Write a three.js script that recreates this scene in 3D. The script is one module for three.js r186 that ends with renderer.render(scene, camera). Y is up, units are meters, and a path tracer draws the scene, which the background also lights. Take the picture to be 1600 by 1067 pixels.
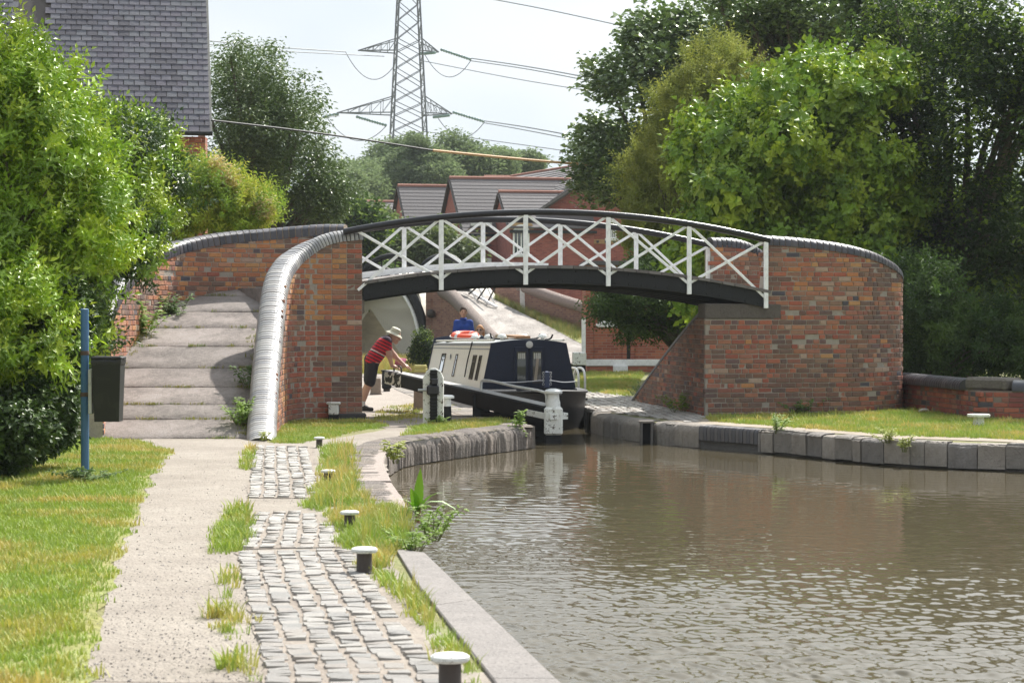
import * as THREE from 'three';
import { mergeGeometries, toCreasedNormals } from 'three/addons/utils/BufferGeometryUtils.js';
import { MarchingCubes } from 'three/addons/objects/MarchingCubes.js';

// ---------------------------------------------------------------- camera, sky, sun, exposure
const EYE = 1.53, FPX = 3350, TILT = Math.atan(38.5 / FPX);
const scene = new THREE.Scene();
const camera = new THREE.PerspectiveCamera(2 * Math.atan(533.5 / FPX) * 180 / Math.PI, 1600 / 1067, 0.3, 3000);
camera.position.set(0, EYE, 0);
camera.rotation.x = -TILT;
camera.focus = 31; camera.userData.fStop = 7;
scene.add(camera);

const SUN = { az: 31, el: 47 };                       // degrees right of the view axis, degrees above the horizon
const sunDir = new THREE.Vector3(Math.sin(SUN.az * Math.PI / 180) * Math.cos(SUN.el * Math.PI / 180), Math.sin(SUN.el * Math.PI / 180), -Math.cos(SUN.az * Math.PI / 180) * Math.cos(SUN.el * Math.PI / 180));
const sun = new THREE.DirectionalLight(new THREE.Color().setRGB(1, 0.955, 0.88), 4.5);
sun.position.copy(sunDir).multiplyScalar(120).add(new THREE.Vector3(0, 0, -35));
sun.target.position.set(0, 0, -35);
sun.castShadow = true; sun.shadow.radius = 2.2;
sun.shadow.mapSize.set(4096, 4096);
Object.assign(sun.shadow.camera, { left: -60, right: 60, top: 60, bottom: -60, near: 1, far: 320 });
scene.add(sun, sun.target);

// ---------------------------------------------------------------- noise and random numbers
function rng(seed) { let a = seed >>> 0; return () => { a = (a + 0x6D2B79F5) >>> 0; let t = Math.imul(a ^ (a >>> 15), 1 | a); t = (t + Math.imul(t ^ (t >>> 7), 61 | t)) ^ t; return ((t ^ (t >>> 14)) >>> 0) / 4294967296; }; }
function hash2(x, y, s) { let h = Math.imul(x, 374761393) ^ Math.imul(y, 668265263) ^ Math.imul(s, 2147483647 ^ 0x9E3779B1); h = Math.imul(h ^ (h >>> 13), 1274126177); return ((h ^ (h >>> 16)) >>> 0) / 4294967296; }
function vnoise(x, y, per, s) {                       // tiling value noise
  const xi = Math.floor(x), yi = Math.floor(y), fx = x - xi, fy = y - yi, u = fx * fx * (3 - 2 * fx), v = fy * fy * (3 - 2 * fy), m = (k) => ((k % per) + per) % per;
  const a = hash2(m(xi), m(yi), s), b = hash2(m(xi + 1), m(yi), s), c = hash2(m(xi), m(yi + 1), s), d = hash2(m(xi + 1), m(yi + 1), s);
  return a + (b - a) * u + (c - a) * v + (a - b - c + d) * u * v;
}
function fbm(x, y, per, s, oct = 4) { let t = 0, w = 0.5, sum = 0; for (let o = 0; o < oct; o++) { t += w * vnoise(x, y, per, s + o * 17); sum += w; w *= 0.5; x *= 2; y *= 2; per *= 2; } return t / sum; }
const toS = (v) => Math.round(255 * Math.min(1, Math.max(0, v <= 0.0031308 ? 12.92 * v : 1.055 * Math.pow(v, 1 / 2.4) - 0.055)));
function colourTexture(n, fn, repeat = 1) {           // fn(u, v) -> linear rgb
  const data = new Uint8Array(n * n * 4);
  for (let j = 0; j < n; j++) for (let i = 0; i < n; i++) { const c = fn(i / n, j / n), k = (j * n + i) * 4; data[k] = toS(c[0]); data[k + 1] = toS(c[1]); data[k + 2] = toS(c[2]); data[k + 3] = 255; }
  const t = new THREE.DataTexture(data, n, n); t.colorSpace = THREE.SRGBColorSpace; t.wrapS = t.wrapT = THREE.RepeatWrapping; t.magFilter = THREE.LinearFilter; t.minFilter = THREE.LinearMipmapLinearFilter; t.generateMipmaps = true; t.repeat.set(repeat, repeat); t.needsUpdate = true; return t;
}
function reliefTexture(n, fn, repeat = 1) {
  const data = new Uint8Array(n * n * 4);
  for (let j = 0; j < n; j++) for (let i = 0; i < n; i++) { const v = Math.round(255 * Math.min(1, Math.max(0, fn(i / n, j / n)))), k = (j * n + i) * 4; data[k] = data[k + 1] = data[k + 2] = v; data[k + 3] = 255; }
  const t = new THREE.DataTexture(data, n, n); t.wrapS = t.wrapT = THREE.RepeatWrapping; t.magFilter = THREE.LinearFilter; t.minFilter = THREE.LinearMipmapLinearFilter; t.generateMipmaps = true; t.repeat.set(repeat, repeat); t.needsUpdate = true; return t;
}

// the sky: thin bright summer cloud over pale blue, brighter round the sun
{
  const W = 1024, H = 512, data = new Float32Array(W * H * 4);
  for (let j = 0; j < H; j++) for (let i = 0; i < W; i++) {
    const lat = (j + 0.5) / H * Math.PI - Math.PI / 2, lon = ((i + 0.5) / W - 0.5) * 2 * Math.PI;
    const d = [Math.cos(lat) * Math.cos(lon), Math.sin(lat), Math.cos(lat) * Math.sin(lon)];
    const el = Math.max(0, d[1]);
    const q = fbm((i / W) * 16, (j / H) * 13, 16, 5, 5), q2 = fbm((i / W) * 32 + 3, (j / H) * 40, 32, 9, 4);
    let cloud = Math.min(1, Math.max(0, (0.65 * q + 0.35 * q2 - 0.4) * 4.2 + 0.35));
    cloud = cloud * cloud * (3 - 2 * cloud);
    const blue = [0.315 - 0.045 * el, 0.38 - 0.035 * el, 0.44], white = [0.478, 0.502, 0.522];
    const dot = d[0] * sunDir.x + d[1] * sunDir.y + d[2] * sunDir.z, ang = Math.acos(Math.max(-1, Math.min(1, dot)));
    const aure = 1 + 3.0 * Math.exp(-(ang * ang) / 0.11) + 1.7 * Math.exp(-(ang * ang) / 0.3);
    const k = (j * W + i) * 4;
    for (let c = 0; c < 3; c++) data[k + c] = (blue[c] + (white[c] - blue[c]) * cloud) * aure;
    data[k + 3] = 1;
  }
  const sky = new THREE.DataTexture(data, W, H, THREE.RGBAFormat, THREE.FloatType);
  sky.mapping = THREE.EquirectangularReflectionMapping; sky.magFilter = sky.minFilter = THREE.LinearFilter; sky.needsUpdate = true;
  scene.background = sky; scene.environment = sky;
}
scene.fog = new THREE.FogExp2(new THREE.Color().setRGB(0.86, 0.92, 0.97), 0.00028);
const renderer = new THREE.WebGLRenderer({ antialias: true });
renderer.toneMapping = THREE.LinearToneMapping;
renderer.toneMappingExposure = 1.8;
renderer.shadowMap.enabled = true;

// ---------------------------------------------------------------- placing things: x right, d away from the viewer, in metres
const V = (x, y, d) => new THREE.Vector3(x, y, -d);
function sight(px, py) { const x = (px - 800) / FPX, y = (533.5 - py) / FPX, c = Math.cos(TILT), s = Math.sin(TILT); return new THREE.Vector3(x, y * c - s, -y * s - c); }
function at(px, py, depth) { const r = sight(px, py); return r.multiplyScalar(depth / -r.z).add(new THREE.Vector3(0, EYE, 0)); }
function gp(px, py, y = 0) { const r = sight(px, py); return r.multiplyScalar((y - EYE) / r.y).add(new THREE.Vector3(0, EYE, 0)); }
function pixelOf(p) { const c = Math.cos(TILT), s = Math.sin(TILT), y = p.y - EYE, yc = y * c - p.z * s, zc = y * s + p.z * c; return [800 + FPX * p.x / -zc, 533.5 - FPX * yc / -zc]; }
const xd = (p) => [p.x, -p.z];
const ground = (list, y = 0) => list.map(([a, b]) => xd(gp(a, b, y)));
function inside(poly, x, y) { let c = false; for (let i = 0, j = poly.length - 1; i < poly.length; j = i++) { const [xi, yi] = poly[i], [xj, yj] = poly[j]; if ((yi > y) !== (yj > y) && x < (xj - xi) * (y - yi) / (yj - yi) + xi) c = !c; } return c; }
function edgeDistance(poly, x, y) { let best = 1e9; for (let i = 0, j = poly.length - 1; i < poly.length; j = i++) { const [ax, ay] = poly[j], [bx, by] = poly[i], dx = bx - ax, dy = by - ay, t = Math.max(0, Math.min(1, ((x - ax) * dx + (y - ay) * dy) / (dx * dx + dy * dy || 1))); best = Math.min(best, Math.hypot(x - ax - t * dx, y - ay - t * dy)); } return best; }

// ---------------------------------------------------------------- names, labels
const taken = {};
function numbered(n) { const k = taken[n] || 0; taken[n] = k + 1; return k ? `${n}_${String(k).padStart(3, '0')}` : n; }
function tag(o, label, category, group, kind) { o.userData.label = label; o.userData.category = category; if (group) o.userData.group = group; if (kind) o.userData.kind = kind; return o; }
function thing(name, label, category, pos = [0, 0, 0], group, kind) { const g = new THREE.Group(); g.name = numbered(name); g.position.set(...(pos.isVector3 ? pos.toArray() : pos)); tag(g, label, category, group, kind); scene.add(g); return g; }
function part(name, geo, mat, parent, label) { const m = new THREE.Mesh(geo, mat); m.name = name; m.castShadow = m.receiveShadow = true; if (label) m.userData.label = label; (parent || scene).add(m); return m; }
function single(name, geo, mat, label, category, group, kind) { const m = part(numbered(name), geo, mat); return tag(m, label, category, group, kind); }
function structure(name, geo, mat, label, category) { return single(name, geo, mat, label, category, null, 'structure'); }

// ---------------------------------------------------------------- geometry helpers
const bake = (geos) => mergeGeometries(geos.map((g) => { const h = g.index ? g.toNonIndexed() : g; for (const k of Object.keys(h.attributes)) if (!['position', 'normal', 'uv'].includes(k)) h.deleteAttribute(k); return h; }));
function polyGeo(pos, idx, uv) { const g = new THREE.BufferGeometry(); g.setAttribute('position', new THREE.Float32BufferAttribute(pos, 3)); if (uv) g.setAttribute('uv', new THREE.Float32BufferAttribute(uv, 2)); g.setIndex(idx); const n = g.toNonIndexed(); n.computeVertexNormals(); if (!uv) n.setAttribute('uv', new THREE.Float32BufferAttribute(new Float32Array(n.attributes.position.count * 2), 2)); return n; }
function chamferBox(w, h, d, c = 0.005, seed = 0, wob = 0) {   // a box with chamfered edges, slightly uneven if asked; uv in metres
  const r = rng(seed * 7919 + 13), X = w / 2, Y = h / 2, Z = d / 2, P = [];
  const corner = (sx, sy, sz) => { const ox = (r() - 0.5) * wob, oy = (r() - 0.5) * wob, oz = (r() - 0.5) * wob; return [[sx * (X - c) + ox, sy * (Y - c) + oy, sz * Z + oz], [sx * X + ox, sy * (Y - c) + oy, sz * (Z - c) + oz], [sx * (X - c) + ox, sy * Y + oy, sz * (Z - c) + oz]]; };
  const C = {}; for (const sx of [-1, 1]) for (const sy of [-1, 1]) for (const sz of [-1, 1]) C[`${sx}${sy}${sz}`] = corner(sx, sy, sz);
  const g = (sx, sy, sz, k) => C[`${sx}${sy}${sz}`][k], tri = [];
  const quad = (a, b, cc, dd) => { tri.push(a, b, cc, a, cc, dd); };
  const face = (q, axis) => { const [a, b, cc] = q, e1 = b.map((v, i) => v - a[i]), e2 = cc.map((v, i) => v - a[i]), n = [e1[1] * e2[2] - e1[2] * e2[1], e1[2] * e2[0] - e1[0] * e2[2], e1[0] * e2[1] - e1[1] * e2[0]]; const m = q.reduce((s, p) => s.map((v, i) => v + p[i] / q.length), [0, 0, 0]); if (n[0] * m[0] + n[1] * m[1] + n[2] * m[2] < 0) q.reverse(); if (q.length === 4) quad(...q); else tri.push(...q); };
  for (const s of [-1, 1]) {
    face([g(-1, -1, s, 0), g(1, -1, s, 0), g(1, 1, s, 0), g(-1, 1, s, 0)]);
    face([g(s, -1, -1, 1), g(s, 1, -1, 1), g(s, 1, 1, 1), g(s, -1, 1, 1)]);
    face([g(-1, s, -1, 2), g(1, s, -1, 2), g(1, s, 1, 2), g(-1, s, 1, 2)]);
    for (const t of [-1, 1]) {
      face([g(-1, s, t, 0), g(1, s, t, 0), g(1, s, t, 2), g(-1, s, t, 2)]);
      face([g(s, -1, t, 0), g(s, 1, t, 0), g(s, 1, t, 1), g(s, -1, t, 1)]);
      face([g(s, t, -1, 1), g(s, t, 1, 1), g(s, t, 1, 2), g(s, t, -1, 2)]);
      for (const q of [-1, 1]) face([g(s, t, q, 0), g(s, t, q, 1), g(s, t, q, 2)]);
    }
  }
  const pos = new Float32Array(tri.length * 3); tri.forEach((p, i) => pos.set(p, i * 3));
  const geo = new THREE.BufferGeometry(); geo.setAttribute('position', new THREE.BufferAttribute(pos, 3)); geo.computeVertexNormals();
  boxUV(geo, r() * 5, r() * 5); return geo;
}
function boxUV(geo, ou = 0, ov = 0) {                 // uv in metres from the dominant axis of each face
  const p = geo.attributes.position, n = geo.attributes.normal, uv = new Float32Array(p.count * 2);
  for (let i = 0; i < p.count; i++) { const ax = Math.abs(n.getX(i)), ay = Math.abs(n.getY(i)), az = Math.abs(n.getZ(i)); let u, v; if (ay >= ax && ay >= az) { u = p.getX(i); v = p.getZ(i); } else if (ax >= az) { u = p.getZ(i); v = p.getY(i); } else { u = p.getX(i); v = p.getY(i); } uv[i * 2] = u + ou; uv[i * 2 + 1] = v + ov; }
  geo.setAttribute('uv', new THREE.BufferAttribute(uv, 2)); return geo;
}
function sweep(frames, caps = true, crease = 0.7) {   // frames: arrays of the same number of points (Vector3), closed outlines
  const n = frames[0].length, pos = [], uv = [], idx = []; let run = 0;
  const ring = []; { let s = 0; for (let i = 0; i <= n; i++) { ring.push(s); s += frames[0][i % n].distanceTo(frames[0][(i + 1) % n]); } }
  frames.forEach((f, k) => { if (k) run += f[0].distanceTo(frames[k - 1][0]); for (let i = 0; i <= n; i++) { const p = f[i % n]; pos.push(p.x, p.y, p.z); uv.push(ring[i], run); } });
  const m = n + 1;
  for (let k = 0; k + 1 < frames.length; k++) for (let i = 0; i < n; i++) { const a = k * m + i, b = a + 1, c = a + m, d = c + 1; idx.push(a, b, c, b, d, c); }
  if (caps) for (const [k, flip] of [[0, 1], [frames.length - 1, 0]]) { const f = frames[k], base = pos.length / 3; const c = f.reduce((s, p) => s.add(p), new THREE.Vector3()).multiplyScalar(1 / n); pos.push(c.x, c.y, c.z); uv.push(0, 0); f.forEach((p, i) => { pos.push(p.x, p.y, p.z); uv.push(p.x + p.z, p.y); }); for (let i = 0; i < n; i++) { const a = base + 1 + i, b = base + 1 + (i + 1) % n; if (flip) idx.push(base, b, a); else idx.push(base, a, b); } }
  const g = polyGeo(pos, idx, uv);
  // outward facing: compare with the centre of the first outline
  let vol = 0; const p = g.attributes.position; const o = frames[0][0]; for (let i = 0; i < p.count; i += 3) { const a = new THREE.Vector3().fromBufferAttribute(p, i).sub(o), b = new THREE.Vector3().fromBufferAttribute(p, i + 1).sub(o), c = new THREE.Vector3().fromBufferAttribute(p, i + 2).sub(o); vol += a.dot(b.cross(c)); }
  if (vol < 0) { for (const k of ['position', 'uv']) { const t = g.attributes[k], s = t.itemSize; for (let i = 0; i < t.count; i += 3) for (let c = 0; c < s; c++) { const x = t.array[(i + 1) * s + c]; t.array[(i + 1) * s + c] = t.array[(i + 2) * s + c]; t.array[(i + 2) * s + c] = x; } } g.computeVertexNormals(); }
  return crease ? toCreasedNormals(g, crease) : g;
}
function bar(a, b, w, h, up = new THREE.Vector3(0, 1, 0), c = 0.004) {   // a straight bar from a to b, w across, h along up
  const d = b.clone().sub(a), L = d.length(), z = d.normalize(), x = up.clone().cross(z).normalize(), y = z.clone().cross(x);
  const g = chamferBox(w, h, L, Math.min(c, w * 0.3, h * 0.3)); g.applyMatrix4(new THREE.Matrix4().makeBasis(x, y, z).setPosition(a.clone().add(b).multiplyScalar(0.5))); return g;
}
function tube(pts, r0, r1 = r0, seg = 8, rings = 0) {  // a tapering round bar along points
  const cur = pts.length > 2 ? new THREE.CatmullRomCurve3(pts, false, 'centripetal') : new THREE.LineCurve3(pts[0], pts[1]);
  const n = rings || Math.max(1, (pts.length - 1) * 3), fr = []; let side = null;
  for (let k = 0; k <= n; k++) { const u = k / n, p = cur.getPoint(u), t = cur.getTangent(u); if (!side) side = Math.abs(t.y) < 0.9 ? new THREE.Vector3(0, 1, 0) : new THREE.Vector3(1, 0, 0); const x = side.clone().sub(t.clone().multiplyScalar(side.dot(t))).normalize(), y = t.clone().cross(x); side = x; const r = r0 + (r1 - r0) * u; fr.push(Array.from({ length: seg }, (_, i) => { const a = i / seg * 2 * Math.PI; return p.clone().addScaledVector(x, Math.cos(a) * r).addScaledVector(y, Math.sin(a) * r); })); }
  return sweep(fr, true, 1.2);
}
function lathe(profile, seg = 20) { const g = new THREE.LatheGeometry(profile.map(([r, y]) => new THREE.Vector2(r, y)), seg); return toCreasedNormals(g.toNonIndexed(), 0.7); }
function sheetGeo(poly, y, holes) { const s = new THREE.Shape(poly.map(([x, d]) => new THREE.Vector2(x, d))); for (const h of holes || []) s.holes.push(new THREE.Path(h.map(([x, d]) => new THREE.Vector2(x, d)))); const g = new THREE.ShapeGeometry(s); g.rotateX(-Math.PI / 2); g.translate(0, y, 0); return g; }
function slabGeo(poly, y0, y1, wob = 0) { const s = new THREE.Shape(poly.map(([x, d]) => new THREE.Vector2(x, d))); const g = new THREE.ExtrudeGeometry(s, { depth: y1 - y0 - 0.012, bevelEnabled: true, bevelThickness: 0.006, bevelSize: 0.006, bevelOffset: -0.006, bevelSegments: 1 }); g.rotateX(-Math.PI / 2); g.translate(0, y0 + 0.006, 0); return g; }
// an outline whose sides wander a little, for the edges of grass and worn ground
function ragged(poly, step, amp, seed) { const r = rng(seed), out = []; for (let i = 0; i < poly.length; i++) { const a = poly[i], b = poly[(i + 1) % poly.length], L = Math.hypot(b[0] - a[0], b[1] - a[1]), n = Math.max(1, Math.min(60, Math.round(L / step))); for (let k = 0; k < n; k++) { const t = k / n; out.push([a[0] + (b[0] - a[0]) * t + (r() - 0.5) * amp, a[1] + (b[1] - a[1]) * t + (r() - 0.5) * amp]); } } return out; }

// ---------------------------------------------------------------- materials
const rgb = (r, g, b) => new THREE.Color().setRGB(r, g, b);
function M(c, rough = 0.8, extra = {}) { return new THREE.MeshStandardMaterial({ color: Array.isArray(c) ? rgb(...c) : c, roughness: rough, metalness: 0, ...extra }); }
const grainMap = colourTexture(256, (u, v) => { const a = fbm(u * 8, v * 8, 8, 3, 5), b = vnoise(u * 90, v * 90, 90, 8); const k = 0.75 + 0.42 * a + 0.24 * (b - 0.5); return [k, k, k]; }, 3);
const grainBump = reliefTexture(256, (u, v) => 0.6 * fbm(u * 16, v * 16, 16, 21, 4) + 0.4 * vnoise(u * 100, v * 100, 100, 4), 3);
const patchMap = colourTexture(512, (u, v) => { const a = fbm(u * 6, v * 6, 6, 31, 6), b = fbm(u * 40, v * 40, 40, 37, 3), s = vnoise(u * 200, v * 200, 200, 41); const k = 0.25 + 0.75 * a + 0.4 * b + 0.3 * (s - 0.5); return [k, k * 0.985, k * 0.96]; }, 0.5);
const worn = (c, rough = 0.85, bump = 0.004, extra = {}) => M(c, rough, { map: grainMap, bumpMap: grainBump, bumpScale: bump, ...extra });
const flakeMap = colourTexture(256, (u, v) => { const a = fbm(u * 9, v * 9, 9, 51, 5), b = vnoise(u * 70, v * 70, 70, 53); const off = a > 0.74 || (a > 0.63 && b > 0.66); const k = 0.9 + 0.1 * vnoise(u * 30, v * 30, 30, 55); return off ? [0.13, 0.1, 0.075] : [k, k, k * 0.97]; }, 2.5);
const mats = {
  white: worn([0.93, 0.93, 0.92], 0.55, 0.001), flakyWhite: M([0.8, 0.8, 0.77], 0.6, { map: flakeMap, bumpMap: grainBump, bumpScale: 0.003 }),
  black: worn([0.006, 0.0065, 0.008], 0.66, 0.003), blackGloss: worn([0.015, 0.014, 0.018], 0.3, 0.001),
  iron: worn([0.055, 0.042, 0.035], 0.6, 0.003), mortar: worn([0.36, 0.315, 0.265], 0.95, 0.006), darkMortar: worn([0.09, 0.085, 0.08], 0.95, 0.004),
  stone: worn([0.27, 0.235, 0.205], 0.92, 0.01), darkStone: worn([0.15, 0.14, 0.13], 0.9, 0.012), concrete: worn([0.44, 0.40, 0.37], 0.9, 0.003),
};
// ---------------------------------------------------------------- ground, water, paths
const WATER = -0.3;
const leftEdge = [[2.3, -3], ...ground([[870, 1067], [664, 868], [646, 815], [618, 752], [604, 722], [603, 709], [614, 701], [640, 691], [715, 681], [790, 672], [836, 667]]), [-0.3, 33.0], [-0.78, 36], [-2.35, 47.5], [-3.6, 56], [-6.3, 74], [-7.6, 80], [-4.8, 85], [-1.5, 96]];
const rightEdge = [[15, 23.6], ...ground([[1600, 698], [1403, 691], [1222, 676], [1091, 667], [1010, 660], [975, 656], [925, 646]]), [1.33, 35.6], [1.42, 37], [0.05, 47.5], [-1.0, 56], [-2.2, 70], [-3.0, 80], [-0.2, 85], [4, 96]];
const inland = (pts, o) => pts.map(([x, d], i) => { const a = pts[Math.max(0, i - 1)], b = pts[Math.min(pts.length - 1, i + 1)], tx = b[0] - a[0], td = b[1] - a[1], l = Math.hypot(tx, td); return [x - td / l * o, d + tx / l * o]; });
const canal = [...leftEdge, ...rightEdge.slice().reverse(), [15, -3]];
const soilMap = colourTexture(512, (u, v) => { const a = fbm(u * 5, v * 5, 5, 61, 6), b = vnoise(u * 220, v * 220, 220, 63), c = fbm(u * 30, v * 30, 30, 65, 3); const k = 0.62 + 0.3 * a + 0.22 * (b - 0.5) + 0.16 * c; return [k, k * (0.955 + 0.03 * a), k * (0.9 + 0.05 * a)]; }, 0.45);
const soilBump = reliefTexture(512, (u, v) => 0.5 * fbm(u * 40, v * 40, 40, 71, 4) + 0.3 * vnoise(u * 200, v * 200, 200, 73) + 0.3 * fbm(u * 6, v * 6, 6, 75, 3), 0.45);
const turfMap = colourTexture(512, (u, v) => { const a = fbm(u * 6, v * 6, 6, 81, 6), b = fbm(u * 60, v * 60, 60, 83, 3); const k = 0.55 + 0.35 * a + 0.35 * b; return [k * (1.06 - 0.3 * a), k, k * 0.75]; }, 0.4);
mats.soil = M([0.31, 0.277, 0.243], 0.96, { map: soilMap, bumpMap: soilBump, bumpScale: 0.02 });
mats.turf = M([0.27, 0.25, 0.10], 0.95, { map: turfMap, bumpMap: soilBump, bumpScale: 0.03 });
mats.roughTurf = M([0.225, 0.205, 0.105], 0.96, { map: turfMap, bumpMap: soilBump, bumpScale: 0.03 });
structure('ground', sheetGeo([[-1500, -60], [1500, -60], [1500, 2500], [-1500, 2500]], 0, [[...inland(leftEdge, 0.1), ...inland(rightEdge, -0.1).reverse(), [15, -3]]]), mats.roughTurf, 'flat turf ground reaching from the towpath to the horizon', 'ground');

// the canal: brown still water with wind ripples, finer and flatter near the far bank
{
  const d0 = 8.4, d1 = 34, nx = 500, nd = 820, xl = (d) => Math.max(-3.2, -0.24 * d - 0.2), xr = (d) => Math.min(14, 0.31 * d + 1.6), pos = new Float32Array((nx + 1) * (nd + 1) * 3), idx = [];
  const r = rng(77), waves = Array.from({ length: 64 }, () => { const L = 0.055 * Math.pow(8.5, r()), th = (r() - 0.5) * 2.1 + 1.4; return [2 * Math.PI / L * Math.cos(th), 2 * Math.PI / L * Math.sin(th), r() * 7, Math.pow(L, 0.95) * 0.0031 * (0.5 + r()) * (L < 0.15 ? 1.7 : 1), L]; });
  for (let j = 0; j <= nd; j++) { const d = 1 / (1 / d0 + (1 / d1 - 1 / d0) * j / nd), step = d * d * (1 / d0 - 1 / d1) / nd; for (let i = 0; i <= nx; i++) {
    const x = xl(d) + (xr(d) - xl(d)) * i / nx, k = (j * (nx + 1) + i) * 3;
    const wind = 0.13 + 1.0 / (1 + Math.exp((d - 13.4 - 9 * (fbm(x * 0.3 + 9, d * 0.22, 512, 5, 3) - 0.5) + 0.06 * x) * 0.5)) * (0.45 + 1.1 * fbm(x * 0.8 + 20, d * 0.45, 512, 15, 3));
    let y = 0; for (const [kx, kd, ph, a, L] of waves) if (L > step * 2.6) y += a * Math.sin(kx * x + kd * d + ph);
    pos[k] = x; pos[k + 1] = WATER + y * wind * 1.12; pos[k + 2] = -d;
  } }
  for (let j = 0; j < nd; j++) for (let i = 0; i < nx; i++) { const a = j * (nx + 1) + i; idx.push(a, a + 1, a + nx + 1, a + 1, a + nx + 2, a + nx + 1); }
  const g = new THREE.BufferGeometry(); g.setAttribute('position', new THREE.BufferAttribute(pos, 3)); g.setIndex(idx); g.computeVertexNormals();
  mats.water = new THREE.MeshPhysicalMaterial({ color: rgb(0.092, 0.076, 0.047), roughness: 0.03, ior: 1.33, specularIntensity: 1 });
  const flats = [sheetGeo([[-12, 33.99], [15.5, 33.99], [15.5, 100], [-12, 100]], WATER), sheetGeo([[-4, -4], [15.5, -4], [15.5, 8.4], [-4, 8.4]], WATER)], side = []; for (let k = 0; k <= 20; k++) side.push(8.4 + (33.99 - 8.4) * k / 20);
  flats.push(sheetGeo([...side.map((d) => [xr(d) - 0.01, d]), [15.5, 33.99], [15.5, 8.4]], WATER), sheetGeo([[-4, 8.4], ...side.map((d) => [xl(d) + 0.01, d]), [-4, 33.99]], WATER));
  for (const o of flats) o.deleteAttribute('uv');
  structure('water', mergeGeometries([g, mergeGeometries(flats)]), mats.water, 'brown rippled canal water filling the basin and lock', 'water');
}
// brick and stone walls that hold the banks, below the edging
{
  const wall = (pts) => { const pos = [], idx = [], uv = []; let run = 0; pts.forEach(([x, d], i) => { if (i) run += Math.hypot(x - pts[i - 1][0], d - pts[i - 1][1]); pos.push(x, -0.004, -d, x, -1.4, -d); uv.push(run, 0, run, -1.4); if (i) { const a = i * 2 - 2; idx.push(a, a + 1, a + 2, a + 1, a + 3, a + 2); } }); return polyGeo(pos, idx, uv); };
  structure('canal_bank_wall', bake([wall(inland(leftEdge, 0.07)), wall([...inland(rightEdge, -0.07), [15.07, -3]])]), mats.darkStone, 'dark stone retaining wall along both sides of the canal', 'bank wall');
}
// worn earth path, lawns (turf sheets under grass blades)
const pathPoly = ragged(ground([[120, 1067], [165, 930], [200, 820], [240, 735], [262, 705], [215, 690], [240, 683], [395, 683], [440, 692], [520, 686], [600, 672], [600, 668], [660, 668], [640, 690], [606, 702], [600, 722], [610, 760], [630, 810], [610, 880], [680, 990], [735, 1067]]).concat([]), 0.25, 0.06, 5);
const nearPath = [[-2.2, 1], [0.9, 1], [-0.1, 9.2], [-1.85, 9.2]];
structure('dirt_path', bake([sheetGeo(pathPoly, 0.004), sheetGeo(nearPath, 0.002)]), mats.soil, 'pale dusty earth towpath running up to the bridge ramp', 'path');
structure('lockside_paving', sheetGeo(ragged(ground([[455, 672], [600, 668], [836, 668], [795, 650], [742, 632], [735, 606], [700, 585], [560, 585], [560, 650]]), 0.3, 0.05, 8), 0.007), worn([0.4, 0.355, 0.32], 0.95, 0.012, { map: soilMap }), 'pale worn paving on the lockside beyond the brick pier', 'paving');

// grass blades
function tuftGeo(n, h, spread, seed, wide = 0.004) {
  const r = rng(seed), pos = [], idx = [];
  for (let i = 0; i < n; i++) {
    const a = r() * 6.283, x = Math.cos(a) * spread * Math.sqrt(r()), z = Math.sin(a) * spread * Math.sqrt(r()), b = r() * 6.283, lean = (0.15 + 0.6 * r()) * h, hh = h * (0.55 + 0.6 * r()), w = wide * (0.7 + 0.6 * r()), px = Math.cos(b + 1.57) * w, pz = Math.sin(b + 1.57) * w, k = pos.length / 3;
    const mx = x + Math.cos(b) * lean * 0.35, mz = z + Math.sin(b) * lean * 0.35, tx = x + Math.cos(b) * lean, tz = z + Math.sin(b) * lean;
    pos.push(x - px, 0, z - pz, x + px, 0, z + pz, mx - px * 0.8, hh * 0.6, mz - pz * 0.8, mx + px * 0.8, hh * 0.6, mz + pz * 0.8, tx, hh, tz);
    idx.push(k, k + 1, k + 2, k + 1, k + 3, k + 2, k + 2, k + 3, k + 4);
  }
  const g = new THREE.BufferGeometry(); g.setAttribute('position', new THREE.Float32BufferAttribute(pos, 3)); g.setIndex(idx); g.computeVertexNormals(); return g;
}
mats.grass = new THREE.MeshPhysicalMaterial({ color: 0xffffff, roughness: 0.7, transmission: 0.4, thickness: 0, side: THREE.DoubleSide });
const tufts = { short: tuftGeo(9, 0.026, 0.05, 3, 0.003), mid: tuftGeo(10, 0.05, 0.05, 4, 0.0035), tall: tuftGeo(12, 0.085, 0.05, 6, 0.004), hay: tuftGeo(9, 0.2, 0.06, 7, 0.003) };
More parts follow.
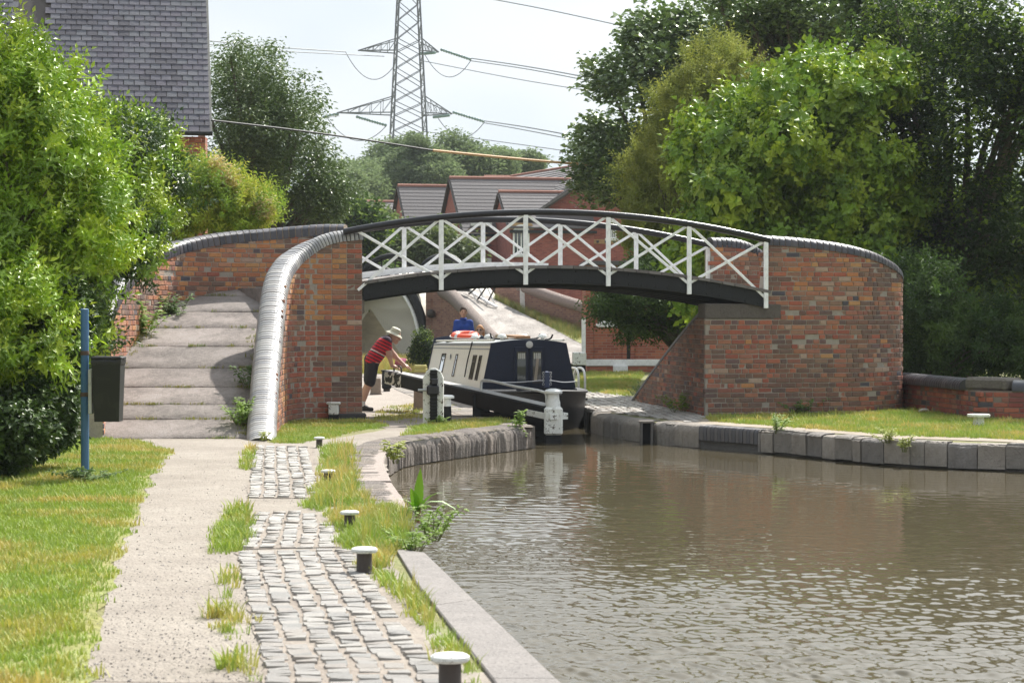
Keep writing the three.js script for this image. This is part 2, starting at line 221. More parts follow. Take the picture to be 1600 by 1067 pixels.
function grass(name, label, poly, density, kinds, seed, opt = {}) {
  const r = rng(seed), list = kinds.map(() => []); let xa = 1e9, xb = -1e9, da = 1e9, db = -1e9; for (const [x, d] of poly) { xa = Math.min(xa, x); xb = Math.max(xb, x); da = Math.min(da, d); db = Math.max(db, d); }
  const n = Math.round((xb - xa) * (db - da) * density), m = new THREE.Matrix4(), q = new THREE.Quaternion(), e = new THREE.Euler(), c = new THREE.Color();
  for (let i = 0; i < n; i++) {
    const x = xa + (xb - xa) * r(), d = da + (db - da) * r(), k0 = r(), sc = r(), rot = r() * 6.28, cv = r();
    if (!inside(poly, x, d)) continue;
    const edge = edgeDistance(poly, x, d), clump = fbm(x * 1.7 + 50, d * 1.7 + 50, 4096, seed + 3, 3); if (edge < 0.22 && r() > edge / 0.22 * 0.9 + 0.1) continue; if (clump < (opt.bare || 0.0) && r() < 0.85) continue;
    let k = 0, s = 0; for (; k < kinds.length - 1; k++) { s += kinds[k][1]; if (k0 < s) break; }
    list[k].push([x, d, sc, rot, cv, clump]);
  }
  const holder = kinds.length > 1 ? thing(name, label, 'grass', [0, 0, 0], null, 'stuff') : null;
  kinds.forEach(([kind], ki) => {
    const im = new THREE.InstancedMesh(tufts[kind], mats.grass, list[ki].length); im.name = holder ? `${kind === 'hay' ? 'dry' : kind}_blades` : numbered(name); im.castShadow = im.receiveShadow = true; im.userData.kind = 'stuff';
    list[ki].forEach(([x, d, sc, rot, cv, clump], i) => { const f = (0.65 + 0.7 * sc) * (0.75 + 0.6 * clump) * (opt.scale || 1); e.set(0, rot, 0); q.setFromEuler(e); m.compose(V(x, opt.y || 0.004, d), q, new THREE.Vector3(f, f, f)); im.setMatrixAt(i, m); const dry = Math.min(1, Math.max(0, (clump - 0.5) * 2.4 + 0.22 + (cv - 0.5) * 0.7 + (kind === 'hay' ? 0.7 : 0) + (opt.dry || 0))); c.setRGB(0.26 + 0.27 * dry + 0.08 * cv, 0.37 + 0.05 * dry + 0.08 * cv, 0.045 + 0.08 * dry); im.setColorAt(i, c); });
    if (holder) holder.add(im); else { tag(im, label, 'grass', null, 'stuff'); scene.add(im); }
  });
}
const lawnPoly = ragged(ground([[-700, 1100], [128, 1100], [150, 1000], [175, 900], [208, 810], [245, 735], [270, 704], [215, 690], [150, 684], [60, 690], [-40, 720], [-420, 840]]), 0.3, 0.1, 15);
structure('lawn', sheetGeo(lawnPoly, 0.006), mats.turf, 'mown grass lawn on the left beside the towpath', 'lawn');
grass('lawn_grass', 'short sunlit green grass left of the earth path', lawnPoly, 700, [['short', 0.72], ['mid', 0.28]], 101, { dry: -0.06, scale: 0.88 });
// tufts along both sides of the setts
const strip = (list, seed) => ragged(ground(list), 0.2, 0.07, seed);
grass('path_edge_grass', 'ragged grass tufts between the earth path and the stone setts', strip([[322, 868], [350, 800], [392, 796], [398, 850], [366, 868]], 21), 900, [['mid', 0.7], ['tall', 0.3]], 111);
grass('path_edge_grass', 'thin dry grass along the left edge of the near setts', strip([[330, 975], [352, 880], [372, 885], [392, 985], [415, 1075], [352, 1075], [345, 1010]], 22), 500, [['mid', 0.6], ['tall', 0.4]], 112, { dry: 0.18, bare: 0.42 });
grass('path_edge_grass', 'small grass tuft beside the farthest setts', strip([[376, 735], [384, 702], [398, 702], [396, 735]], 23), 600, [['mid', 0.8], ['tall', 0.2]], 113);
grass('verge_grass', 'lush uneven grass verge around the mooring bollards', strip([[505, 700], [548, 698], [556, 720], [560, 760], [592, 790], [640, 800], [646, 850], [618, 862], [600, 892], [620, 905], [668, 955], [705, 1000], [752, 1075], [712, 1075], [655, 985], [605, 925], [560, 893], [575, 868], [528, 858], [505, 800], [468, 795], [500, 755]], 24), 1150, [['mid', 0.6], ['tall', 0.37], ['hay', 0.03]], 114, { bare: 0.3, dry: -0.16, scale: 0.85 });
grass('pier_foot_grass', 'sunny grass at the foot of the left brick pier', strip([[418, 694], [436, 660], [470, 655], [575, 657], [610, 667], [560, 675], [520, 684], [470, 694]], 25), 800, [['short', 0.5], ['mid', 0.5]], 115, { dry: 0.12 });
grass('lock_edge_grass', 'low grass and weeds along the lock edge by the paddle post', strip([[640, 668], [700, 660], [790, 655], [800, 663], [740, 672], [660, 683], [625, 684]], 26), 650, [['short', 0.5], ['mid', 0.5]], 116, { bare: 0.35 });
grass('paving_weeds', 'thin weeds in the joints of the lockside paving', strip([[565, 664], [640, 664], [730, 640], [700, 632], [600, 635], [575, 645]], 27), 120, [['short', 0.7], ['mid', 0.3]], 117, { bare: 0.5 });
structure('bank_strip', sheetGeo(ragged(ground([[1030, 658], [1091, 663], [1222, 671], [1403, 685.5], [1700, 696], [1700, 686], [1403, 676], [1230, 664], [1105, 655]]), 0.2, 0.05, 33), 0.008), M([0.36, 0.31, 0.25], 0.96, { map: soilMap, bumpMap: soilBump, bumpScale: 0.02 }), 'pale bare strip of trodden earth behind the right bank edging', 'path');
const rightLawn = ragged(ground([[1110, 660], [1230, 668.5], [1403, 682], [1700, 692], [1700, 655], [1540, 655], [1420, 634], [1280, 634], [1230, 650], [1105, 652]]), 0.3, 0.05, 31);
grass('bank_grass', 'grass on the right bank in front of the big brick pier', rightLawn, 620, [['short', 0.45], ['mid', 0.5], ['tall', 0.05]], 118, { dry: 0.06 });
grass('far_lock_grass', 'sunlit grass between the lock and the small red cottage', ground([[905, 612], [985, 622], [1010, 583], [905, 583]]), 170, [['mid', 0.7], ['tall', 0.3]], 119);
grass('far_left_lock_grass', 'strip of yellow green grass behind the man at the beam', ground([[560, 560], [668, 560], [668, 585], [560, 585]]), 30, [['tall', 0.5], ['hay', 0.5]], 120);

// ---------------------------------------------------------------- stone setts: long strips of small blocks, laid in columns along the path
const settGeos = Array.from({ length: 8 }, (_, i) => { const g = chamferBox(1, 0.07, 1, 0.006, 40 + i, 0.0); const p = g.attributes.position, r = rng(900 + i), cx = [r(), r(), r(), r()]; for (let k = 0; k < p.count; k++) { const x = p.getX(k), y = p.getY(k), z = p.getZ(k), sx = Math.sign(x) * (Math.abs(x) > 0.49 ? 0.47 : 0.435), sz = Math.sign(z) * (Math.abs(z) > 0.49 ? 0.475 : 0.44); const f = cx[(x > 0 ? 1 : 0) + (z > 0 ? 2 : 0)]; p.setXYZ(k, sx * (0.94 + 0.1 * f), y > 0 ? y + 0.012 * (f - 0.5) - (Math.abs(x) > 0.49 || Math.abs(z) > 0.49 ? 0.014 : 0) : y, sz * (0.95 + 0.08 * cx[(x > 0 ? 1 : 0) + (z > 0 ? 0 : 2)])); } g.computeVertexNormals(); boxUV(g); return g; });
const settTones = [[0.47, 0.44, 0.405], [0.41, 0.38, 0.35], [0.52, 0.485, 0.44], [0.45, 0.405, 0.36], [0.38, 0.36, 0.335]].map((c) => worn(c, 0.55, 0.006));
const bedding = M([0.30, 0.262, 0.228], 0.97, { map: soilMap, bumpMap: soilBump, bumpScale: 0.02 });
const settStuff = worn([1, 1, 1], 0.55, 0.006, { vertexColors: true });
function setts(label, poly, seed, most, dir, pitch = 0.125) {
  const g = thing('sett_paving', label, 'paving', [0, 0, 0], null, 'structure'), r = rng(seed), L = Math.hypot(...dir), ux = dir[0] / L, ud = dir[1] / L, all = [];
  const o = poly[0]; let a0 = 1e9, a1 = -1e9, b0 = 1e9, b1 = -1e9; for (const [x, d] of poly) { const a = (x - o[0]) * ux + (d - o[1]) * ud, b = (x - o[0]) * ud - (d - o[1]) * ux; a0 = Math.min(a0, a); a1 = Math.max(a1, a); b0 = Math.min(b0, b); b1 = Math.max(b1, b); }
  for (let b = b0 + pitch / 2; b < b1; b += pitch) { let a = a0 - r() * 0.1; while (a < a1) { const len = 0.06 + 0.065 * r(), am = a + len / 2, bb = b + 0.03 * (fbm(am * 1.3 + 7, b * 2.2 + 3, 512, seed, 2) - 0.5) + (r() - 0.5) * 0.022, x = o[0] + ux * am + ud * bb, d = o[1] + ud * am - ux * bb; if (inside(poly, x, d) && r() > 0.03) all.push([x, d, pitch * (0.70 + 0.20 * r()), len - 0.004 - 0.008 * r(), (r() - 0.5) * 0.18, 0.004 + 0.010 * r(), Math.floor(r() * 8), Math.floor(r() * 5), (r() - 0.5) * 0.03, (r() - 0.5) * 0.03]); a += len; } }
  all.sort((p, q) => p[1] - q[1]);
  const seen = all.filter(([x, d]) => { const [px, py] = pixelOf(V(x, 0, d)); return px > -20 && py < 1085; }), rest = new Set(all.slice()); const ang = Math.atan2(ux, ud), extra = [];
  all.forEach((s) => {
    const [x, d, w, len, tw, h, gi, mi, t1, t2] = s, mtx = new THREE.Matrix4().compose(V(x, h - 0.035 + 0.0225, d), new THREE.Quaternion().setFromEuler(new THREE.Euler(t2, -ang + tw, t1)), new THREE.Vector3(w, 1, len));
    if (seen.indexOf(s) >= 0 && seen.indexOf(s) < most) { const m = part('sett', settGeos[gi], settTones[mi], g); mtx.decompose(m.position, m.quaternion, m.scale); }
    else { const q = settGeos[gi].clone().applyMatrix4(mtx), c = settTones[mi].color, col = new Float32Array(q.attributes.position.count * 3); for (let k = 0; k < col.length; k += 3) { col[k] = c.r; col[k + 1] = c.g; col[k + 2] = c.b; } q.setAttribute('color', new THREE.BufferAttribute(col, 3)); extra.push(q); }
  });
  if (extra.length) { const m = part('small_setts', mergeGeometries(extra), settStuff, g); m.userData.kind = 'stuff'; }
  part('bedding', sheetGeo(ragged(poly, 0.2, 0.04, seed + 1), 0.009), bedding, g);
  return g;
}
const along = (a, b) => { const [x0, d0] = xd(gp(...a)), [x1, d1] = xd(gp(...b)); return [x1 - x0, d1 - d0]; };
setts('long grey stone sett strip in the foreground beside the nearest bollards', ground([[420, 1090], [368, 865], [552, 862], [562, 893], [606, 925], [655, 985], [712, 1090]]), 301, 300, along([420, 1090], [368, 865]));
setts('short middle sett panel just behind the second nearest bollard', ground([[372, 860], [398, 803], [478, 802], [506, 815], [530, 857]]), 302, 120, along([372, 860], [398, 803]));
setts('farthest panel of worn setts at the foot of the white coping', ground([[386, 779], [397, 698], [488, 700], [494, 745], [488, 780]]), 303, 150, along([386, 779], [397, 698]));
setts('grey setts between the wing wall and the right lock edge', ground([[918, 640], [908, 618], [925, 606], [1000, 622], [1098, 652], [1090, 662]]), 304, 0, along([1090, 662], [925, 606]), 0.14);

// ---------------------------------------------------------------- stone and concrete edging of the canal
const noseProfile = (w, h, rr) => { const pts = [[-w, 0], [-w, h]]; for (let i = 0; i <= 5; i++) { const a = Math.PI / 2 * (1 - i / 5); pts.push([-rr + Math.cos(a) * rr, h - rr + Math.sin(a) * rr]); } pts.push([0, 0]); return pts; };
function edging(name, label, pts, lens, profile, top, mat, seed, out = 1, wob = 0.008, pieceName = 'edging_stone', opt = {}) {   // stones along a polyline; out = +1 when the water is on the right hand
  const g = thing(name, label, 'edging', [0, 0, 0], null, 'structure'), r = rng(seed), cur = new THREE.CatmullRomCurve3(pts.map(([x, d]) => V(x, 0, d)), false, 'centripetal', 0.5), L = cur.getLength(); let s = 0, n = 0;
  const h = Math.max(...profile.map((p) => p[1]));
  while (s < L - 0.02) {
    const len = Math.min(L - s, lens[0] + (lens[1] - lens[0]) * r()), k = Math.max(1, Math.round(len / (opt.groove ? 0.022 : 0.25))), fr = [], dy = (r() - 0.5) * wob, dn = (r() - 0.5) * wob * 1.5, gap = Math.min(0.006, len * 0.06);
    for (let i = 0; i <= k; i++) { const u = Math.min(1, (s + gap + (len - 2 * gap) * i / k) / L), p = cur.getPointAt(u), t = cur.getTangentAt(u), nx = -t.z * out, nz = t.x * out; fr.push(profile.map(([o, y], m) => { const nose = m >= 2 && m <= 8, gr = opt.groove && nose ? -opt.groove * Math.pow(vnoise((s + len * i / k) * 26, m * 0.22, 8192, seed), 2) : 0, j = (hash2(m, n, seed) - 0.5) * wob + gr; return new THREE.Vector3(p.x + nx * (o + dn + j), top - h + y + dy + (y > 0 ? j * 0.5 : 0), p.z + nz * (o + dn + j)); })); }
    part(pieceName, sweep(fr, true, 0.9), Array.isArray(mat) ? mat[n % mat.length] : mat, g); s += len; n++;
  }
  return g;
}
const stoneTones = [[0.34, 0.30, 0.26], [0.29, 0.26, 0.23], [0.37, 0.325, 0.28], [0.26, 0.235, 0.215]].map((c) => worn(c, 0.93, 0.02));
const speck = colourTexture(512, (u, v) => { const a = vnoise(u * 150, v * 150, 150, 91), b = vnoise(u * 230, v * 230, 230, 92), c = fbm(u * 8, v * 8, 8, 93, 4); let k = 0.55 + 0.25 * c + 0.12 * (a - 0.5); if (b > 0.8) k += 0.5; if (a < 0.18) k -= 0.3; return [k, k * 0.96, k * 0.93]; }, 0.9);
mats.aggregate = M([0.265, 0.246, 0.232], 0.8, { map: speck, bumpMap: soilBump, bumpScale: 0.006 });
{ // near concrete kerb: three long castings
  const inner = ground([[770, 1067], [700, 985], [650, 915], [618, 862]]), outer = leftEdge.slice(0, 3), g = thing('concrete_edging', 'wide pale speckled concrete edging along the near water', 'edging', [0, 0, 0], null, 'structure');
  const o0 = outer[1], o1 = outer[2], cut = (a, b, t) => [a[0] + (b[0] - a[0]) * t, a[1] + (b[1] - a[1]) * t];
  const quads = [[outer[0], o0, inner[0], [1.4, -3]], [o0, cut(o0, o1, 0.52), cut(inner[0], inner[2], 0.7), inner[0]], [cut(o0, o1, 0.522), o1, inner[3], inner[2], cut(inner[0], inner[2], 0.703)]];
  for (const q of quads) part('concrete_slab', slabGeo(q, -0.42, 0.02), mats.aggregate, g);
}
const oldStone = worn([0.36, 0.30, 0.265], 0.93, 0.012);
{ // old worn flags where the near edging meets the curved wall
  const g = thing('old_stone_flags', 'pinkish worn stone flags at the curve of the bank', 'paving', [0, 0, 0], null, 'structure');
  const a = ground([[560, 700], [548, 716], [545, 735], [556, 756], [566, 778], [582, 798]]), b = ground([[606, 702], [599, 716], [600, 733], [612, 756], [626, 776], [640, 800]]);
  for (let i = 0; i < a.length - 1; i++) { const q = [a[i], b[i], b[i + 1], a[i + 1]], c = q.reduce((s, p) => [s[0] + p[0] / 4, s[1] + p[1] / 4], [0, 0]); part('flagstone', slabGeo(q.map((p) => [c[0] + (p[0] - c[0]) * 0.985, c[1] + (p[1] - c[1]) * 0.985]), -0.2, 0.012 + 0.008 * (i % 3)), oldStone, g); }
}
edging('curved_bank_edging', 'rounded rope-worn stone edging curving round to the lock gate', leftEdge.slice(3, 12), [0.28, 0.6], noseProfile(0.42, 0.32, 0.15), 0.03, [worn([0.25, 0.215, 0.185], 0.92, 0.03), worn([0.22, 0.19, 0.17], 0.92, 0.03), worn([0.28, 0.235, 0.20], 0.92, 0.03)], 41, 1, 0.008, 'edging_stone', { groove: 0.05 });
edging('lock_wing_edging', 'square stone edging beside the open lock gate', leftEdge.slice(11, 16), [0.7, 1.1], noseProfile(0.45, 0.32, 0.03), 0.015, stoneTones, 42, 1);
edging('right_bank_edging', 'line of dark rounded edging stones along the right bank', ground([[2100, 716], [1600, 698], [1403, 691], [1222, 676], [1185, 673.4]]), [0.16, 0.42], noseProfile(0.22, 0.30, 0.06), 0.025, stoneTones, 43, -1, 0.022, 'edging_stone', { groove: 0.025 });
edging('blue_brick_edging', 'short run of blue brick edging right of the stop groove', ground([[1184, 673.2], [1092, 667]]), [0.075, 0.078], noseProfile(0.23, 0.2, 0.05), 0.02, [worn([0.10, 0.098, 0.105], 0.6, 0.006), worn([0.13, 0.12, 0.12], 0.6, 0.006)], 44, -1, 0.004, 'edging_brick');
edging('right_lock_edging', 'rounded stone edging running back beside the boat bow', [...ground([[1091, 666.8], [1018, 660.8]])], [0.6, 0.9], noseProfile(0.3, 0.32, 0.12), 0.02, stoneTones, 45, -1, 0.01, 'edging_stone', { groove: 0.04 });
edging('right_lock_edging', 'rounded stone edging between the stop groove and the narrowboat', [...ground([[1003, 659.4], [975, 656], [925, 646]]), [1.33, 35.6], [1.42, 37], [0.05, 47.5]], [0.8, 1.2], noseProfile(0.3, 0.32, 0.12), 0.02, stoneTones, 46, -1, 0.01, 'edging_stone', { groove: 0.04 });

{ // loose stones on the earth path
  const r = rng(515), geo = new THREE.DodecahedronGeometry(1, 0), im = new THREE.InstancedMesh(geo, worn([1, 1, 1], 0.9, 0.002), 5200), m = new THREE.Matrix4(), q = new THREE.Quaternion(), c = new THREE.Color(); im.name = 'path_gravel'; let n = 0;
  while (n < 5200) { const px = 120 + r() * 520, py = 690 + Math.pow(r(), 0.8) * 380, p = gp(px, py); r(); if (!inside(pathPoly, p.x, -p.z)) continue; const s = 0.0016 + 0.0045 * Math.pow(r(), 4); q.setFromEuler(new THREE.Euler(r() * 3, r() * 6, r() * 3)); m.compose(new THREE.Vector3(p.x, 0.006, p.z), q, new THREE.Vector3(s * (1 + r()), s * 0.7, s)); im.setMatrixAt(n, m); const k = 0.3 + 0.25 * r(); c.setRGB(k, k * 0.9, k * 0.82); im.setColorAt(n, c); n++; }
  im.castShadow = im.receiveShadow = true; tag(im, 'loose small stones scattered on the earth path', 'gravel', null, 'stuff'); scene.add(im);
}
// ---------------------------------------------------------------- brickwork: every brick a block of its own, proud of a mortar core
const stretcher = Array.from({ length: 5 }, (_, i) => chamferBox(0.213, 0.064, 0.06, 0.0045, 60 + i, 0.005));
const header = Array.from({ length: 5 }, (_, i) => chamferBox(0.101, 0.064, 0.06, 0.0045, 80 + i, 0.005));
const brickColours = {
  orange: [[0.46, 0.19, 0.08], [0.50, 0.23, 0.095], [0.41, 0.16, 0.08], [0.47, 0.25, 0.11], [0.38, 0.165, 0.10], [0.44, 0.21, 0.12]],
  red: [[0.38, 0.12, 0.075], [0.32, 0.105, 0.07], [0.42, 0.145, 0.085], [0.30, 0.125, 0.09], [0.36, 0.155, 0.105]],
  dull: [[0.29, 0.15, 0.10], [0.33, 0.175, 0.115], [0.26, 0.125, 0.09], [0.33, 0.135, 0.085], [0.27, 0.165, 0.115], [0.37, 0.16, 0.095]],
  soot: [[0.18, 0.105, 0.08], [0.21, 0.115, 0.085], [0.155, 0.10, 0.085], [0.19, 0.12, 0.092], [0.235, 0.12, 0.08]],
  blue: [[0.09, 0.082, 0.095], [0.13, 0.098, 0.10], [0.18, 0.11, 0.10]],
  pale: [[0.43, 0.30, 0.22], [0.40, 0.27, 0.20], [0.46, 0.33, 0.25]],
  deep: [[0.27, 0.075, 0.06], [0.31, 0.09, 0.065], [0.23, 0.08, 0.07], [0.35, 0.11, 0.07]],
};
const brickMats = {}; for (const k of Object.keys(brickColours)) brickMats[k] = brickColours[k].map((c) => worn(c, 0.92, 0.006));
const brickMassMat = worn([1, 1, 1], 0.92, 0.006, { vertexColors: true });
const brickCache = (kind, i) => brickMats[kind][i % brickMats[kind].length];
// face: plan polyline [[x,d]...] of the visible face, seen side on the right hand of the walk when side = 1
function brickFace(g, pts, side, low, top, pick, seed, most, opt = {}) {
  const cur = opt.straight ? null : new THREE.CatmullRomCurve3(pts.map(([x, d]) => V(x, 0, d)), false, 'centripetal');
  const poly = new THREE.CurvePath(); if (opt.straight) for (let i = 0; i + 1 < pts.length; i++) poly.add(new THREE.LineCurve3(V(pts[i][0], 0, pts[i][1]), V(pts[i + 1][0], 0, pts[i + 1][1])));
  const C = cur || poly, L = C.getLength(), r = rng(seed), all = [], thick = opt.thick || 0.33, N = Math.max(4, Math.ceil(L / 0.12));
  // mortar core
  const pos = [], uv = [], idx = [], inn = 0.0035;
  for (let i = 0; i <= N; i++) { const u = i / N, p = C.getPointAt(u), t = C.getTangentAt(u), nx = -t.z * side, nz = t.x * side, yb = low(u * L, L), yt = Math.max(yb + 0.01, top(u * L, L)); const th = typeof thick === 'function' ? thick(u * L) : thick; for (const o of [inn, th]) for (const y of [yb, yt]) { pos.push(p.x - nx * o, y, p.z - nz * o); uv.push(u * L + o, y); } if (i) { const a = (i - 1) * 4, b = i * 4; idx.push(a, b, a + 1, b, b + 1, a + 1, a + 1, b + 1, a + 3, b + 1, b + 3, a + 3, a + 3, b + 3, a + 2, b + 3, b + 2, a + 2); } }
  idx.push(0, 1, 2, 1, 3, 2); const e = N * 4; idx.push(e, e + 2, e + 1, e + 1, e + 2, e + 3);
  part('mortar_core', polyGeo(pos, idx, uv), opt.mortar || mats.mortar, g);
  const ch = 0.075; let row = 0; const y0 = opt.y0 ?? -0.02;
  for (let y = y0; y < 4; y += ch, row++) {
    let s = (row % 2 ? 0.056 : 0) + (opt.ends ? -0.0 : -0.1 * r());
    if (opt.ends) s = row % 2 ? 0 : 0; let first = true, heads = row % (opt.bond || 2) === 0;
    while (s < L - 0.03) {
      let len = heads ? 0.1125 : 0.225; if (r() < (opt.mix || 0.25)) len = len > 0.2 ? 0.1125 : 0.225; if (first && opt.ends) len = row % 2 ? 0.225 : 0.1125; first = false;
      if (s + len > L) len = L - s; if (len < 0.05) break;
      const m = s + len / 2, u = Math.min(1, Math.max(0, m / L)), yb = low(u * L, L), yt = top(u * L, L);
      let hh = 0.064, yc = y + ch / 2; if (yc - 0.02 > yb && y + 0.015 < yt && m > 0.02) { if (yc + hh / 2 > yt) { hh = yt - (yc - 0.032); yc = yt - hh / 2; } if (hh > 0.015) { const p = C.getPointAt(u), t = C.getTangentAt(u); all.push({ p: new THREE.Vector3(p.x, yc, p.z), a: Math.atan2(-t.z, t.x), n: [-t.z * side, t.x * side], len, hh, pk: ((k) => { const n = fbm(u * L * 1.3 + seed, yc * 1.6 + 40, 4096, seed, 3) + (r() - 0.5) * 0.22; if (k !== 'deep' && n > (opt.soot || 0.6)) return r() < 0.75 ? 'soot' : 'dull'; if (n < 0.33 && r() < 0.16) return 'pale'; return k; })(pick(u * L, yc, L, r)), gi: Math.floor(r() * 5), ci: Math.floor(r() * 60), proud: (r() - 0.5) * 0.008 + (r() < 0.05 ? -0.012 : 0), tw: (r() - 0.5) * 0.02, miss: r() < (opt.lost || 0) }); } }
      s += len;
    }
  }
  // those that show largest are blocks of their own; the rest are one mass
  for (const b of all) { const [px, py] = pixelOf(b.p), toEye = new THREE.Vector3(0, EYE, 0).sub(b.p), f = (b.n[0] * toEye.x + b.n[1] * toEye.z) / toEye.length(); b.show = px > 0 && px < 1600 && py < 1067 && f > 0.02 && !(opt.hidden && opt.hidden(px, py)) ? b.len * (f + 0.05) / toEye.length() : 0; }
  const order = all.slice().sort((p, q) => q.show - p.show), solo = new Set(order.slice(0, most).filter((b) => b.show > 0)), mass = [];
  const mtx = new THREE.Matrix4(), q = new THREE.Quaternion();
  for (const b of all) {
    if (b.miss) continue; const long = b.len > 0.16, geo = (long ? stretcher : header)[b.gi], sx = (b.len - 0.0125) / (long ? 0.213 : 0.101);
    q.setFromEuler(new THREE.Euler(0, b.a + b.tw, 0)); const off = -0.022 + b.proud; mtx.compose(new THREE.Vector3(b.p.x + b.n[0] * off, b.p.y, b.p.z + b.n[1] * off), q, new THREE.Vector3(sx, b.hh / 0.064 * 0.97, 1));
    if (solo.has(b)) { const m = part('brick', geo, brickCache(b.pk, b.ci), g); mtx.decompose(m.position, m.quaternion, m.scale); }
    else { const k = geo.clone().applyMatrix4(mtx), c = brickCache(b.pk, b.ci).color, col = new Float32Array(k.attributes.position.count * 3); for (let i = 0; i < col.length; i += 3) { col[i] = c.r; col[i + 1] = c.g; col[i + 2] = c.b; } k.setAttribute('color', new THREE.BufferAttribute(col, 3)); mass.push(k); }
  }
  if (mass.length) part('other_bricks', mergeGeometries(mass), brickMassMat, g).userData.kind = 'stuff';
}
// rounded coping bricks along a 3D line; profile half width w, height h
function coping(g, pts, pitch, w, h, tones, seed, name = 'coping_brick', bed = mats.darkMortar, roundness = 1) {
  const C = new THREE.CatmullRomCurve3(pts, false, 'centripetal'), L = C.getLength(), n = Math.round(L / pitch), r = rng(seed), up = new THREE.Vector3(0, 1, 0);
  const outline = (s, k, dy) => { const u = Math.min(1, Math.max(0, s / L)), p = C.getPointAt(u), t = C.getTangentAt(u), x = t.clone().cross(up).normalize(), y = x.clone().cross(t).normalize(), o = []; o.push(p.clone().addScaledVector(x, w * k).addScaledVector(y, -h)); for (let i = 0; i <= 8; i++) { const a = Math.PI * i / 8, cx = Math.cos(a), cy = Math.pow(Math.sin(a), roundness); o.push(p.clone().addScaledVector(x, w * k * Math.sign(cx) * Math.pow(Math.abs(cx), 0.8)).addScaledVector(y, (-h * 0.72 + h * 0.72 * cy) * k + dy)); } o.push(p.clone().addScaledVector(x, -w * k).addScaledVector(y, -h)); return o; };
  const bedFr = []; for (let i = 0; i <= n; i++) bedFr.push(outline(L * i / n, 0.93, -0.008)); part('coping_bed', sweep(bedFr, true, 1), bed, g);
  for (let i = 0; i < n; i++) { const dy = (r() - 0.5) * 0.004, gap = 0.006 + 0.003 * r(); part(name, sweep([outline(L * i / n + gap, 1 + (r() - 0.5) * 0.02, dy), outline(L * (i + 1) / n - gap, 1 + (r() - 0.5) * 0.02, dy)], true, 0.6), tones[Math.floor(r() * tones.length)], g); }
}
const paleCoping = [[0.30, 0.295, 0.30], [0.36, 0.35, 0.345], [0.26, 0.255, 0.265], [0.33, 0.31, 0.30], [0.40, 0.385, 0.37]].map((c) => worn(c, 0.38, 0.004));
const darkCoping = [[0.055, 0.055, 0.068], [0.07, 0.066, 0.078], [0.09, 0.08, 0.088], [0.048, 0.046, 0.055]].map((c) => worn(c, 0.4, 0.004));
const bridgeLine = (s, w, y) => V(-2.2 + 0.964 * s - 0.266 * w, y, 31.5 + 0.266 * s + 0.964 * w);
const railTop = (s) => 3.14 - 0.032 * (s - 2.9) ** 2, beamLow = (s) => 2.03 - 0.030 * (s - 2.9) ** 2, deckTop = (s) => beamLow(s) + 0.245, SPAN = 6.37, WIDE = 2.35;
const heightAlong = (pts, drop) => { const C = new THREE.CatmullRomCurve3(pts, false, 'centripetal'), tab = []; for (let i = 0; i <= 200; i++) tab.push(C.getPointAt(i / 200).y - drop); return (s, L) => tab[Math.round(Math.min(1, Math.max(0, s / L)) * 200)]; };
const offsetPlan = (pts, o) => { const C = new THREE.CatmullRomCurve3(pts, false, 'centripetal'), out = []; for (let i = 0; i <= 40; i++) { const p = C.getPointAt(i / 40), t = C.getTangentAt(i / 40), l = Math.hypot(t.x, t.z); out.push([p.x - t.z / l * o, -(p.z + t.x / l * o)]); } return out; };
const rampHeight = (d) => Math.max(0, 0.286 * (d - 26.8));

{ // left near parapet and pier: sweeps down from the bridge end to the towpath
  const g = thing('brick_parapet', 'left brick pier with white rounded coping sweeping down beside the ramp', 'parapet', [0, 0, 0], null);
  const line = [[563, 357, 31.62], [515, 363, 31.52], [481, 376, 31.4], [456, 391, 31.15], [439, 410, 30.75], [430, 434, 30.3], [425, 467, 29.8], [420, 512, 29.15], [415, 562, 28.4], [411, 615, 27.55], [408.5, 660, 26.8], [408, 684, 26.35]].map((q) => at(...q));
  coping(g, line, 0.0615, 0.185, 0.17, paleCoping, 501);
  const face = offsetPlan(line, -0.16);
  const up = heightAlong(line, 0.14);
  brickFace(g, face, -1, () => -0.05, up, (s, y, L, r) => { const q = r(); if (s < 0.26 && q < 0.75) return 'red'; if (q < 0.035) return 'blue'; if (s > 1.75) return q < 0.75 ? 'orange' : 'dull'; return y > 1.5 ? (q < 0.82 ? 'orange' : q < 0.93 ? 'red' : 'dull') : (q < 0.55 ? 'red' : 'dull'); }, 511, 300, { ends: true, lost: 0.004, thick: 0.3 });
  // end stop of the wall towards the water, and the worn stone that carries the beam
  const a = bridgeLine(-0.02, 0.02, 0), b = bridgeLine(-0.02, 0.36, 0);
  part('bearing_stone', bake([bar(bridgeLine(-0.2, 0.13, 1.71), bridgeLine(0.03, 0.13, 1.71), 0.3, 0.27, undefined, 0.02)]), worn([0.21, 0.18, 0.15], 0.95, 0.03), g, 'stained grey stone block under the beam end');
  part('plinth', bake([bar(bridgeLine(-0.5, 0.12, 0.03), bridgeLine(0.05, 0.12, 0.03), 0.36, 0.17, undefined, 0.02)]), worn([0.075, 0.07, 0.07], 0.9, 0.02), g, 'dark stone plinth');
}
{ // abutment under the left end of the deck, behind the pier
  const g = thing('brick_abutment', 'brick abutment hidden behind the left pier under the deck', 'abutment', [0, 0, 0], null);
  const a = xd(bridgeLine(-0.03, 0.3, 0)), b = xd(bridgeLine(-0.03, WIDE + 0.3, 0)); brickFace(g, [a, b], 1, () => -0.05, () => 1.74, (s, y, L, r) => r() < 0.5 ? 'red' : 'dull', 512, 60, { straight: true, thick: 0.5 });
}
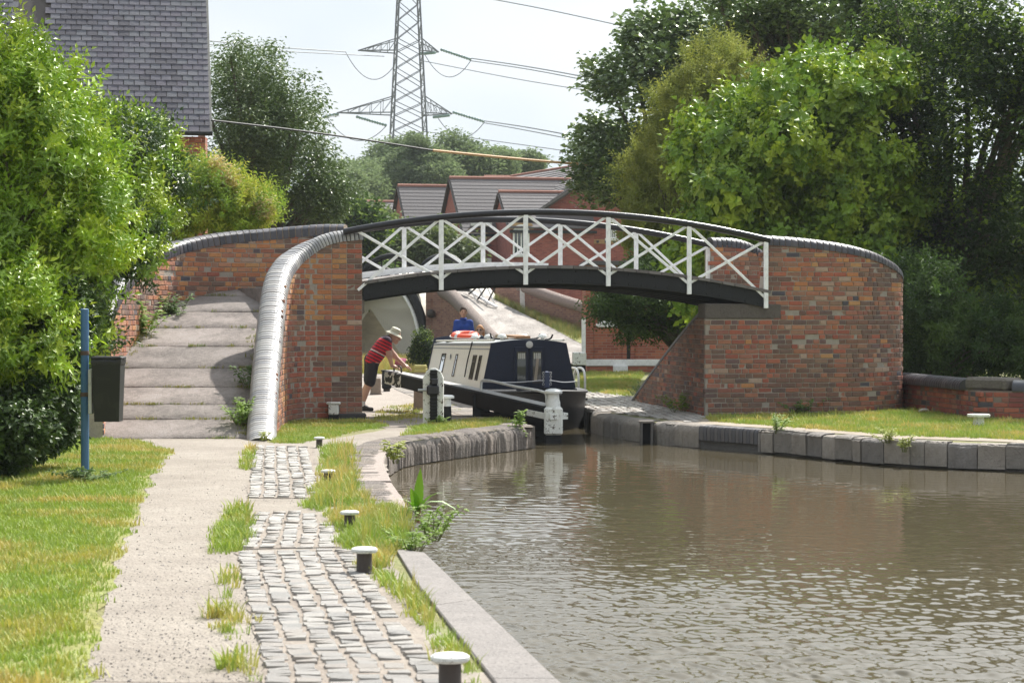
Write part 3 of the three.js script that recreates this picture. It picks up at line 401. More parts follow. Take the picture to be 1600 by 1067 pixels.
{ // far parapet on the left ramp
  const g = thing('ramp_wall', 'curved brick wall with dark coping along the far side of the ramp', 'parapet', [0, 0, 0], null);
  const line = [[540, 350, 33.85], [500, 350.5, 33.9], [430, 356, 33.95], [345, 363, 33.65], [275, 376, 33.1], [237, 389, 32.3], [207, 409, 31.4], [182, 434, 30.4], [164, 462, 29.4], [150, 503, 28.2], [140, 575, 26.6]].map((q) => at(...q));
  coping(g, line, 0.113, 0.175, 0.19, darkCoping, 502, 'coping_brick', worn([0.30, 0.24, 0.18], 0.95, 0.004), 0.6);
  const face = offsetPlan(line, -0.155), up = heightAlong(line, 0.16);
  brickFace(g, face, -1, (s, L) => 0.0, up, (s, y, L, r) => { const q = r(); return q < 0.6 ? 'orange' : q < 0.85 ? 'dull' : q < 0.97 ? 'red' : 'blue'; }, 513, 300, { hidden: (px, py) => px > 420 || py > 560, mix: 0.3 });
}
{ // ramp of slabs
  const g = thing('ramp', 'stepped ramp of worn grey slabs climbing to the footbridge', 'ramp', [0, 0, 0], null, 'structure');
  const depths = [26.82, 27.55, 28.13, 28.84, 29.67, 30.68, 31.59, 32.42, 33.3, 34.1], slab = [worn([0.30, 0.262, 0.245], 0.95, 0.012, { map: patchMap }), worn([0.265, 0.235, 0.22], 0.95, 0.012, { map: patchMap }), worn([0.32, 0.28, 0.262], 0.95, 0.012, { map: patchMap })];
  const leftX = (d) => -5.72 + 0.14 * (d - 28) / 2, rightX = (d) => (d > 31.75 ? -2.7 : -3.2 - 0.06 * (d - 26.8)); const r = rng(88);
  for (let i = 0; i + 1 < depths.length; i++) { const d0 = depths[i], d1 = depths[i + 1] - 0.025, y0 = rampHeight(d0) + 0.016 + 0.008 * r(), y1 = rampHeight(d1) + 0.002, j = (r() - 0.5) * 0.02, nx = 8; const pos = [], idx = [], uv = [];
    const rows = [[d0 + 0.004, y0 - 0.2], [d0, y0 - 0.02], [d0 + 0.022, y0], [d0 + 0.3 * (d1 - d0), y0 + 0.3 * (y1 - y0)], [d1, y1], [d1, y1 - 0.2]];
    rows.forEach(([d, y], k) => { for (let m = 0; m <= nx; m++) { const f = m / nx, xl = leftX(d), xr = rightX(d); const wob = (hash2(m, i, 3) - 0.5) * 0.03; pos.push(xl + (xr - xl) * f, y + j * (f - 0.5) + wob * 0.3, -(d + wob + 0.05 * (f - 0.5))); uv.push((xr - xl) * f + i * 1.7, d + k * 0.01); } });
    for (let k = 0; k + 1 < rows.length; k++) for (let m = 0; m < nx; m++) { const a = k * (nx + 1) + m; idx.push(a, a + 1, a + nx + 1, a + 1, a + nx + 2, a + nx + 1); }
    part('ramp_slab', toCreasedNormals(polyGeo(pos, idx, uv), 0.5), slab[i % 3], g); }
  // grass in the joints and litter along the walls
  { const list = []; for (let i = 0; i < depths.length - 1; i++) { const d = depths[i]; for (let k = 0; k < 70; k++) { const f = r(), c = fbm(f * 9 + i * 3.1, i * 1.7, 512, 91, 2); if (c < 0.47) continue; list.push([leftX(d) + (rightX(d) - leftX(d)) * f, d - 0.012 + (r() - 0.5) * 0.03, rampHeight(d) - 0.005, 0.45 + 0.7 * r(), r() * 6, r()]); } } for (let k = 0; k < 260; k++) { const d = 26.9 + 6 * r(), left = r() < 0.45; list.push([left ? leftX(d) + 0.05 + 0.22 * r() * r() : rightX(d) - 0.12 - 0.3 * r() * r(), d, rampHeight(d) + 0.01, 0.5 + 0.9 * r(), r() * 6, r()]); }
    const im = new THREE.InstancedMesh(tufts.mid, mats.grass, list.length), m = new THREE.Matrix4(), q = new THREE.Quaternion(), c = new THREE.Color(); list.forEach(([x, d, y, s, a, v], n) => { q.setFromEuler(new THREE.Euler(0, a, 0)); m.compose(V(x, y, d), q, new THREE.Vector3(s, s, s)); im.setMatrixAt(n, m); c.setRGB(0.17 + 0.2 * v, 0.26 + 0.06 * v, 0.05); im.setColorAt(n, c); }); im.name = 'joint_grass'; im.userData.kind = 'stuff'; im.castShadow = true; g.add(im); }
  // earth fill beneath
  const fill = []; for (const d of [26.8, 28, 30, 32, 34.1, 34.2]) fill.push([V(-5.75, -0.1, d), V(-5.75, Math.max(-0.05, rampHeight(d) - 0.06), d), V(-3.3, Math.max(-0.05, rampHeight(d) - 0.06), d), V(-3.3, -0.1, d)]);
  part('ramp_fill', sweep(fill, true, 0.3), mats.turf, g);
  part('landing', slabGeo([xd(bridgeLine(0.0, 0.2, 0)), xd(bridgeLine(0.0, WIDE + 0.1, 0)), [-4.3, 33.6], [-3.2, 31.7]], 1.5, 1.98), slab[0], g);
}
{ // iron and timber footbridge
  const g = thing('footbridge', 'arched black footbridge with white crossed railings over the lock tail', 'bridge', [0, 0, 0], null);
  const steps = 26, S0 = 0.0, S1 = SPAN;
  const girder = (w, hw, drop, hgt) => { const fr = []; for (let i = 0; i <= steps; i++) { const s = S0 + (S1 - S0) * i / steps, y = beamLow(s) + drop; fr.push([bridgeLine(s, w - hw, y), bridgeLine(s, w - hw, y + hgt), bridgeLine(s, w + hw, y + hgt), bridgeLine(s, w + hw, y)]); } return sweep(fr, true, 0.4); };
  const rivetGeo = new THREE.SphereGeometry(0.012, 6, 4);
  for (const w of [0, WIDE]) { const m = part('girder', girder(w, 0.05, 0, 0.235), mats.black, g); const rv = []; for (let s = 0.12; s < SPAN; s += 0.21) for (const k of [0.04, 0.19]) { const p = bridgeLine(s, w - 0.051, beamLow(s) + k); rv.push(rivetGeo.clone().translate(p.x, p.y, p.z)); } const rm = part('rivets', mergeGeometries(rv), mats.black, m); rm.userData.kind = 'stuff'; }
  for (const w of [0.5, 1.0, 1.45, 1.9]) part('deck_bearer', girder(w, 0.045, -0.04, 0.21), mats.black, g);
  const plankTones = [[0.24, 0.215, 0.20], [0.29, 0.265, 0.25], [0.20, 0.18, 0.17]].map((c) => worn(c, 0.9, 0.01)), r = rng(44);
  for (let s = 0.02; s < SPAN - 0.1; s += 0.2) { const y = (k) => deckTop(s + k) + 0.012, e = 0.008 * r(); part('deck_plank', bake([(() => { const fr = []; for (const w of [-0.085 - 0.02 * r(), WIDE + 0.08]) fr.push([bridgeLine(s, w, y(0) - 0.03), bridgeLine(s, w, y(0) + 0.012 + e), bridgeLine(s + 0.19, w, y(0.19) + 0.012 + e), bridgeLine(s + 0.19, w, y(0.19) - 0.03)]); return sweep(fr, true, 0.3); })()]), plankTones[Math.floor(r() * 3)], g); }
  const posts = [-0.1, 1.17, 2.47, 3.77, 5.07, 6.33];
  for (const [w, face] of [[-0.075, -1], [WIDE + 0.075, 1]]) {
    posts.forEach((s, i) => { if (i) part('railing_post', bar(bridgeLine(s, w + face * 0.012, beamLow(s) - 0.015), bridgeLine(s, w + face * 0.012, railTop(s) - 0.05), 0.07, 0.03, bridgeLine(0, 1, 0).sub(bridgeLine(0, 0, 0)).normalize()), mats.white, g); });
    const nrm = bridgeLine(0, 1, 0).sub(bridgeLine(0, 0, 0)).normalize();
    for (let i = 0; i + 1 < posts.length; i++) { const a = posts[i], b = posts[i + 1], hi = 0.07, lo = 0.16; part('cross_brace', bar(bridgeLine(a + 0.02, w + face * -0.006, railTop(a) - hi), bridgeLine(b - 0.02, w + face * -0.006, beamLow(b) + lo), 0.042, 0.012, nrm), mats.white, g); part('cross_brace', bar(bridgeLine(a + 0.02, w + face * -0.02, beamLow(a) + lo), bridgeLine(b - 0.02, w + face * -0.02, railTop(b) - hi), 0.042, 0.012, nrm), mats.white, g); }
    const fr = []; for (let i = 0; i <= 30; i++) { const s = -0.3 + (SPAN + 0.32) * i / 30, y = railTop(s) - 0.035, o = []; for (let k = 0; k < 10; k++) { const a = k / 10 * 2 * Math.PI; o.push(bridgeLine(s, w + Math.cos(a) * 0.045, y + Math.sin(a) * 0.045 + (Math.sin(a) < 0 ? -0.012 : 0))); } fr.push(o); }
    part('handrail', sweep(fr, true, 1), mats.blackGloss, g);
  }
  { const fr = []; for (let i = 0; i <= 20; i++) { const s = 0.05 + 3.5 * i / 20, y = deckTop(s) + 0.04; fr.push([bridgeLine(s, WIDE + 0.02, y), bridgeLine(s, WIDE + 0.02, y + 0.095), bridgeLine(s, WIDE + 0.05, y + 0.095), bridgeLine(s, WIDE + 0.05, y)]); } part('kick_board', sweep(fr, true, 0.4), mats.white, g); }
}
{ // right pier and its curved wing
  const g = thing('brick_pier', 'big curved brick pier carrying the right end of the footbridge', 'pier', [0, 0, 0], null);
  const face = [xd(bridgeLine(5.37, 0, 0)), xd(bridgeLine(6.36, 0, 0)), xd(bridgeLine(7.4, -0.02, 0)), xd(bridgeLine(8.0, 0.06, 0)), [6.0, 34.2], [6.32, 34.75], [6.42, 35.4]];
  const C = new THREE.CatmullRomCurve3(face.map(([x, d]) => V(x, 0, d)), false, 'centripetal'), L = C.getLength(), s1 = 0.985;
  const topLine = []; for (let i = 0; i <= 14; i++) { const s = s1 + 0.02 + (L - s1 - 0.02) * i / 14, p = C.getPointAt(s / L), t = C.getTangentAt(s / L), f = (s - s1) / (L - s1); topLine.push(new THREE.Vector3(p.x + t.z * 0.155, 2.80 - 0.12 * f - 0.55 * f * f, p.z - t.x * 0.155)); }
  const hAt = (s) => 2.80 - 0.12 * Math.max(0, (s - s1) / (L - s1)) - 0.55 * Math.max(0, (s - s1) / (L - s1)) ** 2 - 0.13;
  coping(g, topLine, 0.105, 0.18, 0.16, darkCoping, 503, 'coping_brick', worn([0.2, 0.17, 0.15], 0.95, 0.004));
  brickFace(g, face, 1, () => -0.05, (s) => (s < s1 ? 1.50 : hAt(s)), (s, y, LL, r) => { const q = r(); if (s > s1 && s < s1 + 0.42 && y > 1.6 && q < 0.6) return q < 0.2 ? 'blue' : 'red'; if (q < 0.05) return 'blue'; if (s > s1 && y > 1.7) return q < 0.35 ? 'orange' : q < 0.55 ? 'red' : 'dull'; return q < 0.42 ? 'red' : q < 0.47 ? 'orange' : q < 0.72 ? 'dull' : 'soot'; }, 514, 300, { soot: 0.52, mix: 0.3, straight: false, thick: (s) => (s < 0.4 ? 0.07 : 0.32) });
  part('bearing_stone', bake([bar(bridgeLine(5.36, 0.15, 1.615), bridgeLine(6.62, 0.15, 1.615), 0.34, 0.24, undefined, 0.02)]), worn([0.17, 0.145, 0.125], 0.95, 0.03), g, 'stained stone bed under the right beam end');
  // inner face under the deck and the back of the pier
  const a = xd(bridgeLine(5.5, 0.12, 0)), b = xd(bridgeLine(6.3, WIDE + 0.25, 0)); brickFace(g, [b, a], 1, () => -0.05, () => 1.72, (s, y, LL, r) => r() < 0.6 ? 'dull' : 'red', 515, 40, { straight: true, thick: 0.4 });
}
{ // parapet on the far side of the right approach
  const g = thing('brick_parapet', 'short brick parapet with dark coping behind the right end of the railings', 'parapet', [0, 0, 0], null);
  const line = [[1108, 371, 35.6], [1135, 371, 35.7], [1160, 376, 35.85], [1182, 389, 36.1], [1194, 410, 36.5], [1200, 432, 37.2]].map((q) => at(...q));
  coping(g, line, 0.085, 0.17, 0.17, darkCoping, 504);
  brickFace(g, offsetPlan(line, 0.155), 1, () => 0, heightAlong(line, 0.14), (s, y, L, r) => { const q = r(); return q < 0.35 ? 'orange' : q < 0.6 ? 'red' : 'dull'; }, 516, 160, { hidden: (px, py) => py > 450 });
}
{ // sloping wing wall that runs back from the pier beside the lock
  const g = thing('wing_wall', 'sloping brick wing wall running back from the right pier', 'wall', [0, 0, 0], null);
  const p0 = gp(1101, 650), p1 = gp(988, 627), L = Math.hypot(p1.x - p0.x, p1.z - p0.z), q = (s) => 1.66 - 1.64 * Math.pow(Math.min(1, s / L), 1.12);
  brickFace(g, [xd(p0), xd(p1)], -1, () => -0.05, (s) => q(s) - 0.03, (s, y, LL, r) => { const k = r(); return k < 0.25 ? 'red' : k < 0.32 ? 'blue' : k < 0.6 ? 'soot' : 'dull'; }, 517, 250, { soot: 0.52, straight: true, thick: 0.3, mix: 0.35 });
  const fr = []; for (let i = 0; i <= 16; i++) { const f = i / 16, x = p0.x + (p1.x - p0.x) * f, z = p0.z + (p1.z - p0.z) * f, y = q(f * L), dx = (p1.z - p0.z) / L, dz = -(p1.x - p0.x) / L; const o = []; for (const [a, b] of [[0.015, -0.035], [0.015, 0.01], [-0.31, 0.01], [-0.31, -0.035]]) o.push(new THREE.Vector3(x + dx * a * 1, y + b, z + dz * a * 1)); fr.push(o); }
  part('coping_strip', sweep(fr, true, 0.5), worn([0.14, 0.14, 0.15], 0.6, 0.004), g);
}
{ // low boundary wall on the right
  const g = thing('low_wall', 'low red brick wall with dark rounded coping right of the pier', 'wall', [0, 0, 0], null);
  const p0 = gp(1408, 640), p1 = gp(1530, 658), p2 = gp(2050, 668), face = [xd(p0), xd(p1), xd(p2)], hgt = 0.45;
  brickFace(g, face, 1, () => -0.03, () => hgt - 0.005, (s, y, L, r) => { const q = r(); return q < 0.68 ? 'deep' : q < 0.88 ? 'red' : 'blue'; }, 518, 260, { straight: true, thick: 0.34, bond: 2, mortar: worn([0.22, 0.17, 0.14], 0.95, 0.005) });
  const mid = (p, o = 0.15) => new THREE.Vector3(p.x + o * 0.6, hgt + 0.16, p.z - o);
  const line = [mid(p0), mid(p1).lerp(mid(p0), 0.12)]; coping(g, line, 0.11, 0.2, 0.165, darkCoping, 505);
  coping(g, [mid(p1).lerp(mid(p2), 0.1), mid(p2)], 0.21, 0.2, 0.165, darkCoping, 506);
  part('coping_block', bake([bar(mid(p1).lerp(mid(p0), 0.11).setY(hgt + 0.09), mid(p1).lerp(mid(p2), 0.1).setY(hgt + 0.09), 0.42, 0.19, undefined, 0.04)]), worn([0.2, 0.175, 0.15], 0.95, 0.03), g, 'rough pitted stone block at the corner of the coping');
}
// ---------------------------------------------------------------- narrowboat leaving the lock
const navy = worn([0.008, 0.015, 0.042], 0.5, 0.001), cream = worn([0.68, 0.64, 0.53], 0.3, 0.001), greyPaint = worn([0.20, 0.22, 0.24], 0.45, 0.001), hullBlack = worn([0.018, 0.018, 0.02], 0.55, 0.003);
const paneMat = new THREE.MeshPhysicalMaterial({ color: 0xffffff, roughness: 0.03, transmission: 0.85, thickness: 0, ior: 1.5 });
const boatAngle = 0.14, boatAt = V(0.285, 0, 36.8);
{
  const g = thing('narrowboat', 'narrowboat with cream sides and navy front coming out of the lock', 'boat', boatAt); g.rotation.y = boatAngle;
  const P = (x, y, z) => new THREE.Vector3(x, y, z), LEN = 11.8;
  const sheer = (z) => (z > 0 ? 0.30 + 0.05 * z * z / 5 : 0.30 + 0.008 * z);
  // hull: full sections, drawn in to the stem
  const stations = [[2.55, 0.03], [2.45, 0.14], [2.25, 0.32], [1.9, 0.53], [1.4, 0.73], [0.8, 0.86], [0, 0.93], [-4, 0.94], [-LEN, 0.94], [-LEN - 0.9, 0.8], [-LEN - 1.4, 0.45], [-LEN - 1.6, 0.05]];
  part('hull', sweep(stations.map(([z, w]) => [P(-w * 0.92, -0.62, z - (z > 1 ? 0.25 : 0)), P(-w * 0.98, -0.05, z), P(-w, sheer(z), z), P(-w * 0.9, sheer(z), z), P(w * 0.9, sheer(z), z), P(w, sheer(z), z), P(w * 0.98, -0.05, z), P(w * 0.92, -0.62, z - (z > 1 ? 0.25 : 0))]), true, 0.5), hullBlack, g);
  for (const s of [-1, 1]) part('rubbing_strake', tube(stations.slice(1, 11).map(([z, w]) => P(s * (w + 0.012), sheer(z) - 0.03, z)), 0.025, 0.025, 6, 40), hullBlack, g);
  // cabin
  const bw = 0.815, rw = 0.655, roof = (z) => 1.075 + 0.0125 * z, cl = -9.4, crown = 0.065;
  const side = (s) => { const fr = []; for (const z of [0, -3, -6, cl]) fr.push([P(s * bw, sheer(z), z), P(s * rw, roof(z), z), P(s * (rw - 0.03), roof(z), z), P(s * (bw - 0.03), sheer(z), z)]); return sweep(fr, true, 0.3); };
  const lean = (s, f, z) => P(s * (bw + (rw - bw) * f), sheer(z) + (roof(z) - sheer(z)) * f, z);
  for (const s of [-1, 1]) {
    const p = part('cabin_side', side(s), cream, g, s < 0 ? 'cream cabin side with grey lines under the roof' : undefined);
    const strip = (f0, f1, mat, nm, proud) => { const fr = []; for (const z of [-0.01, -3, -6, cl + 0.01]) { const a = lean(s, f0, z), b = lean(s, f1, z); fr.push([a, b, b.clone().add(P(s * proud, 0.1 * proud, 0)), a.clone().add(P(s * proud, 0.1 * proud, 0))]); } part(nm, sweep(fr, true, 0.3), mat, p); };
    strip(0.945, 1.0, greyPaint, 'grey_band', 0.006); strip(0.86, 0.885, greyPaint, 'coach_line', 0.004);
    const windows = [[-0.95, 0.27, 0.19, 0.70], [-1.75, 0.42, 0.19, 0.70], [-4.6, 0.22, 0.19, 0.70], [-6.9, 0.62, 0.25, 0.70]];
    for (const [z, w, f0, f1] of windows) {
      const q = (f, zz, o) => lean(s, f, zz).add(P(s * o, 0, 0)); const box = (fa, fb, za, zb, o0, o1) => sweep([[q(fa, za, o0), q(fb, za, o0), q(fb, za, o1), q(fa, za, o1)], [q(fa, zb, o0), q(fb, zb, o0), q(fb, zb, o1), q(fa, zb, o1)]], true, 0.3);
      const fm = part('window', bake([box(f0 - 0.03, f0, z - w / 2 - 0.025, z + w / 2 + 0.025, -0.005, 0.018), box(f1, f1 + 0.03, z - w / 2 - 0.025, z + w / 2 + 0.025, -0.005, 0.018), box(f0, f1, z - w / 2 - 0.025, z - w / 2, -0.005, 0.018), box(f0, f1, z + w / 2, z + w / 2 + 0.025, -0.005, 0.018), box(0.56, 0.58, z - w / 2, z + w / 2, 0, 0.014)]), mats.iron, p);
      part('pane', box(f0, f1, z - w / 2, z + w / 2, 0.004, 0.01), new THREE.MeshPhysicalMaterial({ color: rgb(0.03, 0.035, 0.035), roughness: 0.03, clearcoat: 1 }), fm);
    }
    if (s < 0) { const q = lean(s, 0.62, -5.6), ring = part('painted_flower', new THREE.TorusGeometry(0.075, 0.008, 5, 16), greyPaint, p); ring.position.set(q.x - 0.004, q.y, q.z); ring.rotation.y = Math.PI / 2; ring.rotation.z = 0.2; }
  }
  { const fr = []; for (const z of [0.0, -3, -6, cl]) { const o = []; for (let i = 0; i <= 10; i++) { const f = -1 + 2 * i / 10; o.push(P(f * (rw + 0.012), roof(z) + crown * (1 - f * f) + 0.004, z)); } o.push(P(rw - 0.03, roof(z) - 0.03, z), P(-rw + 0.03, roof(z) - 0.03, z)); fr.push(o); } part('roof', sweep(fr, true, 0.6), worn([0.36, 0.37, 0.36], 0.45, 0.002), g); }
  for (const s of [-1, 1]) part('handrail', tube([0.05, -3, -6, cl].map((z) => P(s * (rw - 0.05), roof(z) + 0.055, z)), 0.018, 0.018, 6, 20), worn([0.62, 0.6, 0.52], 0.4, 0.001), g);
  const bulk = (z, t) => { const sh = new THREE.Shape(); sh.moveTo(-bw, sheer(0)); sh.lineTo(-rw, roof(0)); for (let i = 1; i < 12; i++) { const f = -1 + 2 * i / 12; sh.lineTo(f * rw, roof(0) + crown * (1 - f * f)); } sh.lineTo(rw, roof(0)); sh.lineTo(bw, sheer(0)); sh.lineTo(-bw, sheer(0)); const e = new THREE.ExtrudeGeometry(sh, { depth: t, bevelEnabled: false }); e.translate(0, 0, z); return e; };
  const front = part('front_bulkhead', bulk(0.004, 0.04), navy, g, 'navy blue front bulkhead'); part('rear_bulkhead', bulk(cl - 0.04, 0.038), navy, g);
  for (const s of [-1, 1]) {
    const d = part('cabin_door', chamferBox(0.245, 0.72, 0.03, 0.006).translate(s * 0.135, 0.655, 0.062), navy, g);
    part('door_window', bake([bar(P(s * 0.135 - 0.075, 0.40, 0.08), P(s * 0.135 - 0.075, 0.93, 0.08), 0.014, 0.014), bar(P(s * 0.135 + 0.075, 0.40, 0.08), P(s * 0.135 + 0.075, 0.93, 0.08), 0.014, 0.014), bar(P(s * 0.135 - 0.08, 0.93, 0.08), P(s * 0.135 + 0.08, 0.93, 0.08), 0.014, 0.014), bar(P(s * 0.135 - 0.08, 0.40, 0.08), P(s * 0.135 + 0.08, 0.40, 0.08), 0.014, 0.014)]), worn([0.05, 0.045, 0.045], 0.5, 0.001), d);
    part('pane', new THREE.BoxGeometry(0.146, 0.52, 0.006).translate(s * 0.135, 0.665, 0.08), new THREE.MeshPhysicalMaterial({ color: s < 0 ? rgb(0.05, 0.055, 0.045) : rgb(0.06, 0.05, 0.045), roughness: 0.04, clearcoat: 1 }), d);
    if (s > 0) part('door_curtain', bake([bar(P(0.105, 0.42, 0.0845), P(0.15, 0.86, 0.0845), 0.05, 0.002, P(0, 0, 1))]), worn([0.45, 0.38, 0.3], 0.9, 0.001), d);
    part('net_blind', bake([-0.045, -0.012, 0.021, 0.05].map((o) => new THREE.BoxGeometry(0.024, 0.10, 0.002).translate(s * 0.135 + o, 0.86, 0.0855))), worn([0.6, 0.6, 0.55], 0.9, 0.001), d);
  }
  const lampG = part('headlamp', lathe([[0, -0.05], [0.03, -0.045], [0.058, -0.01], [0.062, 0.015], [0.055, 0.02]], 18).rotateX(Math.PI / 2).translate(0, 1.055, 0.09), worn([0.55, 0.55, 0.53], 0.3, 0.001), g); part('lamp_glass', lathe([[0, 0.026], [0.03, 0.024], [0.055, 0.018]], 16).rotateX(Math.PI / 2).translate(0, 1.055, 0.09), new THREE.MeshPhysicalMaterial({ color: rgb(0.7, 0.7, 0.68), roughness: 0.15, clearcoat: 1 }), lampG);
  part('fore_deck', sweep([[P(-0.5, 0.36, 2.0), P(0.5, 0.36, 2.0), P(0.5, 0.34, 2.0), P(-0.5, 0.34, 2.0)], [P(-0.12, 0.4, 2.4), P(0.12, 0.4, 2.4), P(0.12, 0.38, 2.4), P(-0.12, 0.38, 2.4)]], true, 0.3), navy, g);
  part('mooring_stud', bake([lathe([[0, 0], [0.045, 0], [0.04, 0.03], [0.04, 0.25], [0.045, 0.26], [0, 0.27]], 12).translate(-0.02, 0.38, 2.15)]), worn([0.09, 0.12, 0.22], 0.5, 0.001), g, 'blue mooring stud on the bow');
  for (const s of [-1, 1]) part('chain', bake(Array.from({ length: 7 }, (_, i) => new THREE.TorusGeometry(0.017, 0.005, 5, 8).rotateY(i % 2 ? 1.57 : 0).translate(-0.02 + s * 0.06, 0.62 - i * 0.03, 2.16))), worn([0.5, 0.5, 0.5], 0.35, 0.001, { metalness: 0.6 }), g);
  part('bow_line', tube([P(-0.8, 0.42, 0.15), P(-0.4, 0.44, 1.2), P(-0.02, 0.5, 2.15), P(0.4, 0.44, 1.2), P(0.8, 0.42, 0.15)], 0.009, 0.009, 6, 24), worn([0.3, 0.32, 0.36], 0.8, 0.001), g);
  const fend = []; { const r = rng(5); for (let i = 0; i < 26; i++) { const a = r() * 6.28, b = r() * 3.1; fend.push(new THREE.TorusGeometry(0.085, 0.024, 5, 10).rotateX(r() * 3).rotateY(a).translate(Math.cos(a) * 0.05, -0.02 + Math.sin(b) * 0.05, Math.sin(a) * 0.05)); } } part('bow_fender', bake(fend).translate(0, 0.24, 2.62), worn([0.03, 0.028, 0.026], 0.95, 0.01), g, 'black rope bow fender');
  for (const [x, z] of [[-0.36, -0.75], [0.36, -0.75], [-0.36, -2.6], [0.3, -2.6], [-0.36, -4.6]]) part('roof_vent', lathe([[0.03, 0], [0.03, 0.05], [0.085, 0.055], [0.08, 0.085], [0.05, 0.115], [0, 0.125]], 16).translate(x, roof(z) + crown * (1 - (x / rw) ** 2), z), worn([0.72, 0.72, 0.68], 0.25, 0.001), g);
  part('grab_line', tube([lean(-1, 1, -2.45).add(P(-0.02, 0.03, 0)), lean(-1, 0.6, -2.55).add(P(-0.03, 0, 0)), lean(-1, 0.2, -2.5).add(P(-0.03, 0, 0))], 0.012, 0.012, 6, 12), mats.black, g);
  // things lying on the roof (their own objects)
  const toWorld = (x, y, z) => P(x, y, z).applyAxisAngle(P(0, 1, 0), boatAngle).add(boatAt);
  { const z = -1.3, y = roof(z) + 0.07, t = thing('roof_rack', 'black rack with hooked ends holding a wooden plank on the boat roof', 'roof rack', toWorld(0.12, y, z)); t.rotation.y = boatAngle; for (const zz of [0.25, -1.2]) part('hooked_bar', tube([P(-0.46, 0.1, zz), P(-0.43, 0.02, zz), P(-0.36, 0.0, zz), P(0.36, 0.0, zz), P(0.43, 0.02, zz), P(0.47, 0.09, zz)], 0.016, 0.016, 6, 24), mats.black, t); for (const x of [-0.3, 0.3]) part('foot', bake([bar(P(x, -0.06, 0.25), P(x, 0.0, 0.25), 0.03, 0.03, P(0, 0, 1)), bar(P(x, -0.06, -1.2), P(x, 0.0, -1.2), 0.03, 0.03, P(0, 0, 1))]), mats.black, t); }
  { const z = -1.3, y = roof(z) + 0.07; single('gang_plank', bake([bar(toWorld(0.02, y + 0.045, z + 0.5), toWorld(0.14, y + 0.045, z - 1.9), 0.26, 0.045)]), worn([0.30, 0.16, 0.075], 0.8, 0.006), 'brown wooden plank lying in the rack on the boat roof', 'plank'); }
  { const y = roof(-7.6), t = thing('lifebuoy', 'orange life ring lying flat on the rear of the boat roof', 'lifebuoy', toWorld(-0.2, y + 0.15, -7.6)); t.rotation.set(-1.42, 0.0, boatAngle); part('ring', new THREE.TorusGeometry(0.215, 0.083, 12, 36), worn([0.75, 0.085, 0.03], 0.5, 0.001), t); for (let k = 0; k < 4; k++) part('reflective_band', new THREE.TorusGeometry(0.215, 0.085, 10, 5, 0.25).rotateZ(k * Math.PI / 2 + 0.6), worn([0.62, 0.64, 0.64], 0.35, 0.001), t); part('grab_rope', new THREE.TorusGeometry(0.31, 0.011, 6, 40), worn([0.75, 0.72, 0.66], 0.8, 0.001), t); }
  { const y = roof(-7.6) + 0.04, t = thing('roof_hatch', 'flat dark hatch on the boat roof under the life ring', 'hatch', toWorld(-0.2, y, -7.6)); t.rotation.y = boatAngle; part('hatch_frame', chamferBox(0.75, 0.03, 0.5, 0.008).translate(0, 0.0, 0), mats.black, t); part('hatch_lid', chamferBox(0.8, 0.02, 0.54, 0.006).translate(0, 0.026, 0), mats.black, t); }
  { const y = roof(-3.4) + 0.07, t = single('coiled_rope', bake(Array.from({ length: 4 }, (_, i) => new THREE.TorusGeometry(0.13 - i * 0.012, 0.018, 6, 22).rotateX(Math.PI / 2).translate(0, i * 0.026, 0))), worn([0.33, 0.25, 0.15], 0.95, 0.004), 'coil of brown rope on the middle of the boat roof', 'rope'); t.position.copy(toWorld(0.0, y, -3.5)); }
}
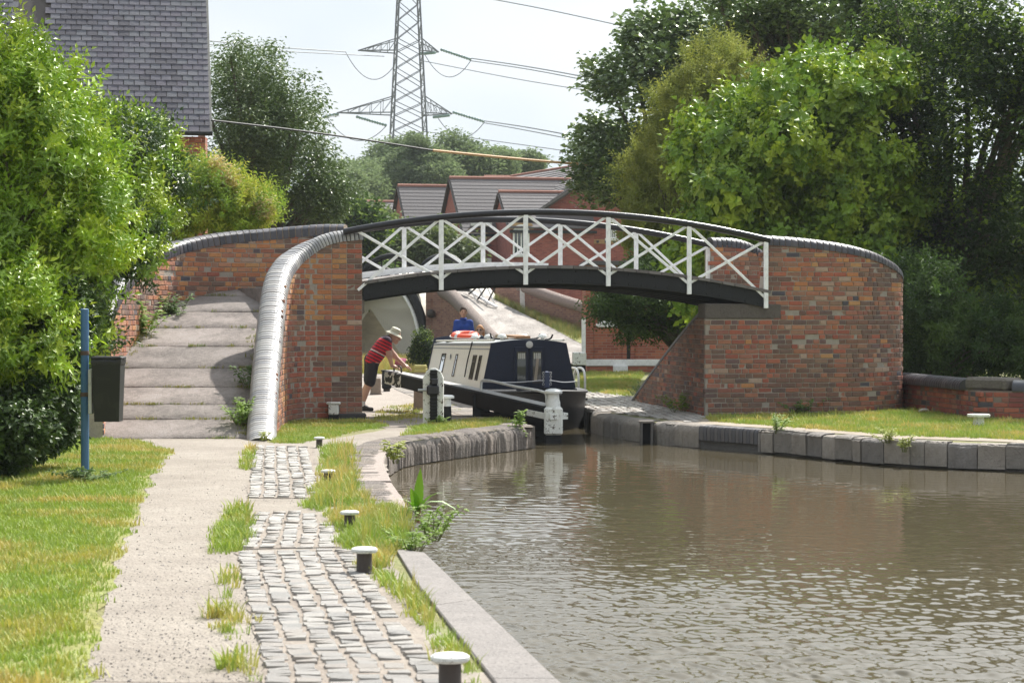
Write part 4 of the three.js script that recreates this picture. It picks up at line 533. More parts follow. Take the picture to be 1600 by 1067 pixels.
// ---------------------------------------------------------------- lock gate with its balance beam, swung open
{
  const g = thing('lock_gate', 'open lock gate with black balance beam and white capped end post', 'lock gate');
  const toe = V(0.60, 0, 31.1), butt = V(-1.98, 0, 35.0), dirv = toe.clone().sub(butt).normalize(), L = toe.distanceTo(butt), side = new THREE.Vector3(-dirv.z, 0, dirv.x);   // side points to the viewer's left
  const Q = (s, y, o = 0) => butt.clone().addScaledVector(dirv, s * L).addScaledVector(side, o).setY(y);
  const topAt = (s) => 0.655 - 0.425 * s, deep = (s) => 0.21 + 0.05 * s, half = (s) => 0.125 + 0.025 * s;
  const beamPart = (s0, s1, mat, name, label) => { const fr = []; for (const s of [s0, (s0 + s1) / 2, s1]) { const t = topAt(s), d = deep(s), h = half(s); fr.push([Q(s, t - d, -h), Q(s, t - 0.02, -h), Q(s, t - 0.003, -h + 0.02), Q(s, t - 0.003, h - 0.02), Q(s, t - 0.02, h), Q(s, t - d, h)]); } return part(name, sweep(fr, true, 0.3), mat, g, label); };
  const peelMap = colourTexture(256, (u, v) => { const a = fbm(u * 7, v * 7, 7, 151, 5); return a > 0.49 ? [0.85, 0.85, 0.82] : [0.03, 0.03, 0.03]; }, 2);
  beamPart(0, 0.115, M([0.9, 0.9, 0.88], 0.6, { map: peelMap }), 'beam_end', 'peeling white painted end of the beam'); const bm = beamPart(0.115, 0.985, mats.black, 'balance_beam');
  { const fr = []; for (const s of [0.0, 0.5, 0.985]) { const t = topAt(s), h = half(s); fr.push([Q(s, t - 0.001, -h + 0.03), Q(s, t + 0.004, -h + 0.03), Q(s, t + 0.004, h - 0.03), Q(s, t - 0.001, h - 0.03)]); } part('worn_top', sweep(fr, true, 0.3), worn([0.42, 0.41, 0.39], 0.6, 0.004), bm, 'pale worn top of the beam'); }
  const heel = 0.585;
  for (let k = 0; k < 7; k++) { const y0 = -0.9 + k * 0.135, y1 = y0 + 0.128; if (y1 > -0.02) break; part('gate_board', bake([bar(Q(heel, (y0 + y1) / 2), Q(0.985, (y0 + y1) / 2), 0.12, 0.128)]), worn([0.03, 0.028, 0.025], 0.85, 0.01), g); }
  part('heel_post', chamferBox(0.26, 1.55, 0.26, 0.02).translate(...Q(heel, -0.42).toArray()), mats.black, g);
  part('gate_rail', bake([bar(Q(heel, 0.03), Q(0.985, -0.08), 0.15, 0.14)]), mats.black, g);
  for (const s of [0.68, 0.78, 0.88]) part('gate_strut', bake([bar(Q(s, 0.02), Q(s, topAt(s) - deep(s) + 0.02), 0.1, 0.06, side)]), mats.black, g);
  const post = part('end_post', bake([chamferBox(0.27, 0.40, 0.27, 0.025).translate(...Q(1, 0.02).toArray())]), mats.flakyWhite, g, 'flaking white end post');
  part('post_cap', lathe([[0, 0.0], [0.105, 0.0], [0.10, 0.08], [0.088, 0.12], [0.085, 0.20], [0.13, 0.205], [0.135, 0.235], [0.10, 0.262], [0.04, 0.275], [0, 0.275]], 20).translate(...Q(1, 0.215).toArray()), worn([0.78, 0.78, 0.75], 0.45, 0.002), post);
  part('post_foot', chamferBox(0.25, 0.9, 0.25, 0.02).translate(...Q(1, -0.64).toArray()), mats.black, post);
  part('iron_strap', bake([bar(Q(0.9, 0.13, 0.145), Q(1.012, 0.09, 0.155), 0.02, 0.09, undefined, 0.004), bar(Q(0.9, 0.13, -0.155), Q(1.03, 0.09, -0.155), 0.02, 0.09, undefined, 0.004), bar(Q(1.03, 0.09, 0.16), Q(1.03, 0.09, -0.16), 0.09, 0.02, new THREE.Vector3(0, 0, 1), 0.004)]), mats.flakyWhite, post);
  part('gate_handrail', tube([Q(0.60, topAt(0.60) - 0.01, 0.05), Q(0.605, topAt(0.6) + 0.15, 0.05), Q(0.63, topAt(0.62) + 0.175, 0.05), Q(0.8, topAt(0.8) + 0.18, 0.05), Q(0.955, topAt(0.955) + 0.19, 0.05), Q(0.975, topAt(0.975) + 0.17, 0.05), Q(0.98, topAt(0.98) - 0.01, 0.05)], 0.021, 0.021, 8, 40), worn([0.68, 0.68, 0.66], 0.45, 0.001), g);
  part('push_handle', tube([Q(0.03, topAt(0.03), 0.02), Q(0.03, topAt(0.03) + 0.075, 0.02), Q(0.075, topAt(0.06) + 0.085, 0.02), Q(0.08, topAt(0.08), 0.02)], 0.014, 0.014, 6, 16), mats.iron, g);
}
{ // paddle gear post
  const b = gp(677, 664), g = thing('paddle_gear', 'round topped white post with black rack gear on the lockside', 'paddle gear', b);
  const sh = new THREE.Shape(); sh.moveTo(-0.135, 0); sh.lineTo(-0.135, 0.66); sh.lineTo(-0.09, 0.755); sh.lineTo(-0.03, 0.79); sh.lineTo(0.03, 0.79); sh.lineTo(0.09, 0.755); sh.lineTo(0.135, 0.66); sh.lineTo(0.135, 0); sh.lineTo(-0.135, 0);
  const e = new THREE.ExtrudeGeometry(sh, { depth: 0.2, bevelEnabled: true, bevelThickness: 0.01, bevelSize: 0.01, bevelSegments: 2 }); e.translate(0, 0, -0.1);
  part('gear_post', boxUV(e.toNonIndexed()), mats.flakyWhite, g); const rk = []; rk.push(bar(new THREE.Vector3(0.01, 0.02, 0.145), new THREE.Vector3(0.01, 0.78, 0.145), 0.1, 0.05, new THREE.Vector3(0, 0, 1))); for (let y = 0.06; y < 0.74; y += 0.045) rk.push(bar(new THREE.Vector3(-0.045, y, 0.175), new THREE.Vector3(0.065, y, 0.175), 0.02, 0.02));
  part('rack', bake(rk), mats.black, g); part('pinion_housing', bake([chamferBox(0.17, 0.14, 0.1, 0.02).translate(0, 0.5, 0.17), chamferBox(0.1, 0.09, 0.09, 0.015).translate(0.02, 0.62, 0.17)]), mats.blackGloss, g);
  part('spindle', tube([new THREE.Vector3(-0.21, 0.5, 0.17), new THREE.Vector3(0.05, 0.5, 0.17)], 0.018, 0.018, 8), worn([0.4, 0.4, 0.4], 0.4, 0.002, { metalness: 0.7 }), g);
}
function standingPost(name, label, px, py, h, w, capW, capH, split, rot = 0) { const g = thing(name, label, 'bollard', gp(px, py), 'painted posts on the lockside'); g.rotation.y = rot; part('post_base', chamferBox(w, h * split, w, 0.012).translate(0, h * split / 2, 0), mats.black, g); part('post_top', chamferBox(w, h * (1 - split) - capH, w, 0.012).translate(0, h * split + (h * (1 - split) - capH) / 2, 0), mats.flakyWhite, g); part('post_cap', chamferBox(capW, capH, w * 1.15, 0.01).translate(0, h - capH / 2, 0), mats.flakyWhite, g); return g; }
{ const g = thing('strapping_post', 'round black bollard with white top right of the rack gear', 'bollard', gp(697, 662), 'painted posts on the lockside'); part('post_base', lathe([[0.085, 0], [0.072, 0.25]], 18), mats.black, g); part('post_top', lathe([[0.072, 0.25], [0.07, 0.36], [0.115, 0.365], [0.118, 0.395], [0.09, 0.41], [0, 0.415]], 18), mats.white, g); }
standingPost('capped_bollard', 'square white topped bollard in front of the left brick pier', 521, 659, 0.29, 0.145, 0.20, 0.035, 0.36);
for (const [px, py, w, h, label] of [[654.5, 641, 0.17, 0.36, 'square brown stone post just left of the gear post'], [587, 617, 0.2, 0.33, 'stone block behind the legs of the man at the beam']]) { const p = gp(px, py), g = thing('stone_post', label, 'stone post', p, 'stone posts on the lockside'); part('post_shaft', chamferBox(w, h, w, 0.015, 9, 0.01).translate(0, h / 2, 0), worn([0.3, 0.235, 0.19], 0.95, 0.01), g); part('post_foot', chamferBox(w + 0.03, 0.04, w + 0.03, 0.01).translate(0, 0.02, 0), worn([0.25, 0.2, 0.17], 0.95, 0.01), g); }
{ const b = gp(604, 612), g = thing('paddle_gear', 'low black gear box behind the man leaning on the beam', 'paddle gear', b); part('gear_case', chamferBox(0.19, 0.36, 0.2, 0.02).translate(0, 0.24, 0), mats.black, g); part('gear_foot', chamferBox(0.13, 0.1, 0.16, 0.01).translate(0, 0.05, 0), mats.iron, g); part('gear_lid', chamferBox(0.22, 0.03, 0.22, 0.008).translate(0, 0.43, 0), mats.black, g); }
{ const b = gp(640, 606), g = thing('iron_frame', 'low white and black frame under the beam behind the gear post', 'frame', b); for (const x of [-0.28, 0.02, 0.25]) part('upright', chamferBox(0.05, 0.26, 0.05, 0.006).translate(x, 0.13, 0), mats.black, g); part('panel', chamferBox(0.34, 0.2, 0.03, 0.004).translate(-0.13, 0.14, 0), worn([0.4, 0.42, 0.3], 0.7, 0.004), g); part('bottom_rail', chamferBox(0.6, 0.05, 0.05, 0.006).translate(0, 0.025, 0), mats.iron, g); }
{ const b = gp(657, 590), g = thing('stacked_blocks', 'yellow topped block stack just left of the narrowboat', 'blocks', b); part('block', chamferBox(0.32, 0.13, 0.3, 0.02).translate(0, 0.065, 0), worn([0.3, 0.25, 0.2], 0.9, 0.006), g); part('block', chamferBox(0.34, 0.1, 0.3, 0.02).translate(0.005, 0.18, 0), worn([0.42, 0.37, 0.12], 0.8, 0.006), g); part('block', chamferBox(0.31, 0.09, 0.28, 0.02).translate(-0.01, 0.275, 0), worn([0.44, 0.39, 0.13], 0.8, 0.006), g); }
{ const b = gp(656, 577), g = thing('planter_tub', 'dark blue tub standing near the stern of the boat', 'tub', b); part('tub', lathe([[0.0, 0.0], [0.09, 0], [0.11, 0.3], [0.115, 0.31], [0.1, 0.31], [0.09, 0.05]], 18), worn([0.02, 0.028, 0.07], 0.5, 0.002), g); part('tub_soil', lathe([[0, 0.27], [0.1, 0.27]], 16), mats.iron, g); }
{ // mooring bollards
  const posts = [[703, 1084, 1.08, 'nearest mushroom bollard at the bottom edge of the picture'], [569, 897, 1.06, 'second nearest mushroom bollard, tall, beside the near setts'], [546, 828, 0.92, 'third mushroom bollard standing in the grass verge'], [512.5, 757, 0.9, 'fourth mushroom bollard, low in the grass'], [498.5, 700, 0.86, 'farthest mushroom bollard beside the last sett panel']];
  const capMat = M([0.62, 0.63, 0.62], 0.6, { map: flakeMap });
  for (const [px, py, k, label] of posts) { const g = thing('mooring_bollard', label, 'bollard', gp(px, py), 'mushroom mooring bollards along the towpath'); g.scale.setScalar(k); part('stem', lathe([[0.058, -0.03], [0.052, 0.01], [0.044, 0.02], [0.0425, 0.12], [0.05, 0.128]], 20), mats.iron, g); part('cap', lathe([[0.046, 0.118], [0.068, 0.122], [0.075, 0.131], [0.074, 0.142], [0.062, 0.150], [0.03, 0.153], [0, 0.154]], 24), capMat, g); g.rotation.y = px; }
}
{ const g = thing('mushroom_seat', 'low white topped bollard in front of the low red wall', 'bollard', gp(1530, 668)); part('stem', lathe([[0.085, 0], [0.075, 0.1], [0.075, 0.15]], 16), mats.flakyWhite, g); part('cap', lathe([[0.07, 0.145], [0.155, 0.15], [0.16, 0.17], [0.155, 0.185], [0, 0.19]], 20), mats.flakyWhite, g); }
{ const p = gp(1445, 648), g = single('broken_hoop', new THREE.TorusGeometry(0.1, 0.022, 6, 14, 2.0), worn([0.6, 0.57, 0.5], 0.8, 0.004), 'small pale curved piece lying in the grass by the low wall', 'debris'); g.position.set(p.x, p.y - 0.02, p.z); g.rotation.z = 0.9; }
{ // escape ladder rails on the right lock side
  for (const [px, label] of [[897, 'left hoop of the pale ladder handrails beside the boat'], [907, 'right hoop of the pale ladder handrails beside the boat']]) { const b = gp(px, 627), g = thing('ladder_hoop', label, 'handrail', b, 'ladder handrails'); part('hoop', tube([new THREE.Vector3(-0.1, 0, -0.6), new THREE.Vector3(-0.1, 0.45, -0.6), new THREE.Vector3(-0.07, 0.56, -0.5), new THREE.Vector3(0.0, 0.6, -0.3), new THREE.Vector3(0.06, 0.56, -0.1), new THREE.Vector3(0.08, 0.45, 0), new THREE.Vector3(0.08, 0, 0)], 0.022, 0.022, 8, 40), worn([0.72, 0.72, 0.7], 0.45, 0.001), g); part('foot', chamferBox(0.1, 0.06, 0.1, 0.01).translate(0.08, 0.03, 0), mats.black, g); part('foot', chamferBox(0.1, 0.06, 0.1, 0.01).translate(-0.1, 0.03, -0.6), mats.black, g); }
  { const b = gp(908, 585), g = thing('beam_end_block', 'white painted beam end on a black foot behind the boat', 'beam', b); part('beam_end', chamferBox(0.36, 0.34, 0.7, 0.02).translate(-0.05, 0.42, 0), mats.flakyWhite, g); part('beam_foot', chamferBox(0.24, 0.25, 0.3, 0.01).translate(0, 0.125, 0), mats.black, g); }
  { const b = gp(912, 583), g = thing('white_post', 'tall thin white post at the corner of the small red cottage', 'post', b); part('shaft', chamferBox(0.11, 1.5, 0.11, 0.008).translate(0, 0.75, 0), mats.white, g); part('post_foot', chamferBox(0.14, 0.06, 0.14, 0.008).translate(0, 0.03, 0), mats.black, g); }
}
{ // stop plank groove: stub in the bank edge
  const b = gp(1010, 661), g = thing('stop_groove', 'recessed stop plank groove with iron corners in the right bank', 'groove', [b.x, 0, b.z]); for (const s of [-1, 1]) part('groove_cheek', chamferBox(0.035, 0.44, 0.16, 0.008).translate(s * 0.075, -0.19, 0.04), mats.darkStone, g); part('groove_back', chamferBox(0.14, 0.42, 0.05, 0.004).translate(0, -0.2, -0.08), mats.black, g); part('groove_lintel', chamferBox(0.22, 0.035, 0.2, 0.01).translate(0, 0.02, 0.02), mats.stone, g);
}
{ // blue post with the dog waste bin
  const b = gp(132, 749), g = thing('blue_post', 'rusty blue steel post at the edge of the hedge', 'post', b); part('shaft', lathe([[0.038, -0.02], [0.038, 1.6], [0.03, 1.607], [0, 1.608]], 18), worn([0.06, 0.155, 0.30], 0.45, 0.003), g); for (const y of [0.78, 1.17]) part('clamp_band', lathe([[0.041, y], [0.043, y + 0.005], [0.043, y + 0.035], [0.041, y + 0.04]], 18), worn([0.12, 0.075, 0.055], 0.8, 0.004), g);
  const t = thing('litter_bin', 'narrow black litter bin hung on the blue post', 'bin', [b.x + 0.235, b.y + 0.55, b.z + 0.06]); const fr = []; for (const [y, w, d] of [[0, 0.115, 0.1], [0.57, 0.135, 0.125]]) fr.push([new THREE.Vector3(-w, y, -d), new THREE.Vector3(w, y, -d), new THREE.Vector3(w, y, d), new THREE.Vector3(-w, y, d)]);
  const binMat = M([0.014, 0.015, 0.013], 0.6, { map: colourTexture(256, (u, v) => { const a = fbm(u * 5, v * 9, 9, 161, 5), s = fbm(u * 12, v * 3, 12, 167, 4); const k = 0.75 + 0.5 * a; return a > 0.62 && s > 0.5 ? [1, 1, 0.85] : [k * 0.55, k * 0.55, k * 0.5]; }, 1.4) });
  part('bin_body', sweep(fr, true, 0.3), binMat, t); part('bin_lid', chamferBox(0.29, 0.03, 0.27, 0.01).translate(0, 0.595, 0), mats.black, t); part('bag_rim', sweep([[0.535, 0.137, 0.128], [0.565, 0.142, 0.132], [0.58, 0.136, 0.126]].map(([y, w, d], i) => { const o = []; for (let k = 0; k < 24; k++) { const a = k / 24 * 2 * Math.PI, c = Math.cos(a), s = Math.sin(a), q = Math.max(Math.abs(c), Math.abs(s)); o.push(new THREE.Vector3(c / q * w, y + 0.008 * Math.sin(k * 2.7), s / q * d)); } return o; }), true, 0.6), worn([0.012, 0.012, 0.013], 0.3, 0.004), t); part('back_bracket', chamferBox(0.035, 0.42, 0.16, 0.006).translate(-0.16, 0.28, 0), worn([0.45, 0.45, 0.43], 0.6, 0.002), t);
}
// ---------------------------------------------------------------- people: continuous bodies meshed from tapered bones
function fieldMesh(dist, centre, half, n) {
  const mc = new MarchingCubes(n, new THREE.MeshBasicMaterial(), false, false, 90000); mc.isolation = 0; const p = new THREE.Vector3(), h = n / 2;
  for (let k = 0; k < n; k++) for (let j = 0; j < n; j++) for (let i = 0; i < n; i++) { p.set((i - h) / h * half + centre.x, (j - h) / h * half + centre.y, (k - h) / h * half + centre.z); mc.field[i + j * n + k * n * n] = -dist(p); }
  mc.update(); const c = mc.count, pos = new Float32Array(c * 3), nor = new Float32Array(c * 3); for (let i = 0; i < c; i++) { for (let a = 0; a < 3; a++) { pos[i * 3 + a] = mc.positionArray[i * 3 + a] * half + [centre.x, centre.y, centre.z][a]; } }
  const e = half / n, q = new THREE.Vector3(); for (let i = 0; i < c; i++) { q.set(pos[i * 3], pos[i * 3 + 1], pos[i * 3 + 2]); const d0 = dist(q); const g = [0, 1, 2].map((a) => { const s = q.clone(); s.setComponent(a, s.getComponent(a) + e); return dist(s) - d0; }), l = Math.hypot(...g) || 1; nor[i * 3] = g[0] / l; nor[i * 3 + 1] = g[1] / l; nor[i * 3 + 2] = g[2] / l; }
  // keep the winding consistent with the normals
  for (let i = 0; i < c; i += 3) { const a = i * 3, ux = pos[a + 3] - pos[a], uy = pos[a + 4] - pos[a + 1], uz = pos[a + 5] - pos[a + 2], vx = pos[a + 6] - pos[a], vy = pos[a + 7] - pos[a + 1], vz = pos[a + 8] - pos[a + 2]; if ((uy * vz - uz * vy) * nor[a] + (uz * vx - ux * vz) * nor[a + 1] + (ux * vy - uy * vx) * nor[a + 2] < 0) for (let k = 0; k < 3; k++) for (const t of [pos, nor]) { const x = t[a + 3 + k]; t[a + 3 + k] = t[a + 6 + k]; t[a + 6 + k] = x; } }
  const g = new THREE.BufferGeometry(); g.setAttribute('position', new THREE.BufferAttribute(pos, 3)); g.setAttribute('normal', new THREE.BufferAttribute(nor, 3)); g.setAttribute('uv', new THREE.BufferAttribute(new Float32Array(c * 2), 2)); return g;
}
const v3 = (a) => new THREE.Vector3(...a);
function bones(list, k) {                              // [[a, b, ra, rb]...] -> smooth distance
  const L = list.map(([a, b, ra, rb]) => { const A = v3(a), B = v3(b), d = B.clone().sub(A); return [A, d, d.lengthSq() || 1e-9, ra, rb]; }), w = new THREE.Vector3();
  return (p) => { let m = 9; for (const [A, d, l2, ra, rb] of L) { w.copy(p).sub(A); const t = Math.max(0, Math.min(1, w.dot(d) / l2)); w.addScaledVector(d, -t); const e = w.length() - (ra + (rb - ra) * t), h = Math.max(k - Math.abs(m - e), 0) / k; m = Math.min(m, e) - h * h * k * 0.25; } return m; };
}
const skin = worn([0.50, 0.27, 0.19], 0.6, 0.001), skinPale = worn([0.56, 0.33, 0.25], 0.6, 0.001);
function headField(c, s = 1) {                         // faces +z
  const sm = (a, b, k) => { const h = Math.max(k - Math.abs(a - b), 0) / k; return Math.min(a, b) - h * h * k * 0.25; };
  const nose = bones([[[0, 0.012, 0.085], [0, -0.022, 0.108], 0.012, 0.017]], 0.01), ears = bones([[[0.076, 0.015, 0.0], [0.08, -0.03, 0.004], 0.014, 0.01], [[-0.076, 0.015, 0], [-0.08, -0.03, 0.004], 0.014, 0.01]], 0.01), jaw = bones([[[0, -0.05, 0.02], [0, -0.082, 0.06], 0.062, 0.034]], 0.02), lips = bones([[[-0.02, -0.055, 0.088], [0.02, -0.055, 0.088], 0.009, 0.009]], 0.01), eyes = bones([[[-0.033, 0.012, 0.093], [-0.033, 0.012, 0.093], 0.014, 0.014], [[0.033, 0.012, 0.093], [0.033, 0.012, 0.093], 0.014, 0.014]], 0.001);
  return (q) => { const p = q.clone().sub(c).multiplyScalar(1 / s); const e = Math.hypot(p.x / 0.076, (p.y - 0.025) / 0.1, p.z / 0.096), skull = (e - 1) * 0.085; let d = sm(skull, jaw(p), 0.04); d = -sm(-d, eyes(p), 0.012); d = sm(d, nose(p), 0.012); d = sm(d, ears(p), 0.008); d = sm(d, lips(p), 0.01); return d * s; };
}
function hand(wrist, tip, palmUp, curl, right) {       // palm and five bent fingers; tip: direction of the fingers
  const f = tip.clone().normalize(), n = palmUp.clone().sub(f.clone().multiplyScalar(palmUp.dot(f))).normalize(), s = f.clone().cross(n).multiplyScalar(right ? 1 : -1), P = (a, b, c) => wrist.clone().addScaledVector(f, a).addScaledVector(s, b).addScaledVector(n, c).toArray(), list = [[P(0, 0, 0), P(0.045, 0, 0), 0.026, 0.03]];
  for (let i = 0; i < 4; i++) { const b = -0.033 + i * 0.022, len = [0.062, 0.078, 0.082, 0.07][i]; list.push([P(0.04, b * 0.8, 0), P(0.085, b, 0), 0.015, 0.011]); list.push([P(0.085, b, 0), P(0.085 + len * 0.5, b * 1.05, -curl * 0.5), 0.0105, 0.0095]); list.push([P(0.085 + len * 0.5, b * 1.05, -curl * 0.5), P(0.085 + len * 0.72, b * 1.05, -curl * 1.1), 0.0095, 0.008]); }
  list.push([P(0.02, 0.03, 0), P(0.055, 0.058, -0.012), 0.014, 0.012]); list.push([P(0.055, 0.058, -0.012), P(0.085, 0.062, -0.025), 0.0115, 0.0095]);
  const c = v3(P(0.075, 0, -0.01)); return fieldMesh(bones(list, 0.012), c, 0.12, 56);
}
const hairGeo = (c, s, list, k = 0.02) => fieldMesh((q) => { const p = q.clone().sub(c).multiplyScalar(1 / s); const e = Math.hypot(p.x / 0.084, (p.y - 0.032) / 0.106, (p.z + 0.008) / 0.102); let d = (e - 1) * 0.09; const cut = Math.max(p.z * 0.9 - p.y + 0.02 - 0.04, -p.y - 0.045); d = Math.max(d, cut); return Math.min(d, list(p)) * s; }, c.clone().add(new THREE.Vector3(0, 0, -0.01)), 0.2 * s, 60);

{ // the man pushing the beam: local x is the way he faces (picture right), y up
  const foot = gp(563, 643), g = thing('person', 'man in red striped shirt, dark shorts and pale hat leaning on the beam', 'person', [foot.x, 0, foot.z - 0.1]); g.rotation.y = 0.16;
  const hipL = [0.17, 0.82, -0.09], hipR = [0.19, 0.82, 0.09], kneeL = [0.14, 0.47, -0.1], kneeR = [0.12, 0.45, 0.1], ankL = [-0.05, 0.09, -0.1], ankR = [0.0, 0.09, 0.1], neck = [0.455, 1.165, 0], shL = [0.40, 1.135, -0.175], shR = [0.40, 1.135, 0.175], elL = [0.56, 0.90, -0.23], elR = [0.52, 0.89, 0.21], wrL = [0.72, 0.745, -0.13], wrR = [0.52, 0.72, 0.06], headC = [0.545, 1.215, 0];
  wrR[0] = 0.5; elR[0] = 0.44; elR[1] = 0.91; wrR[1] = 0.735;
  const limbs = [[hipL, kneeL, 0.085, 0.058], [kneeL, ankL, 0.056, 0.038], [hipR, kneeR, 0.085, 0.058], [kneeR, ankR, 0.056, 0.038], [ankL, [0.08, 0.045, -0.11], 0.04, 0.032], [ankR, [0.13, 0.045, 0.11], 0.04, 0.032], [hipL, hipR, 0.1, 0.1], [[0.2, 0.85, -0.07], [0.36, 1.06, -0.08], 0.105, 0.115], [[0.2, 0.85, 0.07], [0.36, 1.06, 0.08], 0.105, 0.115], [shL, shR, 0.062, 0.062], [[0.42, 1.14, 0], [0.5, 1.2, 0], 0.06, 0.052], [shL, elL, 0.05, 0.042], [elL, wrL, 0.042, 0.029], [shR, elR, 0.05, 0.042], [elR, wrR, 0.042, 0.029]];
  const bodyF = bones(limbs, 0.05), c = new THREE.Vector3(0.3, 0.66, 0);
  const head = (() => { const f = headField(new THREE.Vector3(0, 0, 0)); const geo = fieldMesh(f, new THREE.Vector3(0, -0.005, 0.005), 0.15, 60); geo.rotateX(0.35); geo.rotateY(Math.PI / 2 - 0.5); geo.translate(...headC); return geo; })();
  part('body', mergeGeometries([fieldMesh(bodyF, c, 0.75, 112), head, hand(v3(wrL), new THREE.Vector3(0.7, -0.35, 0.1), new THREE.Vector3(0.3, 1, 0), 0.03, true), hand(v3(wrR), new THREE.Vector3(0.8, -0.2, -0.1), new THREE.Vector3(0.3, 1, 0), 0.03, false)]), skinPale, g);
  const shirtF = bones([[[0.185, 0.83, -0.08], [0.36, 1.06, -0.08], 0.122, 0.128], [[0.185, 0.83, 0.08], [0.36, 1.06, 0.08], 0.122, 0.128], [shL, shR, 0.076, 0.076], [[0.40, 1.12, 0], [0.445, 1.165, 0], 0.085, 0.072], [shL, [0.47, 1.02, -0.205], 0.066, 0.066], [shR, [0.42, 1.03, 0.195], 0.066, 0.066]], 0.05), shirt = fieldMesh(shirtF, new THREE.Vector3(0.33, 1.0, 0), 0.36, 96);
  { const p = shirt.attributes.position, col = new Float32Array(p.count * 3), ax = new THREE.Vector3(0.46, 0.89, 0).normalize(); for (let i = 0; i < p.count; i++) { const t = (p.getX(i) - 0.2) * ax.x + (p.getY(i) - 0.8) * ax.y, u = ((t / 0.052) % 1 + 1) % 1; let k = u < 0.62 ? [0.62, 0.03, 0.05] : [0.03, 0.022, 0.04]; if (Math.abs(t - 0.165) < 0.008) k = [0.75, 0.74, 0.72]; if (t > 0.4) k = [0.05, 0.03, 0.05]; col.set(k, i * 3); } shirt.setAttribute('color', new THREE.BufferAttribute(col, 3)); }
  part('shirt', shirt, M([1, 1, 1], 0.9, { vertexColors: true }), g, 'red shirt with dark stripes');
  part('shorts', fieldMesh(bones([[[0.17, 0.83, -0.09], [0.145, 0.50, -0.105], 0.105, 0.092], [[0.19, 0.83, 0.09], [0.135, 0.48, 0.105], 0.105, 0.092], [[0.18, 0.84, -0.06], [0.2, 0.84, 0.06], 0.112, 0.112]], 0.04), new THREE.Vector3(0.16, 0.66, 0), 0.36, 90), worn([0.035, 0.034, 0.042], 0.95, 0.002), g);
  for (const [a, z] of [[ankL, -0.11], [ankR, 0.11]]) { part('sock', tube([v3([a[0], 0.07, z]), v3([a[0] + 0.02, 0.17, z])], 0.048, 0.048, 12), worn([0.75, 0.75, 0.74], 0.9, 0.002), g); part('shoe', fieldMesh(bones([[[a[0] - 0.03, 0.05, z], [a[0] + 0.05, 0.06, z], 0.05, 0.052], [[a[0] + 0.05, 0.05, z], [a[0] + 0.16, 0.035, z], 0.048, 0.035]], 0.03), new THREE.Vector3(a[0] + 0.06, 0.06, z), 0.2, 44), worn([0.04, 0.036, 0.034], 0.7, 0.002), g); }
  const hat = part('hat', lathe([[0, 0.12], [0.055, 0.115], [0.092, 0.09], [0.103, 0.03], [0.104, 0.02], [0.165, -0.025], [0.168, -0.03], [0.104, 0.008], [0.095, 0.02]], 28), worn([0.66, 0.64, 0.52], 0.9, 0.003), g); hat.position.set(0.548, 1.256, 0); hat.rotation.z = -0.42; hat.scale.setScalar(0.9);
}
